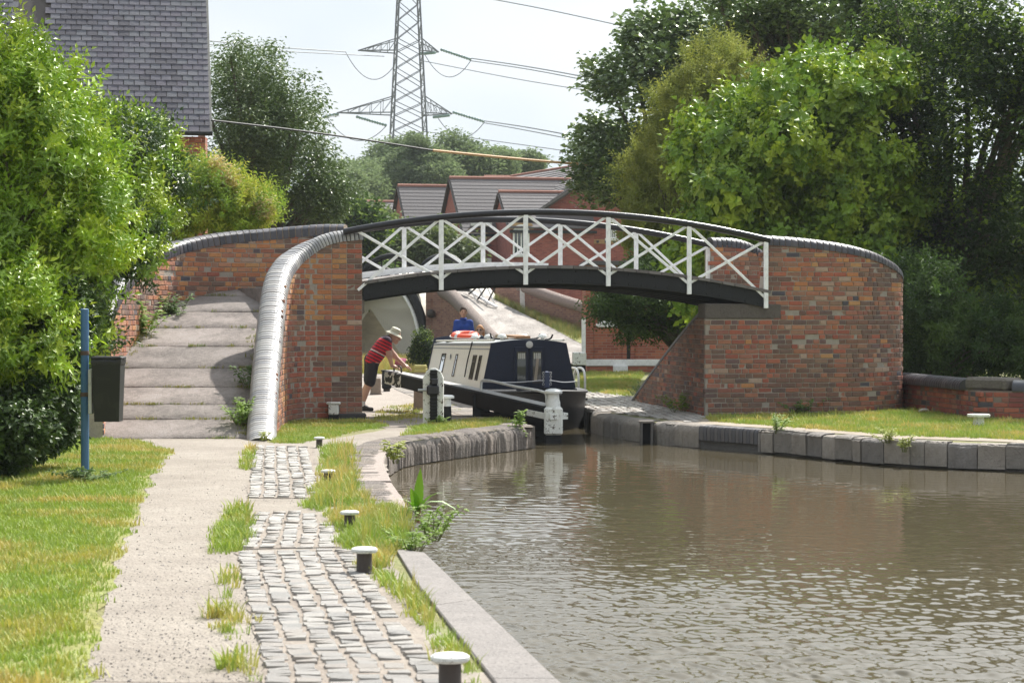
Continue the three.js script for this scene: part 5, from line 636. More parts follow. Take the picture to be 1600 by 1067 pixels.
function standing(name, label, pos, turn, o) {
  const g = thing(name, label, 'person', pos); g.rotation.y = turn; const H = o.h, s = H / 1.75;
  const q = (x, y, z) => [x * s, y * s, z * s], limbs = [[q(-0.09, 0.9, 0), q(-0.1, 0.49, 0.02), 0.085 * s, 0.058 * s], [q(-0.1, 0.49, 0.02), q(-0.1, 0.09, 0), 0.056 * s, 0.04 * s], [q(0.09, 0.9, 0), q(0.1, 0.49, 0.02), 0.085 * s, 0.058 * s], [q(0.1, 0.49, 0.02), q(0.1, 0.09, 0), 0.056 * s, 0.04 * s], [q(-0.1, 0.06, 0), q(-0.11, 0.04, 0.15), 0.042 * s, 0.032 * s], [q(0.1, 0.06, 0), q(0.11, 0.04, 0.15), 0.042 * s, 0.032 * s], [q(-0.08, 0.95, 0), q(0.08, 0.95, 0), 0.1 * s, 0.1 * s], [q(-0.06, 1.0, 0), q(-0.07, 1.28, 0), 0.09 * s, 0.1 * s], [q(0.06, 1.0, 0), q(0.07, 1.28, 0), 0.09 * s, 0.1 * s], [q(-0.145, 1.4, -0.01), q(0.145, 1.4, -0.01), 0.055 * s, 0.055 * s], [q(0, 1.42, -0.01), q(0, 1.54, 0.01), 0.055 * s, 0.05 * s], [q(-0.165, 1.39, 0), q(-0.20, 1.12, 0), 0.048 * s, 0.042 * s], [q(-0.20, 1.12, 0), q(-0.18, 0.9, 0.13), 0.041 * s, 0.03 * s], [q(0.165, 1.39, 0), q(0.20, 1.12, 0), 0.048 * s, 0.042 * s], [q(0.20, 1.12, 0), q(0.18, 0.9, 0.13), 0.041 * s, 0.03 * s]];
  const hc = new THREE.Vector3(...q(0, 1.625, 0.02)), hd = fieldMesh(headField(hc, s), hc.clone(), 0.15 * s, 64);
  part('body', mergeGeometries([fieldMesh(bones(limbs, 0.045), new THREE.Vector3(0, 0.85 * s, 0), 0.95 * s, 120), hd, hand(v3(q(-0.18, 0.9, 0.13)), new THREE.Vector3(0.2, -0.5, 0.8), new THREE.Vector3(0, 1, 0.4), 0.04, false), hand(v3(q(0.18, 0.9, 0.13)), new THREE.Vector3(-0.2, -0.5, 0.8), new THREE.Vector3(0, 1, 0.4), 0.04, true)]), o.skin, g);
  part(o.topName, fieldMesh(bones([[q(-0.065, 0.98, 0), q(-0.08, 1.28, 0), 0.1 * s, 0.108 * s], [q(0.065, 0.98, 0), q(0.08, 1.28, 0), 0.1 * s, 0.108 * s], [q(-0.145, 1.4, -0.01), q(0.145, 1.4, -0.01), 0.058 * s, 0.058 * s], [q(0, 1.42, -0.01), q(0, 1.475, 0), 0.066 * s, 0.063 * s], [q(-0.165, 1.39, 0), q(-0.19, 1.2, 0), 0.056 * s, 0.06 * s], [q(0.165, 1.39, 0), q(0.19, 1.2, 0), 0.056 * s, 0.06 * s]], 0.045), new THREE.Vector3(0, 1.2 * s, 0), 0.4 * s, 100), o.top, g);
  if (o.collar) part('collar', new THREE.TorusGeometry(0.062 * s, 0.016 * s, 8, 24).rotateX(Math.PI / 2 + 0.25).translate(0, 1.485 * s, 0.008 * s), o.top, g);
  part('trousers', fieldMesh(bones([[q(-0.085, 0.93, 0), q(-0.1, 0.45, 0.02), 0.1 * s, 0.075 * s], [q(-0.1, 0.45, 0.02), q(-0.1, 0.12, 0), 0.072 * s, 0.062 * s], [q(0.085, 0.93, 0), q(0.1, 0.45, 0.02), 0.1 * s, 0.075 * s], [q(0.1, 0.45, 0.02), q(0.1, 0.12, 0), 0.072 * s, 0.062 * s], [q(-0.07, 0.96, 0), q(0.07, 0.96, 0), 0.106 * s, 0.106 * s]], 0.04), new THREE.Vector3(0, 0.55 * s, 0), 0.52 * s, 90), worn([0.05, 0.05, 0.07], 0.95, 0.002), g);
  part('hair', hairGeo(hc, s, o.hairList || (() => 9)), o.hair, g);
  const dark = M([0.02, 0.017, 0.015], 0.3); for (const x of [-0.033, 0.033]) part('eye', new THREE.SphereGeometry(0.008 * s, 10, 8).translate(hc.x + x * s, hc.y + 0.012 * s, hc.z + 0.082 * s), dark, g);
  part('mouth', tube([new THREE.Vector3(hc.x - 0.024 * s, hc.y - 0.05 * s, hc.z + 0.09 * s), new THREE.Vector3(hc.x, hc.y - 0.057 * s, hc.z + 0.0985 * s), new THREE.Vector3(hc.x + 0.024 * s, hc.y - 0.05 * s, hc.z + 0.09 * s)], 0.0045 * s, 0.0045 * s, 6, 8), worn([0.4, 0.13, 0.11], 0.5, 0.0), g);
  return [g, hc, s];
}
{ const p = at(724, 479, 48.3); standing('person', 'young man in a royal blue polo shirt standing at the boat stern', [p.x, p.y - 1.745, p.z], 0.1, { h: 1.74, skin, topName: 'polo_shirt', top: worn([0.018, 0.055, 0.27], 0.9, 0.002), collar: true, hair: worn([0.05, 0.026, 0.014], 0.8, 0.004) }); }
{ const p = at(750, 508, 47.2), ginger = worn([0.42, 0.19, 0.07], 0.7, 0.004); const long = bones([[[-0.08, 0.03, -0.04], [-0.088, -0.13, -0.03], 0.026, 0.022], [[0.08, 0.03, -0.04], [0.088, -0.13, -0.03], 0.026, 0.022], [[0, 0.0, -0.08], [0, -0.13, -0.06], 0.06, 0.05]], 0.02);
  const [g, hc, s] = standing('person', 'red haired woman in sunglasses sitting low at the boat stern', [p.x, p.y - 1.62, p.z], -0.2, { h: 1.62, skin: skinPale, topName: 'top', top: worn([0.5, 0.56, 0.66], 0.9, 0.002), hair: ginger, hairList: long });
  const lens = M([0.008, 0.008, 0.01], 0.12), q = part('sunglasses', bake([...[-1, 1].map((x) => new THREE.SphereGeometry(0.026 * s, 12, 8).scale(1, 0.75, 0.35).translate(hc.x + x * 0.034 * s, hc.y + 0.014 * s, hc.z + 0.09 * s)), bar(new THREE.Vector3(hc.x - 0.02, hc.y + 0.018 * s, hc.z + 0.094 * s), new THREE.Vector3(hc.x + 0.02, hc.y + 0.018 * s, hc.z + 0.094 * s), 0.006, 0.006), ...[-1, 1].map((x) => bar(new THREE.Vector3(hc.x + x * 0.06 * s, hc.y + 0.016 * s, hc.z + 0.08 * s), new THREE.Vector3(hc.x + x * 0.08 * s, hc.y + 0.016 * s, hc.z), 0.006, 0.006))]), lens, g); }
// ---------------------------------------------------------------- the second bridge beyond the lock, its ramp and walls
const brickTex = (c, m, bw, bh, seed) => colourTexture(256, (u, v) => { const rows = 32, row = Math.floor(v * rows), off = row % 2 ? 0.5 : 0, cols = 11, x = u * cols + off, ci = Math.floor(x) % cols, fx = x - Math.floor(x), fy = v * rows - row, j = hash2(ci, row, seed), joint = fx < 0.06 || fy < 0.16; const k = 0.75 + 0.5 * j; return joint ? m : [c[0] * k, c[1] * (k * 0.7 + 0.3 * j + 0.1), c[2] * k]; });
const farBrick = M([1, 1, 1], 0.95, { map: brickTex([0.33, 0.115, 0.075], [0.3, 0.19, 0.15], 0, 0, 7) }); farBrick.map.repeat.set(1 / 2.475, 1 / 2.4);
const oldBrick = M([1, 1, 1], 0.95, { map: brickTex([0.24, 0.125, 0.09], [0.25, 0.19, 0.15], 0, 0, 9) }); oldBrick.map.repeat.set(1 / 2.475, 1 / 2.4);
const oldBrick2 = M([1, 1, 1], 0.95, { map: brickTex([0.36, 0.12, 0.07], [0.33, 0.2, 0.15], 0, 0, 11) }); oldBrick2.map.repeat.set(1 / 2.475, 1 / 2.4);
function wallStrip(base, top, thick, toward) {         // base/top: matching 3D polylines; uv in metres; thickness away from the viewer
  const pos = [], uv = [], idx = []; let run = 0; base.forEach((b, i) => { if (i) run += Math.hypot(b.x - base[i - 1].x, b.z - base[i - 1].z); const t = top[i]; for (const o of [0, thick]) for (const p of [b, t]) { pos.push(p.x, p.y, p.z - o); uv.push(run, p.y); } if (i) { const a = i * 4 - 4, c = i * 4; idx.push(a, c, a + 1, c, c + 1, a + 1, a + 1, c + 1, a + 3, c + 1, c + 3, a + 3, a + 2, a + 3, c + 2, c + 2, a + 3, c + 3); } }); const e = (base.length - 1) * 4; idx.push(0, 1, 2, 1, 3, 2, e, e + 2, e + 1, e + 1, e + 2, e + 3); return polyGeo(pos, idx, uv);
}
function roundCap(pts, r, mat, name, g) { return part(name, tube(pts, r, r, 8, pts.length * 3), mat, g); }
{
  const g = thing('canal_bridge', 'second arched bridge beyond the lock with pale soffit and black railings', 'bridge');
  // barrel of the arch
  const n0 = V(-5.3, 0, 80), n1 = V(-2.2, 0, 85), a = 2.3, b = 2.75, spring = 0.34, ax = n1.clone().sub(n0).normalize(), across = new THREE.Vector3(-ax.z, 0, ax.x);
  const ring = (c, grow) => Array.from({ length: 25 }, (_, i) => { const t = Math.PI * i / 24; return c.clone().addScaledVector(across, Math.cos(t) * (a + grow)).setY(spring + Math.sin(t) * (b + grow)); });
  const legs = (R) => [R[0].clone().setY(-1), ...R, R[24].clone().setY(-1)];
  const inner0 = legs(ring(n0, 0)), inner1 = legs(ring(n1, 0)), outer0 = legs(ring(n0, 0.22)), outer1 = legs(ring(n1, 0.22));
  const soffit = sweep([[...inner0, ...outer0.slice().reverse()], [...inner1, ...outer1.slice().reverse()]], true, 0.6);
  const streak = colourTexture(256, (u, v) => { const s = fbm(u * 24, v * 3, 24, 201, 5), q = fbm(u * 6, v * 6, 6, 203, 4), k = 0.62 + 0.35 * s + 0.2 * q; return [k, k * 0.98, k * 0.93]; }, 0.35);
  part('arch_barrel', soffit, M([0.85, 0.83, 0.77], 0.9, { map: streak }), g, 'pale streaked concrete arch soffit');
  const rim = (R, d) => R.map((p) => p.clone().addScaledVector(ax, d)); part('arch_rim', tube(rim(ring(n0, 0.02), -0.12), 0.075, 0.075, 6, 48), mats.white, g, 'white painted rim of the arch'); part('arch_rib', tube(rim(ring(n0, 0.28), -0.1), 0.17, 0.17, 6, 48), mats.black, g);
  // black railings with arched frames
  const R = (px, py, d) => at(px, py, d);
  for (const arc of [[[556, 436], [575, 415], [596, 403], [618, 400], [640, 412], [655, 430]], [[652, 428], [668, 408], [690, 400], [708, 403], [722, 416], [728, 432]]]) { part('railing_arch', tube(arc.map(([x, y]) => R(x, y, 79.5)), 0.11, 0.11, 6, 30), mats.black, g); for (let k = 1; k < 5; k++) { const [x, y] = arc[k]; part('railing_spoke', bake([bar(R(x, y, 79.5), R(arc[0][0] + (arc[5][0] - arc[0][0]) * k / 5, 441, 79.5), 0.05, 0.05)]), mats.black, g); } }
  part('deck_edge', bake([bar(R(545, 446, 79.6), R(735, 449, 79.2), 0.5, 0.3)]), mats.black, g);
  const lat = [[[728, 452, 80], [776, 480, 78]], [[728, 440, 80], [774, 448, 78]]]; for (const [p, q] of lat) part('lattice_rail', bake([bar(R(...p), R(...q), 0.08, 0.08)]), mats.white, g); for (let k = 0; k < 3; k++) { const x = 732 + k * 14; part('lattice_bar', bake([bar(R(x, 446, 79), R(x + 14, 472 + k * 3, 79), 0.06, 0.06)]), mats.white, g); part('lattice_bar', bake([bar(R(x + 14, 448, 79), R(x, 460 + k * 8, 79), 0.06, 0.06)]), mats.iron, g); }
}
{ // abutment and near parapet of its ramp
  const g = thing('ramp_abutment', 'brick abutment with a rounded coping falling to the right behind the boat', 'wall');
  const topL = [[671, 455, 78.6], [690, 455, 78], [704, 464, 77], [722, 482, 75.5], [742, 503, 74], [768, 531, 72], [800, 548, 70]].map((q) => at(...q)), base = topL.map((p) => new THREE.Vector3(p.x, -0.5, p.z));
  part('abutment_wall', wallStrip(base, topL, 0.5), oldBrick, g); part('rounded_coping', tube(topL.slice(1).map((p) => p.clone().add(new THREE.Vector3(0.05, 0.02, -0.2))), 0.26, 0.24, 10, 30), worn([0.25, 0.2, 0.175], 0.9, 0.02), g); part('end_pier', bake([bar(at(672, 456, 78.7).setY(-0.5), at(672, 456, 78.7).add(new THREE.Vector3(0, 0.15, 0)), 0.3, 0.5, new THREE.Vector3(0, 0, 1))]), oldBrick, g);
  const lamp = part('round_bracket', new THREE.SphereGeometry(0.16, 14, 10), mats.iron, g); lamp.position.copy(at(673, 490, 78.3));
}
{ const near = [[690, 458, 79], [712, 470, 77.5], [745, 505, 74.5], [772, 534, 72], [830, 556, 69], [925, 575, 60]].map((q) => at(...q)), far = [[748, 452, 82], [770, 466, 80.5], [806, 484, 78], [858, 510, 74], [900, 533, 70], [960, 562, 61]].map((q) => at(...q)); const pos = [], idx = [], uv = []; near.forEach((p, i) => { const q = far[i]; pos.push(p.x, p.y, p.z, q.x, q.y, q.z); uv.push(0, i * 2, 3, i * 2); if (i) { const a = i * 2 - 2; idx.push(a, a + 1, a + 2, a + 1, a + 3, a + 2); } });
  structure('far_ramp_path', polyGeo(pos, idx, uv), worn([0.42, 0.385, 0.36], 0.95, 0.01, { map: patchMap }), 'pale ramp path climbing to the second bridge behind the boat', 'path');
  const v0 = far.slice(1), v1 = [[776, 482, 81], [815, 490, 79], [866, 505, 76], [932, 523, 72], [975, 560, 62]].map((q) => at(...q)); const pos2 = [], idx2 = []; v0.forEach((p, i) => { const q = v1[i]; pos2.push(p.x, p.y + 0.01, p.z, q.x, q.y, q.z); if (i) { const a = i * 2 - 2; idx2.push(a, a + 1, a + 2, a + 1, a + 3, a + 2); } }); structure('far_ramp_verge', polyGeo(pos2, idx2), mats.turf, 'grassy verge between the far ramp path and its brick wall', 'verge');
  { const r = rng(61), im = new THREE.InstancedMesh(tufts.hay, mats.grass, 900), m = new THREE.Matrix4(), q = new THREE.Quaternion(), c = new THREE.Color(); im.name = 'ramp_verge_grass'; for (let i = 0; i < 900; i++) { const k = Math.min(2, Math.floor(r() * 3)), f = r(), t = r(), a = v0[k].clone().lerp(v0[k + 1], f), b = v1[k].clone().lerp(v1[k + 1], f), p = a.lerp(b, t); q.setFromEuler(new THREE.Euler(0, r() * 6, 0)); m.compose(p, q, new THREE.Vector3(1, 0.5 + r() * 0.9, 1).multiplyScalar(1.2)); im.setMatrixAt(i, m); const d = r(); c.setRGB(0.16 + 0.25 * d, 0.25 + 0.09 * d, 0.05 + 0.05 * d); im.setColorAt(i, c); } tag(im, 'rough grass on the verge of the far ramp', 'grass', null, 'stuff'); scene.add(im); }
  const g = thing('far_ramp_wall', 'long brick wall with sloping rounded coping behind the far ramp', 'wall'), base = [[774, 484, 81], [815, 493, 79], [866, 508, 76], [935, 528, 72], [985, 545, 70]].map((q) => at(...q)), top = [[774, 446, 81], [813, 447, 79], [866, 466, 76], [935, 488, 72], [985, 505, 70]].map((q) => at(...q)); part('wall_face', wallStrip(base.map((p) => p.clone().setY(p.y - 0.6)), top, 0.4), oldBrick, g); part('rounded_coping', tube(top.slice(1).map((p) => p.clone().add(new THREE.Vector3(0, 0.02, -0.15))), 0.22, 0.2, 8, 24), worn([0.3, 0.23, 0.2], 0.9, 0.02), g); part('end_pillar', bake([bar(at(816.5, 493, 78.7).setY(at(816.5, 489, 78.7).y - 0.2), at(816.5, 449, 78.7), 0.19, 0.19, new THREE.Vector3(0, 0, 1))]), mats.white, g, 'white post standing in front of the far wall');
}
{ // small brick cottage on the lockside
  const g = thing('cottage', 'small red brick lockside cottage with white plinth band', 'building'), D = 59, P = (px, y) => new THREE.Vector3((px - 800) / FPX * D, y, -D), h = 2.95;
  const w0 = P(917, 0), w1 = P(1085, 0), W = w1.x - w0.x; const boxAt = (x0, x1, y0, y1, z0, z1) => { const b = chamferBox(x1 - x0, y1 - y0, z1 - z0, 0.01); b.translate(w0.x + (x0 + x1) / 2, (y0 + y1) / 2, w0.z - (z0 + z1) / 2); return boxUV(b); };
  part('wall', boxAt(0, W, 0, h, 0, 4), oldBrick2, g); part('plinth_band', boxAt(-0.02, W + 0.02, 0.18, 0.36, -0.04, 0.1), mats.white, g); part('corner_pier', boxAt(-0.03, 0.18, 0.37, h, -0.06, 0.15), oldBrick2, g); for (const x of [0.98, 1.2]) part('pilaster', boxAt(x, x + 0.12, 0.37, h, -0.05, 0.1), oldBrick2, g); part('door_recess', boxAt(1.02, 1.2, 0.37, 1.75, -0.02, 0.1), worn([0.03, 0.025, 0.02], 0.8, 0.002), g); part('door_step', boxAt(0.72, 1.12, 0.0, 0.18, -0.25, 0.1), mats.white, g);
  const wd = part('window', boxAt(0.3, 0.8, 1.35, 2.3, -0.02, 0.1), mats.white, g); part('pane', boxAt(0.36, 0.74, 1.42, 2.24, -0.03, -0.022), new THREE.MeshPhysicalMaterial({ color: rgb(0.04, 0.045, 0.05), roughness: 0.04, clearcoat: 1 }), wd); part('sill', boxAt(0.25, 0.85, 1.25, 1.34, -0.1, 0.05), mats.white, wd); part('roof', boxAt(-0.1, W + 0.1, h, h + 0.12, -0.15, 4.1), worn([0.12, 0.115, 0.12], 0.8, 0.01), g);
}
// ---------------------------------------------------------------- brick houses with tiled roofs
const tileTone = worn([0.105, 0.094, 0.096], 0.8, 0.006), tilePale = worn([0.145, 0.132, 0.133], 0.75, 0.006), ridgeTone = worn([0.27, 0.12, 0.085], 0.9, 0.004), fascia = worn([0.7, 0.7, 0.68], 0.6, 0.001);
const houseBrick = M([1, 1, 1], 0.95, { map: brickTex([0.27, 0.075, 0.058], [0.26, 0.13, 0.105], 0, 0, 21) }); houseBrick.map.repeat.set(1 / 2.475, 1 / 2.4);
const ochreBrick = worn([0.46, 0.3, 0.16], 0.95, 0.004);
// a gabled block: ridge along local x from the gable at x = 0; front is +z
function gabled(g, L, W, eave, ridge, tone, rowH = 0.3, wallMat = houseBrick, both = false) {
  const P = (x, y, z) => new THREE.Vector3(x, y, z), hw = W / 2, over = 0.22;
  const sh = new THREE.Shape(); sh.moveTo(-hw, 0); sh.lineTo(-hw, eave); sh.lineTo(0, ridge); sh.lineTo(hw, eave); sh.lineTo(hw, 0); const e = new THREE.ExtrudeGeometry(sh, { depth: L, bevelEnabled: false }); e.rotateY(Math.PI / 2); part('wall', boxUV(e.toNonIndexed ? (e.index ? e.toNonIndexed() : e) : e), wallMat, g);
  for (const s of [-1, 1]) { const slope = Math.hypot(hw, ridge - eave), n = Math.round((slope + over) / rowH), rows = []; for (let k = 0; k < n; k++) { const f0 = (k / n) * (1 + over / slope) , f1 = ((k + 1) / n) * (1 + over / slope) + 0.02, y = (f) => ridge + 0.1 - (ridge - eave) * f, z = (f) => s * hw * f, lift = 0.045; rows.push(sweep([-0.12, L + 0.1].map((x) => [P(x, y(f0) - 0.02, z(f0)), P(x, y(f0) + 0.02, z(f0)), P(x, y(f1) + lift, z(f1)), P(x, y(f1) - 0.02, z(f1))]), true, 0.2)); } const rp = part('roof_slope', bake(rows), tone, g); if (s < 0) part('ridge_tiles', tube([P(-0.14, ridge + 0.1, 0), P(L + 0.12, ridge + 0.1, 0)], 0.11, 0.11, 6), ridgeTone, rp); part('gutter', bake([bar(P(-0.1, eave - 0.12 - (ridge - eave) * over / slope, s * (hw + 0.2)), P(L + 0.1, eave - 0.12 - (ridge - eave) * over / slope, s * (hw + 0.2)), 0.12, 0.14)]), mats.black, rp); }
  for (const s of [-1, 1]) part('barge_board', bake([bar(P(-0.13, ridge + 0.03, 0), P(-0.13, eave - 0.06, s * (hw + 0.1)), 0.05, 0.16, P(1, 0, 0))]), mats.iron, g);
}
function houseWindow(g, pos, normalAxis, w, h, arched) {   // window on the gable (x) or the front (z)
  const t = new THREE.Group(); t.name = 'window'; t.position.set(...pos); if (normalAxis === 'x') t.rotation.y = -Math.PI / 2; g.add(t);
  const b = (x, y, ww, hh, d, m, n) => part(n, chamferBox(ww, hh, d, 0.01).translate(x, y, d / 2 - 0.03), m, t);
  part('frame', bake([chamferBox(0.07, h, 0.1, 0.01).translate(-w / 2, 0, 0), chamferBox(0.07, h, 0.1, 0.01).translate(w / 2, 0, 0), chamferBox(w, 0.07, 0.1, 0.01).translate(0, h / 2, 0), chamferBox(w, 0.07, 0.1, 0.01).translate(0, -h / 2, 0), chamferBox(0.05, h, 0.08, 0.01), chamferBox(0.04, h, 0.08, 0.01).translate(w / 4, 0, 0), chamferBox(0.04, h, 0.08, 0.01).translate(-w / 4, 0, 0)]), mats.white, t); b(0, 0, w, h, 0.03, new THREE.MeshPhysicalMaterial({ color: rgb(0.06, 0.07, 0.08), roughness: 0.04, clearcoat: 1 }), 'pane'); b(0, -h / 2 - 0.08, w + 0.3, 0.12, 0.16, fascia, 'sill');
  if (arched) { const sh = new THREE.Shape(); sh.absellipse(0, h / 2 + 0.02, w / 2 + 0.25, 0.5, 0, Math.PI); sh.lineTo(-w / 2 - 0.25, h / 2 + 0.02); part('arch_lintel', new THREE.ExtrudeGeometry(sh, { depth: 0.08, bevelEnabled: false }), ochreBrick, t); const s2 = new THREE.Shape(); s2.absellipse(0, h / 2, w / 2, 0.26, 0, Math.PI); s2.lineTo(-w / 2, h / 2); part('arch_head', new THREE.ExtrudeGeometry(s2, { depth: 0.1, bevelEnabled: false }), mats.white, t); }
}
function houseAt(label, px, py, D, ridge, L, W, eaveDrop, turn, tone, extra) { const p = at(px, py, D), g = thing('brick_house', label, 'house', [p.x, 0, p.z], 'red brick houses behind the footbridge'); g.rotation.y = turn; const r = p.y, eave = r - eaveDrop; gabled(g, L, W, eave, r, tone); if (extra) extra(g, r, eave); return g; }
houseAt('left gabled brick house with dark tiled roof, half behind the railings', 625, 293, 118, 0, 7, 6, 2.6, 0.22, tileTone, (g, r, e) => { houseWindow(g, [-0.06, e - 0.9, 0.1], 'x', 1.3, 1.5, true); houseWindow(g, [1.5, e - 1.1, 3.05], 'z', 1.3, 1.5, true); });
houseAt('middle gabled brick house with the tallest front gable', 706, 281, 112, 0, 9, 6.6, 2.75, 0.22, tileTone, (g, r, e) => { houseWindow(g, [-0.06, e - 0.65, 0.9], 'x', 1.5, 1.3, true); houseWindow(g, [0.55, e - 1.0, 3.35], 'z', 0.95, 1.2, true); });
houseAt('small gabled wing with mossy ridge in front of the largest roof', 783, 303, 108, 0, 4.2, 5, 1.75, 0.2, tileTone, (g, r, e) => { houseWindow(g, [0.5, e - 0.75, 2.56], 'z', 0.75, 1.2, true); });
{ // the large block on the right: brick gable towards us, tiled slope running up to its ridge
  const g = thing('brick_house', 'large brick house with a patterned band right of the gables', 'house', [0, 0, 0], 'red brick houses behind the footbridge'), D = 107.2, k = D / FPX, sh = new THREE.Shape(), X = (px) => (px - 800) * k, Y = (py) => EYE + (495 - py) * k;
  [[792, 0], [792, 352], [846, 324], [915, 279], [1000, 224], [1000, 0]].forEach(([px, py], i) => { const y = py ? Y(py) : 0; if (i) sh.lineTo(X(px), y); else sh.moveTo(X(px), y); });
  const wall = new THREE.ExtrudeGeometry(sh, { depth: 6, bevelEnabled: false }); wall.translate(0, 0, -D - 6); part('wall', boxUV(wall.index ? wall.toNonIndexed() : wall), houseBrick, g);
  const box = (x0, x1, y0, y1, z, t, m, n, parent) => part(n, boxUV(chamferBox(X(x1) - X(x0), Y(y0) - Y(y1), t, 0.01).translate((X(x0) + X(x1)) / 2, (Y(y0) + Y(y1)) / 2, -D + z)), m, parent || g);
  box(793, 999, 374, 381, 0.0, 0.05, ochreBrick, 'brick_band'); for (let x = 828; x < 990; x += 13) box(x, x + 4, 375.7, 379.5, 0.03, 0.03, worn([0.05, 0.055, 0.08], 0.6, 0.001), 'blue_diamond');
  box(803, 806, 342, 470, 0.08, 0.1, mats.iron, 'downpipe'); box(806, 836, 341.5, 347, 0.18, 0.35, fascia, 'white_canopy'); for (const px of [916, 956]) houseWindow(g, [X(px), Y(359), -D + 0.02], 'z', 0.4, 0.82, false);
  const rowsOf = (L0, L1, R0, R1, n, tone, name) => { const rows = []; for (let i = 0; i < n; i++) { const f0 = i / n, f1 = (i + 1) / n + 0.02; const q = (A, B) => { const a = A.clone().lerp(B, f0), b = A.clone().lerp(B, f1); return [a.clone().add(new THREE.Vector3(0, -0.03, 0)), a.clone().add(new THREE.Vector3(0, 0.03, 0)), b.clone().add(new THREE.Vector3(0, 0.07, 0.02)), b.clone().add(new THREE.Vector3(0, -0.04, 0.02))]; }; rows.push(sweep([q(L0, L1), q(R0, R1)], true, 0.2)); } return part(name, bake(rows), tone, g); };
  rowsOf(at(800, 276, 122), at(800, 356, 108.5), at(925, 256, 116), at(842, 329, 106.9), 20, tilePale, 'roof_slope'); rowsOf(at(925, 256, 116), at(842, 329, 106.9), at(1010, 205, 112), at(926, 274, 106.9), 16, tilePale, 'roof_slope'); part('ridge_tiles', tube([at(798, 276, 122), at(925, 255, 116)], 0.1, 0.1, 6), ridgeTone, g); part('barge_board', bake([bar(at(842, 330, 106.8), at(1000, 226, 106.8), 0.06, 0.2)]), mats.iron, g);
  part('television_aerial', bake([bar(at(888, 264, 116), at(888, 236, 116), 0.04, 0.04, new THREE.Vector3(0, 0, 1)), bar(at(874, 238, 116), at(900, 239, 116), 0.035, 0.035), ...[875, 879, 884, 891, 896, 899].map((x) => bar(at(x, 236, 116), at(x, 241, 116), 0.025, 0.025, new THREE.Vector3(0, 0, 1)))]), mats.iron, g);
}
{ // recessed balcony between the middle gable and the wing
  const g = thing('balcony', 'white balcony with black railing between the brick gables', 'balcony'), D = 109, k = D / FPX, X = (px) => (px - 800) * k, Y = (py) => EYE + (495 - py) * k, box = (x0, x1, y0, y1, z, t, m, n) => part(n, boxUV(chamferBox(X(x1) - X(x0), Y(y0) - Y(y1), t, 0.01).translate((X(x0) + X(x1)) / 2, (Y(y0) + Y(y1)) / 2, -D + z)), m, g);
  box(733, 772, 340, 470, -1, 0.4, houseBrick, 'back_wall'); box(735, 768, 404, 411, 0.2, 1.2, fascia, 'balcony_floor'); box(735, 768, 383, 385, 0.75, 0.06, mats.black, 'balcony_rail'); for (let x = 736; x < 768; x += 4) box(x, x + 0.8, 385, 404, 0.75, 0.04, mats.black, 'baluster'); box(742, 757, 352, 404, -0.75, 0.08, mats.white, 'balcony_door'); box(736, 769, 349, 354, 0.1, 1.4, fascia, 'white_canopy');
}
houseAt('far tiled roof rising behind the middle gable', 760, 279, 130, 0, 7, 9, 3.2, 0.1, tilePale); houseAt('low pale tiled roof at the left end of the row', 575, 318, 124, 0, 6, 7, 2.2, 0.1, tilePale);

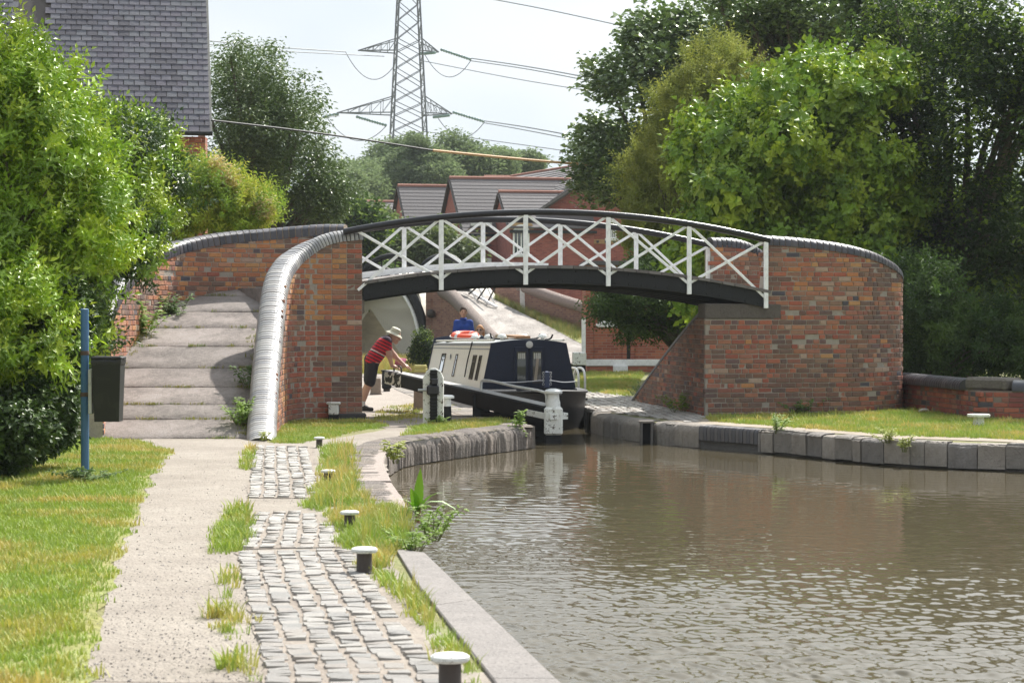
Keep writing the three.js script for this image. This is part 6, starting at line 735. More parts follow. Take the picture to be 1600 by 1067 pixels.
// ---------------------------------------------------------------- slate roofed building on the left
{
  const g = thing('slate_building', 'tall building with a steep purple grey slate roof on the left', 'building'), E = at(328, 205, 55), ux = new THREE.Vector3(-0.985, 0, 0.17).normalize(), back = new THREE.Vector3(-0.17, 0, -0.985).normalize(), rise = 1.2, L = 13, N = (a, t, o = 0) => { const k = 1 / Math.hypot(1, rise); return E.clone().addScaledVector(ux, a).addScaledVector(back, t * k - o * rise * k * -1 * -1).add(new THREE.Vector3(0, t * rise * k + o * k, 0)); };
  const slopeLen = 6.4, nrm = new THREE.Vector3().copy(back).multiplyScalar(-rise).add(new THREE.Vector3(0, 1, 0)).normalize(), up = back.clone().add(new THREE.Vector3(0, rise, 0)).normalize(), Q = (a, t, o) => E.clone().addScaledVector(ux, a).addScaledVector(up, t).addScaledVector(nrm, o);
  part('roof_deck', sweep([[Q(0.02, 0, -0.12), Q(0.02, slopeLen, -0.12), Q(0.02, slopeLen, -0.03), Q(0.02, 0, -0.03)], [Q(L, 0, -0.12), Q(L, slopeLen, -0.12), Q(L, slopeLen, -0.03), Q(L, 0, -0.03)]], true, 0.3), mats.iron, g);
  const tones = [[0.098, 0.093, 0.12], [0.115, 0.108, 0.135], [0.086, 0.084, 0.107], [0.106, 0.107, 0.126], [0.125, 0.122, 0.143], [0.096, 0.086, 0.112], [0.062, 0.057, 0.074]].map((c) => worn(c, 0.68, 0.004)), massMat = worn([1, 1, 1], 0.68, 0.004, { vertexColors: true }), gauge = 0.205, sw = 0.275, geo = Array.from({ length: 4 }, (_, i) => chamferBox(sw - 0.02, 0.016, gauge + 0.03, 0.002, 120 + i, 0.006)), list = [], r = rng(321), basis = new THREE.Matrix4().makeBasis(ux.clone(), nrm.clone(), ux.clone().cross(nrm));
  for (let k = 0; k * gauge < slopeLen - 0.1; k++) for (let a = (k % 2) * sw / 2 + sw / 2 - (k % 2) * sw; a < L; a += sw) { const half = a < 0.1, p = Q(half ? sw / 4 : a, (k + 0.5) * gauge, 0.0), [px, py] = pixelOf(p), st = fbm(a * 0.9 + 30, k * 0.16 + 10, 4096, 77, 3), stain = st > 0.57 && r() < 0.75; const inDormer = px > 26 && px < 70 && py < 44; if (inDormer) { r(); r(); continue; } list.push({ p, half, ti: stain ? 6 : Math.floor(r() * 6), gi: Math.floor(r() * 4), show: px > -20 && py > -8 && px < 335 && py < 215 - Math.max(0, 260 - px) * 0.62 ? 1 + py : 0, j: (r() - 0.5) * 0.03 }); }
  const solo = new Set(list.filter((s) => s.show).sort((a, b) => b.show - a.show).slice(0, 300)), mass = [], q0 = new THREE.Quaternion().setFromRotationMatrix(basis), tilt = new THREE.Quaternion();
  for (const s of list) { tilt.setFromEuler(new THREE.Euler(0.055, 0, s.j * 0.6)); const q = q0.clone().multiply(tilt), m4 = new THREE.Matrix4().compose(s.p, q, new THREE.Vector3(s.half ? 0.5 : 1, 1, 1)); if (solo.has(s)) { const m = part('slate', geo[s.gi], tones[s.ti], g); m.position.copy(s.p); m.quaternion.copy(q); if (s.half) m.scale.x = 0.5; } else { const k = geo[s.gi].clone().applyMatrix4(m4), c = tones[s.ti].color, col = new Float32Array(k.attributes.position.count * 3); for (let i = 0; i < col.length; i += 3) { col[i] = c.r; col[i + 1] = c.g; col[i + 2] = c.b; } k.setAttribute('color', new THREE.BufferAttribute(col, 3)); mass.push(k); } }
  part('other_slates', mergeGeometries(mass), massMat, g).userData.kind = 'stuff';
  const foot = (a, o) => E.clone().addScaledVector(ux, a).addScaledVector(back, o); const wallTop = E.y - 0.12;
  part('wall', wallStrip([foot(0.12, 0.3).setY(0), foot(L, 0.3).setY(0)], [foot(0.12, 0.3).setY(wallTop), foot(L, 0.3).setY(wallTop)], 0.4), oldBrick2, g); const pk = Q(0, slopeLen, -0.1), gw = new THREE.BufferGeometry(); part('gable_wall', polyGeo([...foot(0.12, 0.3).setY(0).toArray(), ...foot(0.12, 7.9).setY(0).toArray(), ...foot(0.12, 7.9).setY(wallTop).toArray(), ...pk.clone().addScaledVector(ux, 0.12).toArray(), ...foot(0.12, 0.3).setY(wallTop).toArray()], [0, 1, 2, 0, 2, 3, 0, 3, 4], [0, 0, 7.6, 0, 7.6, 6, 3.8, 11, 0, 6]), oldBrick2, g);
  part('gutter', tube([Q(-0.06, -0.06, -0.02), Q(L, -0.06, -0.02)], 0.06, 0.06, 8), mats.black, g); part('verge_strip', bake([bar(Q(0.0, -0.02, -0.03), Q(0.0, slopeLen, -0.03), 0.03, 0.1, ux)]), worn([0.25, 0.24, 0.22], 0.9, 0.004), g);
  for (let a = 0.3; a < 2.6; a += 0.32) part('corbel', bake([chamferBox(0.16, 0.1, 0.14, 0.006).translate(...foot(a, 0.24).setY(wallTop - 0.1).toArray())]), oldBrick2, g); part('corbel_course', bake([bar(foot(0.1, 0.24).setY(wallTop - 0.55), foot(3, 0.24).setY(wallTop - 0.55), 0.14, 0.1)]), mats.darkStone, g);
  { const c = at(48, 20, 58), w = part('roof_window', chamferBox(0.62, 0.75, 0.25, 0.02), worn([0.16, 0.075, 0.05], 0.8, 0.006), g, 'brown opening with a white sill in the slates'); const s = 0; w.position.copy(c); part('sill', chamferBox(0.78, 0.16, 0.3, 0.02).translate(0, -0.42, 0.03), worn([0.5, 0.51, 0.53], 0.7, 0.004), w); part('cheek', chamferBox(0.07, 0.75, 0.28, 0.01).translate(0.35, 0, 0.02), worn([0.45, 0.46, 0.48], 0.7, 0.004), w); part('cheek', chamferBox(0.07, 0.75, 0.28, 0.01).translate(-0.35, 0, 0.02), worn([0.45, 0.46, 0.48], 0.7, 0.004), w); }
}
// ---------------------------------------------------------------- pylon and wires
const steel = worn([0.11, 0.118, 0.125], 0.6, 0.001, { metalness: 0.3 });
const PY = 290, py3 = (px, y) => at(px, y, PY);
{
  const g = thing('electricity_pylon', 'tall lattice steel pylon rising behind the trees', 'pylon'), c0 = at(638, 225, PY), S = PY / FPX;
  const halfAt = (y) => (14.5 + (y + 30) * 0.047) * S, yh = (y) => at(638, y, PY).y, cx = (y) => 638 + 0;
  const corner = (y, a, b) => new THREE.Vector3(c0.x + 0.0 + (a * 1.0 + b * 0.16) * halfAt(y), yh(y), c0.z + (b * 1.0 - a * 0.16) * halfAt(y));
  const levels = [-60, -25, 5, 33, 62, 82, 108, 134, 160, 182, 206, 232, 262, 300, 345];
  for (const [a, b] of [[-1, -1], [1, -1], [1, 1], [-1, 1]]) part('leg', bake([bar(corner(-60, a, b), corner(345, a, b), 0.17, 0.17)]), steel, g);
  for (let i = 0; i + 1 < levels.length; i++) { const y0 = levels[i], y1 = levels[i + 1], bs = []; for (const [p, q] of [[[-1, 1], [1, 1]], [[1, 1], [1, -1]], [[1, -1], [-1, -1]], [[-1, -1], [-1, 1]]]) { bs.push(bar(corner(y0, ...p), corner(y1, ...q), 0.1, 0.1), bar(corner(y0, ...q), corner(y1, ...p), 0.1, 0.1)); } part('bracing', bake(bs), steel, g); }
  const arm = (yTop, yBot, xl, xr, name) => { for (const [xe, s] of [[xl, -1], [xr, 1]]) { const tip = new THREE.Vector3(c0.x + (xe - 638) * S, yh(yBot - 1), c0.z + s * -0.8), bs = []; for (const b of [-1, 1]) { const lo = corner(yBot, s, b), hi = corner(yTop, s, b); bs.push(bar(lo, tip, 0.15, 0.15), bar(hi, tip, 0.12, 0.12)); for (let k = 1; k < 5; k++) { const f = k / 5, f2 = (k - 0.5) / 5; bs.push(bar(lo.clone().lerp(tip, f), hi.clone().lerp(tip, f), 0.06, 0.06), bar(lo.clone().lerp(tip, f), hi.clone().lerp(tip, f - 0.2), 0.05, 0.05)); } } part(name, bake(bs), steel, g); } };
  arm(62, 81, 560, 685, 'cross_arm'); arm(152, 178, 527, 706, 'cross_arm');
  const glass = worn([0.16, 0.25, 0.23], 0.3, 0.001), ins = [[[688, 77], [736, 93]], [[707, 175], [757, 190]], [[528, 178], [505, 183]], [[556, 182], [604, 196]], [[680, 82], [658, 84]], [[702, 180], [677, 183]]];
  for (const [p, q] of ins) { const a = py3(...p), b = py3(...q), geos = [tube([a, b], 0.1, 0.1, 5)]; for (let k = 0; k < 12; k++) { const c = a.clone().lerp(b, (k + 0.5) / 12); geos.push(new THREE.SphereGeometry(0.22, 6, 4).translate(c.x, c.y, c.z)); } part('insulator_string', bake(geos), glass, g); }
  const loop = (p, q, sag) => { const a = py3(...p), b = py3(...q), pts = []; for (let k = 0; k <= 8; k++) { const f = k / 8; pts.push(a.clone().lerp(b, f).add(new THREE.Vector3(0, -sag * S * 4 * f * (1 - f), 0))); } return tube(pts, 0.05, 0.05, 4, 24); };
  for (const [p, q, s] of [[[540, 82], [615, 104], 30], [[664, 86], [736, 94], 30], [[512, 186], [603, 197], 28], [[684, 184], [756, 192], 26]]) part('jumper_loop', loop(p, q, s), steel, g);
}
function wire(label, pts, r, mat = steel, name = 'power_line') { return single(name, tube(pts, r, r, 5, 40), mat, label, 'cable', name === 'power_line' ? 'power lines on the pylon' : undefined); }
for (const [label, pts, r] of [['upper of the power lines left of the pylon', [[250, 55, 250], [400, 71, 268], [540, 81, 288]], 0.07], ['lower of the power lines left of the upper pylon arm', [[250, 60, 250], [400, 77, 268], [600, 88, 288]], 0.06], ['upper of the two lines running right from the upper arm', [[736, 91, 290], [830, 105, 260], [1000, 136, 220]], 0.07], ['lower of the two lines running right from the upper arm', [[736, 95, 290], [830, 109, 260], [1000, 142, 220]], 0.06], ['third line below the upper arm on the right', [[655, 94, 290], [800, 122, 265], [1000, 154, 220]], 0.05], ['upper of the two lines running right from the lower arm', [[757, 189, 290], [830, 200, 260], [1000, 232, 220]], 0.07], ['lower of the two lines running right from the lower arm', [[757, 192, 290], [830, 205, 260], [1000, 239, 220]], 0.06], ['lowest faint line running right towards the roof aerial', [[660, 205, 290], [800, 224, 265], [1000, 252, 220]], 0.05], ['lines leaving the lower arm to the left above the dark tree', [[400, 176, 262], [480, 184, 275], [530, 181, 290]], 0.06], ['single earth wire crossing the top right of the sky', [[700, -14, 200], [840, 12, 190], [980, 42, 175]], 0.045]]) wire(label, pts.map((q) => at(...q)), r);
wire('black service cable sloping from the slate building to the pylon line', [[330, 188, 55], [450, 202, 57], [560, 217, 59], [676, 235, 61]].map((q) => at(...q)), 0.028, mats.black, 'service_cable');
wire('orange sleeved cable running on to the trees on the right', [[676, 235, 61], [760, 243.5, 62], [840, 251, 63], [960, 261, 64]].map((q) => at(...q)), 0.04, worn([0.55, 0.33, 0.16], 0.7, 0.001), 'sleeved_cable');
// ---------------------------------------------------------------- trees, hedges and weeds
function leafCluster(n, leaf, spread, seed, wide = 0.5, droop = 0.25) {
  const r = rng(seed), pos = [], idx = [], nor = [];
  for (let i = 0; i < n; i++) {
    const u = r() * 2 - 1, a = r() * 6.283, q = Math.cbrt(r()) * spread, s = Math.sqrt(1 - u * u), p = new THREE.Vector3(Math.cos(a) * s * q, u * q * 0.8, Math.sin(a) * s * q);
    const b = r() * 6.283, d = new THREE.Vector3(Math.cos(b), (r() - 0.5) * 0.9 - droop, Math.sin(b)).normalize(), up = new THREE.Vector3((r() - 0.5) * 1.1, 1, (r() - 0.5) * 1.1), x = d.clone().cross(up).normalize(), nn = x.clone().cross(d).normalize(), L = leaf * (0.65 + 0.6 * r()), w = L * wide * 0.5, k = pos.length / 3;
    const P = (f, o, h) => p.clone().addScaledVector(d, L * f).addScaledVector(x, o).addScaledVector(nn, h); for (const v of [P(0, 0, 0), P(0.42, -w, w * 0.35), P(1, 0, -L * 0.1), P(0.42, w, w * 0.35)]) pos.push(v.x, v.y, v.z); idx.push(k, k + 1, k + 2, k, k + 2, k + 3);
  }
  const g = new THREE.BufferGeometry(); g.setAttribute('position', new THREE.Float32BufferAttribute(pos, 3)); g.setIndex(idx); const f = g.toNonIndexed(); f.computeVertexNormals(); return f;
}
function leafShoot(pairs, leaf, length, seed, wide = 0.5, droop = 0.2, stems = 5) {
  const r = rng(seed), pos = [], idx = [];
  for (let s = 0; s < stems; s++) {
    const a = r() * 6.283, tilt = 0.15 + 0.75 * r(), ax = new THREE.Vector3(Math.cos(a) * Math.sin(tilt), Math.cos(tilt), Math.sin(a) * Math.sin(tilt)), o = new THREE.Vector3((r() - 0.5) * length * 0.7, (r() - 0.5) * length * 0.5, (r() - 0.5) * length * 0.7), len = length * (0.6 + 0.6 * r()), sd = new THREE.Vector3(Math.cos(a * 3), 0.2, Math.sin(a * 3)).cross(ax).normalize(), fd = ax.clone().cross(sd);
    for (let i = 0; i < pairs * 2 + 1; i++) {
      const f = i === pairs * 2 ? 1 : 0.2 + 0.8 * (i >> 1) / pairs, p = o.clone().addScaledVector(ax, len * f), turn = (i >> 1) * 1.6 + (i % 2 ? Math.PI : 0), out = sd.clone().multiplyScalar(Math.cos(turn)).addScaledVector(fd, Math.sin(turn)), d = i === pairs * 2 ? ax.clone() : out.multiplyScalar(0.9).addScaledVector(ax, 0.55); d.y -= droop; d.normalize();
      const up = ax.clone().add(new THREE.Vector3((r() - 0.5) * 0.8, 0.5, (r() - 0.5) * 0.8)), x = d.clone().cross(up).normalize(), nn = x.clone().cross(d).normalize(), L = leaf * (0.6 + 0.55 * r()) * (0.75 + 0.35 * Math.sin(f * 3)), w = L * wide * 0.5, k = pos.length / 3, P = (g, b, h) => p.clone().addScaledVector(d, L * g).addScaledVector(x, b).addScaledVector(nn, h);
      for (const v of [P(0, 0, 0), P(0.4, -w, w * 0.4), P(1, 0, -L * 0.12), P(0.4, w, w * 0.4)]) pos.push(v.x, v.y, v.z); idx.push(k, k + 1, k + 2, k, k + 2, k + 3);
    }
  }
  const g = new THREE.BufferGeometry(); g.setAttribute('position', new THREE.Float32BufferAttribute(pos, 3)); g.setIndex(idx); const f = g.toNonIndexed(); f.computeVertexNormals(); return f;
}
const leafMat = (rough = 0.55, tr = 0.42, spec = 0.4) => new THREE.MeshPhysicalMaterial({ color: 0xffffff, roughness: rough, specularIntensity: spec, transmission: tr, thickness: 0, side: THREE.DoubleSide });
const leafMats = { hazel: leafMat(0.5, 0.52, 0.6), soft: leafMat(0.72, 0.58), glossy: leafMat(0.42, 0.52, 0.8), far: leafMat(0.85, 0.5) };
const bark = worn([0.13, 0.105, 0.08], 0.95, 0.02);
// crown: lobes [centre, radii]; clusters sit in the outer shell of every lobe
function foliage(name, parent, lobes, geo, mat, count, scale, tones, seed, opt = {}) {
  const r = rng(seed), m = new THREE.Matrix4(), q = new THREE.Quaternion(), c = new THREE.Color(), places = [], wsum = lobes.reduce((s, l) => s + l[1].x * l[1].y, 0);
  for (const [ctr, rad] of lobes) { const n = Math.round(count * rad.x * rad.y / wsum); for (let i = 0; i < n; i++) { const u = r() * 2 - 1, a = r() * 6.283, s = Math.sqrt(1 - u * u), bump = 0.78 + 0.5 * fbm(a * 1.4 + ctr.x, u * 2.2 + ctr.y * 3 + ctr.z, 4096, seed, 3), k = (r() < 0.07 ? 1.0 + 0.3 * r() : 1.02 - 0.55 * Math.pow(r(), 1.5)) * bump; const p = new THREE.Vector3(ctr.x + Math.cos(a) * s * k * rad.x, ctr.y + u * k * rad.y, ctr.z + Math.sin(a) * s * k * rad.z); if (p.y < (opt.floor ?? 0.1)) continue; let deep = false; for (const [c2, r2] of lobes) { if (c2 === ctr) continue; const e = Math.hypot((p.x - c2.x) / r2.x, (p.y - c2.y) / r2.y, (p.z - c2.z) / r2.z); if (e < 0.5) { deep = true; break; } } if (deep && r() < 0.8) continue; if (opt.keep && !opt.keep(p)) continue; places.push([p, r(), r(), r(), r() * 6.28, p.clone().sub(ctr).normalize()]); } }
  const im = new THREE.InstancedMesh(geo, mat, places.length); im.name = name; im.castShadow = im.receiveShadow = true; im.userData.kind = 'stuff';
  places.forEach(([p, a, b, d, e1, e2], i) => { if (opt.shoots) { q.setFromUnitVectors(new THREE.Vector3(0, 1, 0), e2.clone().add(new THREE.Vector3((a - 0.5) * 0.7, opt.lift ?? 0.9, (b - 0.5) * 0.7)).normalize()); q.multiply(new THREE.Quaternion().setFromEuler(new THREE.Euler(0, e1, 0))); } else q.setFromEuler(new THREE.Euler((a - 0.5) * 0.9, e1, (b - 0.5) * 0.9)); const s = scale * (0.7 + 0.6 * d); m.compose(p, q, new THREE.Vector3(s, s, s)); im.setMatrixAt(i, m); const k = Math.min(tones.length - 1, Math.floor(a * tones.length)), t = tones[k], v = 0.78 + 0.44 * b; c.setRGB(t[0] * v, t[1] * v, t[2] * v); im.setColorAt(i, c); });
  (parent || scene).add(im); return im;
}
function lobesOf(ellipses, seed, per, size = [0.2, 0.42]) {   // ellipses: [centre, rx, ry, rz]
  const r = rng(seed), out = []; for (const [c, rx, ry, rz] of ellipses) { for (let i = 0; i < per; i++) { const u = r() * 1.7 - 0.8, a = r() * 6.283, s = Math.sqrt(Math.max(0, 1 - u * u)), k = 0.74 + 0.12 * r(), f = size[0] + (size[1] - size[0]) * r(); out.push([new THREE.Vector3(c.x + Math.cos(a) * s * rx * k, c.y + u * ry * k, c.z + Math.sin(a) * s * rz * k), new THREE.Vector3(rx * f, ry * f, rz * f)]); } out.push([c.clone(), new THREE.Vector3(rx * 0.62, ry * 0.62, rz * 0.62)]); } return out;
}
function plantTree(name, label, category, spec) {
  const E = spec.ellipses.map(([px, py, rx, ry, dd = 0, dz = 0]) => { const D = spec.D + dd, k = D / FPX; return [at(px, py, D), rx * k, ry * k, dz || Math.min(rx, ry) * k * 1.05]; });
  const base = spec.base ? V(spec.base[0], 0, spec.base[1]) : new THREE.Vector3(E[0][0].x, 0, E[0][0].z), g = thing(name, label, category, [0, 0, 0], spec.group); const r = rng(spec.seed), lobes = lobesOf(E, spec.seed + 1, Math.round((spec.per || 12) * 1.5), spec.size);
  const crownC = E.reduce((s, e) => s.add(e[0]), new THREE.Vector3()).multiplyScalar(1 / E.length), trunkTop = base.clone().lerp(crownC, 0.55), tr = spec.trunk || 0.22, geos = [tube([base.clone().setY(-0.1), base.clone().lerp(trunkTop, 0.5).add(new THREE.Vector3((r() - 0.5) * 0.5, 0, (r() - 0.5) * 0.5)), trunkTop], tr * 1.25, tr * 0.6, 9)];
  const lim = []; lobes.forEach(([c], i) => { if (i % (spec.limbEvery || 3)) return; const from = base.clone().lerp(trunkTop, 0.45 + 0.55 * r()), mid = from.clone().lerp(c, 0.5).add(new THREE.Vector3((r() - 0.5) * 0.6, 0.3, (r() - 0.5) * 0.6)); lim.push(tube([from, mid, c], tr * 0.38, tr * 0.1, 6)); });
  const tk = part('trunk', bake(geos), bark, g); if (lim.length) part('limbs', bake(lim), bark, tk); foliage('crown', g, lobes, spec.geo, spec.mat || leafMats.soft, spec.count, spec.scale || 1, spec.tones, spec.seed + 2, spec.opt || {}); return g;
}
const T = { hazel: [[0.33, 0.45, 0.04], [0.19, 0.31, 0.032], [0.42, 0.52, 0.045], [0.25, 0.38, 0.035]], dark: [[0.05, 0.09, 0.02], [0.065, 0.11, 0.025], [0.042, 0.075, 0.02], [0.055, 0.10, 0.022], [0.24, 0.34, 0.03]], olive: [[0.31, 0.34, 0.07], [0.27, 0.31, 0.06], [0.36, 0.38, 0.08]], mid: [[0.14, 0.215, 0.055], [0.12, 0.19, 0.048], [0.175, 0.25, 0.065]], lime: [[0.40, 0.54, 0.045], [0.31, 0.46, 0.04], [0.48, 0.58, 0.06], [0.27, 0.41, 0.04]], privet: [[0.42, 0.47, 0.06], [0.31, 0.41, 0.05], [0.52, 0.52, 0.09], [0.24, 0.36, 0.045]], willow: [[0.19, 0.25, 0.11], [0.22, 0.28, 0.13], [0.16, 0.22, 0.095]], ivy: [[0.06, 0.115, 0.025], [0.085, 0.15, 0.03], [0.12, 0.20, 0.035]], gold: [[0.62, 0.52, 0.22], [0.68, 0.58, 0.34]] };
const leafGeo = { big: leafCluster(16, 0.16, 0.3, 11, 0.8), medium: leafCluster(18, 0.11, 0.26, 12, 0.62), small: leafCluster(22, 0.075, 0.2, 13, 0.5), tiny: leafCluster(26, 0.06, 0.16, 14, 0.45), far: leafCluster(22, 0.26, 0.6, 15, 0.55), hazel: leafShoot(3, 0.15, 0.34, 21, 0.85, 0.35), elder: leafShoot(5, 0.088, 0.32, 22, 0.44, 0.15), light: leafShoot(5, 0.06, 0.26, 23, 0.42, 0.05, 6), ivyleaf: leafShoot(4, 0.07, 0.22, 24, 0.8, 0.5), flower: leafCluster(14, 0.035, 0.07, 16, 0.6, -0.5) };

// right bank trees
plantTree('hazel_tree', 'broad bright green hazel with sunlit upper leaves behind the right pier', 'tree', { D: 42, base: [6.3, 42.5], ellipses: [[1225, 235, 140, 130, 0, 2.2], [1310, 150, 95, 85, 1, 1.8], [1140, 300, 85, 110, 0, 1.8], [1330, 330, 110, 130, 0.5, 1.9], [1200, 395, 110, 80, -0.5, 1.5]], per: 13, count: 3200, geo: leafGeo.hazel, mat: leafMats.hazel, tones: T.hazel, opt: { shoots: true, lift: 0.5 }, seed: 1001, trunk: 0.16 });
plantTree('sycamore_tree', 'tall dark green sycamore at the left end of the right hand trees', 'tree', { D: 64, base: [5.2, 64], ellipses: [[1010, 190, 110, 130, 0, 3.2], [1090, 80, 110, 95, 0, 3], [985, 270, 85, 85, 0, 2.4], [1030, 60, 60, 55, 0, 1.8], [1080, 250, 80, 130, 2, 2.4]], per: 12, count: 2300, geo: leafGeo.big, mat: leafMats.glossy, tones: T.mid, seed: 1011, trunk: 0.3, scale: 1.25 });
plantTree('hawthorn_tree', 'olive green hawthorn between the sycamore and the hazel', 'tree', { D: 50, base: [3.9, 50.5], ellipses: [[1040, 290, 58, 75, 0, 1.4], [1085, 190, 60, 80, 0, 1.4], [1130, 120, 55, 55, 0.5, 1.3], [1010, 350, 42, 45, 0, 1.1], [1040, 400, 50, 50, 0.3, 1.1]], per: 11, count: 1500, geo: leafGeo.light, mat: leafMats.soft, tones: T.olive, opt: { shoots: true, lift: 0.7 }, seed: 1021, trunk: 0.14, scale: 1.5});
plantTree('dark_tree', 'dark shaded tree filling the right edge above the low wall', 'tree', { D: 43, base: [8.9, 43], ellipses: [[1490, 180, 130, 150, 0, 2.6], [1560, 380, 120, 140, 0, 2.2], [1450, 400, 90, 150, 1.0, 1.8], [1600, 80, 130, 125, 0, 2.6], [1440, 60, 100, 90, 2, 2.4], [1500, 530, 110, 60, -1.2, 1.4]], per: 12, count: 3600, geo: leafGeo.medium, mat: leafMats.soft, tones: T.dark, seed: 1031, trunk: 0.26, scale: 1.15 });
plantTree('tall_tree', 'high open crowned tree with branches against the sky at the top right', 'tree', { D: 56, base: [8.2, 57], ellipses: [[1290, 20, 130, 75, 0, 3], [1210, 55, 90, 55, 0, 2.4], [1400, 10, 110, 110, 0, 3], [1160, 20, 70, 45, 0, 2]], per: 10, count: 1700, geo: leafGeo.big, mat: leafMats.glossy, tones: T.mid, seed: 1041, trunk: 0.3, limbEvery: 1 });
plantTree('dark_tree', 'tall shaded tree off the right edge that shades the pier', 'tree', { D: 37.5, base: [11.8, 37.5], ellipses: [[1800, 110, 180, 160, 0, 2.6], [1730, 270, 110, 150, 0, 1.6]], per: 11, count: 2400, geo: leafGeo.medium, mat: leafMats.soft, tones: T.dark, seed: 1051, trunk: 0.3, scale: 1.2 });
plantTree('elder_bush', 'pale edged leafy branch hanging before the cottage under the bridge', 'bush', { D: 46, base: [4.1, 47], ellipses: [[1010, 470, 80, 48, 0, 1.2], [960, 480, 45, 28, -0.5, 0.6], [1060, 480, 60, 60, 0.5, 1.1], [985, 515, 30, 25, -0.3, 0.5], [1050, 430, 70, 50, 0.5, 1]], per: 9, count: 1300, geo: leafGeo.small, mat: leafMats.soft, tones: T.ivy, seed: 1061, trunk: 0.09, scale: 1.2 });
plantTree('understory_bush', 'dark leafy bush between the pier and the low wall', 'bush', { D: 37.3, base: [7.2, 37.6], ellipses: [[1440, 480, 60, 95, 0, 0.9], [1520, 540, 90, 55, 0.5, 1.0], [1420, 560, 45, 50, 0.3, 0.6], [1600, 560, 70, 40, 0.5, 0.8]], per: 9, count: 1100, geo: leafGeo.elder, mat: leafMats.soft, tones: T.ivy, opt: { shoots: true, lift: 0.3 }, seed: 1071, trunk: 0.06 });
plantTree('understory_bush', 'leafy bush filling the gap behind the right end of the railings', 'bush', { D: 40.5, base: [4.9, 41], ellipses: [[1180, 470, 90, 70, 0, 1.2], [1110, 440, 60, 70, 0.8, 1.0], [1300, 460, 90, 90, 0.8, 1.2]], per: 9, count: 900, geo: leafGeo.hazel, mat: leafMats.soft, tones: T.hazel, opt: { shoots: true, lift: 0.4 }, seed: 1081, trunk: 0.08 });
// left side
plantTree('lime_tree', 'rounded dark green lime tree beside the slate building', 'tree', { D: 66, base: [-8.3, 67], ellipses: [[375, 150, 75, 95, 0, 2.4], [420, 220, 95, 110, 0, 2.6], [460, 280, 75, 75, 0, 2], [360, 280, 90, 90, 0, 2.2], [500, 310, 40, 50, 0, 1.3]], per: 13, count: 3400, geo: leafGeo.small, mat: leafMats.glossy, tones: T.mid, seed: 1101, trunk: 0.32, scale: 1.75 });
for (const [i, [px, py, rx, ry, D, label]] of [[560, 290, 45, 60, 150, 'pale willow at the left of the distant tree line'], [610, 270, 60, 55, 160, 'pale willow directly below the pylon legs'], [675, 265, 60, 58, 155, 'pale willow right of the pylon base'], [735, 258, 60, 52, 160, 'tallest pale willow behind the middle roofs'], [800, 270, 50, 35, 165, 'last low willow of the tree line behind the roof ridge'], [530, 310, 35, 55, 130, 'narrow pale willow touching the dark lime tree']].entries()) plantTree('willow_tree', label, 'tree', { D, ellipses: [[px, py, rx, ry, 0, 3], [px - rx * 0.3, py + ry * 0.6, rx * 0.9, ry * 0.7, 0, 3]], per: 9, count: 2400, geo: leafGeo.far, mat: leafMats.far, tones: T.willow, seed: 1200 + i * 7, trunk: 0.4, group: 'willows in the distance', limbEvery: 3 });
plantTree('apple_tree', 'light green small tree seen through the left railings', 'tree', { D: 92, base: [-5.2, 93], ellipses: [[600, 385, 50, 45, 0, 1.8], [665, 385, 50, 40, 0, 1.8], [710, 400, 35, 30, 0, 1.4], [575, 360, 35, 35, 0, 1.5], [560, 345, 50, 25, 3, 1.5]], per: 10, count: 1900, geo: leafGeo.medium, mat: leafMats.soft, tones: [[0.15, 0.2, 0.06], [0.18, 0.22, 0.08], [0.12, 0.17, 0.05]], seed: 1301, trunk: 0.15, scale: 1.9 });
plantTree('dark_tree', 'dark tree seen through the arch of the second bridge', 'tree', { D: 104, base: [-3.9, 105], ellipses: [[650, 500, 70, 50, 0, 3], [620, 560, 60, 30, -4, 2], [680, 450, 60, 60, 4, 2.5], [700, 520, 40, 60, 2, 2]], per: 9, count: 4200, geo: leafGeo.far, mat: leafMats.soft, tones: T.dark, seed: 1311, trunk: 0.3, scale: 0.9, opt: { floor: -0.2 } });
plantTree('clipped_bush', 'dark rounded bush left of the boat roof', 'bush', { D: 58, base: [-2.35, 58], ellipses: [[663, 540, 10, 24, 0, 0.4], [654, 556, 12, 14, 0, 0.4]], per: 8, count: 380, geo: leafGeo.tiny, mat: leafMats.soft, tones: T.dark, seed: 1321, trunk: 0.05, scale: 1.3 });
// the hedge on the left, shrub by shrub
plantTree('hedge_shrub', 'near bright green elder shrub at the left edge of the picture', 'shrub', { D: 21.8, base: [-5.6, 21.8], ellipses: [[10, 260, 105, 150, 0, 0.8], [95, 350, 85, 110, 0.6, 0.8], [-30, 480, 105, 170, -0.8, 0.9], [45, 520, 65, 110, 0, 0.6], [0, 140, 70, 75, 0.5, 0.7], [90, 230, 60, 70, 0.8, 0.7]], per: 14, count: 1900, geo: leafGeo.elder, mat: leafMats.glossy, tones: T.lime, opt: { shoots: true, lift: 0.9 }, seed: 1401, trunk: 0.07, scale: 1.0});
plantTree('hedge_shrub', 'ivy covered foot of the hedge behind the blue post', 'shrub', { D: 21.0, base: [-4.85, 21.1], ellipses: [[45, 640, 55, 75, 0, 0.4], [10, 690, 65, 50, -0.6, 0.4], [80, 590, 38, 75, 0.4, 0.35], [85, 670, 26, 50, 0.3, 0.28], [110, 520, 36, 60, 0.9, 0.4]], per: 12, count: 1500, geo: leafGeo.ivyleaf, mat: leafMats.glossy, tones: T.ivy, seed: 1411, trunk: 0.05, scale: 0.9, opt: { floor: 0.02 } });
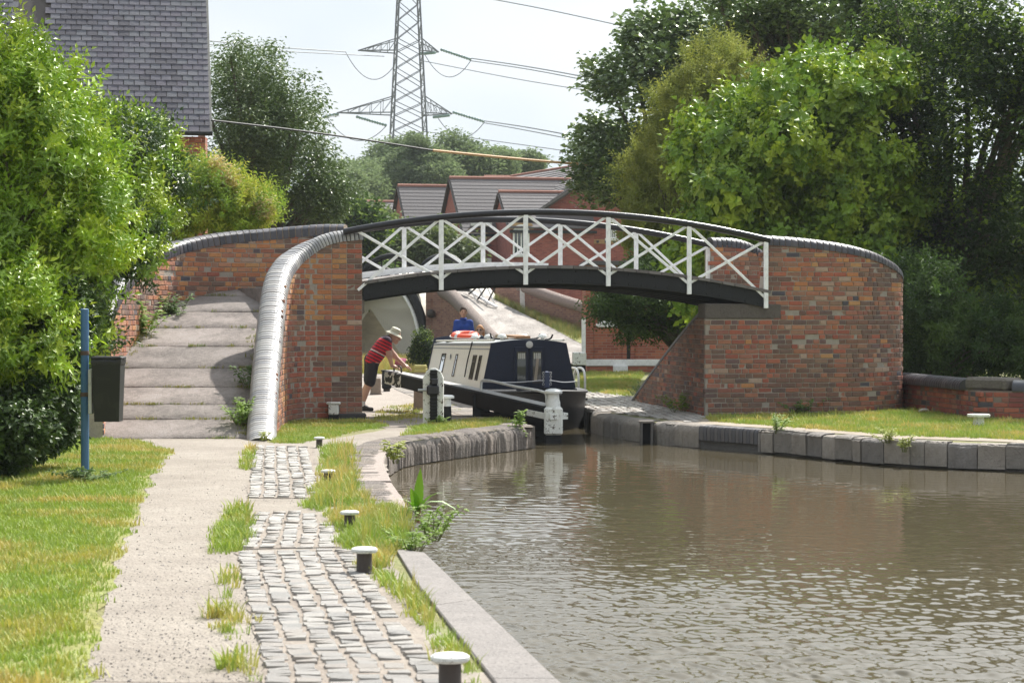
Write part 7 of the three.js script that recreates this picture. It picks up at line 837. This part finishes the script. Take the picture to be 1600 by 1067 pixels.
plantTree('hedge_shrub', 'leafy green shrub spilling over the far ramp wall', 'shrub', { D: 27, base: [-5.9, 27], ellipses: [[150, 330, 85, 110, 0, 0.9], [150, 250, 85, 70, 1, 0.9], [100, 440, 55, 100, -0.4, 0.6], [220, 290, 60, 80, 2, 0.8], [120, 540, 32, 60, 0, 0.35]], per: 13, count: 1800, geo: leafGeo.elder, mat: leafMats.glossy, tones: T.lime.concat(T.ivy), opt: { shoots: true, lift: 0.9 }, seed: 1421, trunk: 0.06, scale: 1.05});
plantTree('privet_shrub', 'yellow green privet with golden tips above the ramp wall', 'shrub', { D: 36.5, base: [-5.5, 36.8], ellipses: [[292, 306, 70, 55, 0, 1.0], [355, 320, 60, 50, 0, 0.9], [222, 262, 58, 45, 0.5, 1.0], [395, 340, 32, 25, 0, 0.6], [300, 345, 100, 30, -0.5, 0.7], [230, 330, 70, 50, 0, 0.9]], per: 11, count: 1700, geo: leafGeo.light, mat: leafMats.soft, tones: T.privet, opt: { shoots: true, lift: 1.0 }, seed: 1431, trunk: 0.06, scale: 1.3});
{ const E = [[395, 322, 26, 18], [350, 285, 22, 22], [412, 330, 12, 14], [340, 262, 12, 14]].map(([px, py, rx, ry]) => { const k = 36 / FPX; return [at(px, py, 36), new THREE.Vector3(rx * k, ry * k, 0.25)]; }); const im = foliage(numbered('privet_blossom'), null, E, leafGeo.flower, leafMats.soft, 420, 1.4, T.gold, 1441); tag(im, 'pale golden blossom sprays on the privet tips', 'blossom', null, 'stuff'); }
plantTree('hedge_shrub', 'next shrub of the hedge just outside the left edge of the picture', 'shrub', { D: 16.5, base: [-6.0, 16.5], ellipses: [[-420, 380, 210, 200, 0, 0.9], [-400, 620, 220, 190, 0, 0.9], [-330, 480, 130, 180, 1.5, 0.9], [-250, 560, 110, 170, 3, 0.8]], per: 12, count: 1500, geo: leafGeo.elder, mat: leafMats.glossy, tones: T.lime.concat(T.ivy), seed: 1451, trunk: 0.06, opt: { shoots: true } });
// backing trees beyond, so that no open plain shows between the trunks
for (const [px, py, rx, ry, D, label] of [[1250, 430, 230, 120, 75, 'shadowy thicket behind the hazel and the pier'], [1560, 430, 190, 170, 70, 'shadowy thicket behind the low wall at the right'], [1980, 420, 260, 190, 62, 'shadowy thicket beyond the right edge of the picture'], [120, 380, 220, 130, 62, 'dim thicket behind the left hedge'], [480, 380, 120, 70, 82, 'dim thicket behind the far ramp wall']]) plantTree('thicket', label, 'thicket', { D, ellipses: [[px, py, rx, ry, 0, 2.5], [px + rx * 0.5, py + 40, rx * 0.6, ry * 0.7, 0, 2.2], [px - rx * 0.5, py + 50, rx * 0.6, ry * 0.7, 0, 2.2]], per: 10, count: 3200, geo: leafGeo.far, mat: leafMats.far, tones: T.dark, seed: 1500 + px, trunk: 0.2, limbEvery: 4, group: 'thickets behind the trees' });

// ---------------------------------------------------------------- weeds and waterside plants
function bladeLeaf(L, w, bend, seg = 5) { const pos = [], idx = []; for (let i = 0; i <= seg; i++) { const f = i / seg, ww = w * Math.sin(Math.PI * Math.min(1, 0.12 + f * 0.88)) * 0.5, y = L * f * Math.cos(bend * f), z = L * f * Math.sin(bend * f); pos.push(-ww, y, z + ww * 0.25, 0, y, z, ww, y, z + ww * 0.25); if (i) { const a = (i - 1) * 3, b = i * 3; idx.push(a, a + 1, b, a + 1, b + 1, b, a + 1, a + 2, b + 1, a + 2, b + 2, b + 1); } } const g = new THREE.BufferGeometry(); g.setAttribute('position', new THREE.Float32BufferAttribute(pos, 3)); g.setIndex(idx); g.computeVertexNormals(); return g; }
function dock(px, py, label, leaves, seed) { const b = gp(px, py), g = thing('dock_plant', label, 'plant', b), r = rng(seed), green = new THREE.MeshPhysicalMaterial({ color: rgb(0.22, 0.42, 0.035), roughness: 0.5, specularIntensity: 0.5, transmission: 0.5, thickness: 0, side: THREE.DoubleSide }); for (const [L, w, bend, turn] of leaves) { const m = part('leaf', bladeLeaf(L, w, bend), green, g); m.rotation.y = turn; } part('stem', tube([new THREE.Vector3(0, -0.05, 0), new THREE.Vector3(0.02, 0.1, 0)], 0.02, 0.012, 6), worn([0.25, 0.12, 0.06], 0.9, 0.002), g); }
dock(652, 806, 'large leaved dock plant leaning over the near water edge', [[0.38, 0.085, 0.15, 0.5], [0.30, 0.09, 0.9, 1.2], [0.36, 0.085, 1.7, 1.5], [0.22, 0.075, 0.9, -1.2], [0.2, 0.065, 1.2, 3.5], [0.26, 0.08, 0.5, -0.4]], 5);
function weed(name, label, pos, h, n, leaf, tone, seed, spread = 0.12) { const g = thing(name, label, 'plant', pos), r = rng(seed), stems = [], pl = []; for (let i = 0; i < n; i++) { const a = r() * 6.28, sp = spread * r(), hh = h * (0.55 + 0.6 * r()), p0 = new THREE.Vector3(Math.cos(a) * sp * 0.4, -0.02, Math.sin(a) * sp * 0.4), p1 = new THREE.Vector3(Math.cos(a) * sp, hh * 0.6, Math.sin(a) * sp), p2 = new THREE.Vector3(Math.cos(a) * sp * 1.6 + (r() - 0.5) * 0.06, hh, Math.sin(a) * sp * 1.6); stems.push(tube([p0, p1, p2], 0.004, 0.002, 5, 6)); const cv = new THREE.CatmullRomCurve3([p0, p1, p2]); for (let k = 1; k < 7; k++) pl.push(cv.getPoint(0.15 + 0.85 * k / 6)); }
  part('stems', bake(stems), worn([0.14, 0.15, 0.05], 0.8, 0.001), g); const im = new THREE.InstancedMesh(weedLeaf, leafMats.soft, pl.length * 3); im.name = 'leaves'; im.userData.kind = 'stuff'; const m = new THREE.Matrix4(), q = new THREE.Quaternion(), c = new THREE.Color(); pl.forEach((p, i) => { for (let k = 0; k < 3; k++) { q.setFromEuler(new THREE.Euler((r() - 0.2) * 0.9, r() * 6.28, 0)); const s = leaf * (0.6 + 0.7 * r()); m.compose(p, q, new THREE.Vector3(s, s, s)); im.setMatrixAt(i * 3 + k, m); const v = 0.75 + 0.5 * r(); c.setRGB(tone[0] * v, tone[1] * v, tone[2] * v); im.setColorAt(i * 3 + k, c); } }); im.castShadow = true; g.add(im); }
const weedLeaf = (() => { const g = bladeLeaf(1, 0.38, 0.5, 3); g.rotateX(1.1); return g; })();
const fresh = [0.25, 0.38, 0.04], deepG = [0.12, 0.21, 0.03], yellowish = [0.36, 0.40, 0.06];
weed('willowherb', 'leafy willowherb sprawling over the water beside the dock', gp(674, 842), 0.2, 16, 0.045, fresh, 31, 0.17);
weed('willowherb', 'lower leafy weeds at the corner of the concrete edging', gp(645, 860), 0.13, 12, 0.045, fresh, 32, 0.15);
weed('wall_weed', 'yellow green weed growing from the curved bank wall', at(620, 722, 24.2), 0.22, 8, 0.07, yellowish, 33, 0.12);
weed('wall_weed', 'leafy weed hanging on the end of the curved bank wall', at(806, 702, 29.6), 0.36, 14, 0.07, fresh, 34, 0.1);
weed('wall_weed', 'upright weed rising at the corner beside the gate', gp(812, 668), 0.22, 5, 0.08, fresh, 35, 0.05);
weed('bank_weed', 'green clump on the blue brick edging of the right bank', gp(1213, 675), 0.24, 14, 0.05, fresh, 36, 0.12);
weed('bank_weed', 'pale yellow weed on the middle of the right bank edging', gp(1388, 690), 0.15, 10, 0.05, yellowish, 37, 0.12);
weed('bank_weed', 'small weed hanging right of the pale yellow one', at(1413, 704, 25.9), 0.17, 9, 0.05, yellowish, 38, 0.08);
weed('bank_weed', 'weeds at the foot of the wing wall', gp(1062, 645), 0.32, 18, 0.06, fresh, 39, 0.25);
weed('bank_weed', 'dark weeds where the wing wall meets the grass', gp(1005, 628), 0.3, 12, 0.06, deepG, 40, 0.2);
weed('nettles', 'nettles against the foot of the big right pier', gp(1250, 648), 0.24, 26, 0.06, deepG, 41, 0.4);
weed('ramp_weed', 'weeds growing in the shade at the right side of the ramp', V(-3.42, 0.12, 27.3), 0.34, 22, 0.07, fresh, 42, 0.2);
weed('ramp_weed', 'second clump of weeds higher in the shade of the parapet', V(-3.5, 0.55, 28.8), 0.3, 18, 0.07, deepG, 43, 0.2);
weed('ramp_weed', 'bright weeds at the foot of the far ramp wall', V(-5.42, 1.2, 31.2), 0.5, 22, 0.1, fresh, 44, 0.25);
weed('ramp_weed', 'second weed clump along the far ramp wall', V(-5.1, 1.45, 32.3), 0.4, 16, 0.09, deepG, 45, 0.2);
weed('coping_weed', 'small dry weed at the foot of the white coping', gp(412, 690), 0.13, 6, 0.04, yellowish, 46, 0.05);
weed('post_weed', 'low ground ivy at the foot of the blue post', gp(128, 752), 0.1, 30, 0.05, deepG, 47, 0.3);
weed('lock_weed', 'green weeds at the foot of the rack gear post', gp(688, 665), 0.13, 14, 0.05, fresh, 48, 0.16);
{ // yellow and pink things left beside the lock
  const b = gp(636, 580), g = thing('cloth_bundle', 'yellow and pink clothes heaped beside the lock behind the man', 'clothes', b); const lump = (x, y, z, s, seed, col) => { const geo = new THREE.IcosahedronGeometry(s, 3), p = geo.attributes.position; for (let i = 0; i < p.count; i++) { const v = new THREE.Vector3().fromBufferAttribute(p, i), k = 0.7 + 0.6 * fbm(v.x * 6 / s * 0.2 + seed, v.y * 6 / s * 0.2 + v.z * 4, 64, seed, 3); p.setXYZ(i, v.x * k, v.y * k * 0.8, v.z * k); } geo.computeVertexNormals(); geo.translate(x, y, z); return geo; }; part('yellow_coat', bake([lump(0.12, 0.2, 0, 0.22, 3), lump(0.26, 0.14, 0, 0.16, 4)]), worn([0.62, 0.55, 0.2], 0.95, 0.01), g); part('pink_coat', bake([lump(-0.16, 0.22, 0, 0.2, 5)]), worn([0.45, 0.12, 0.2], 0.95, 0.01), g); }
renderer.render(scene, camera);
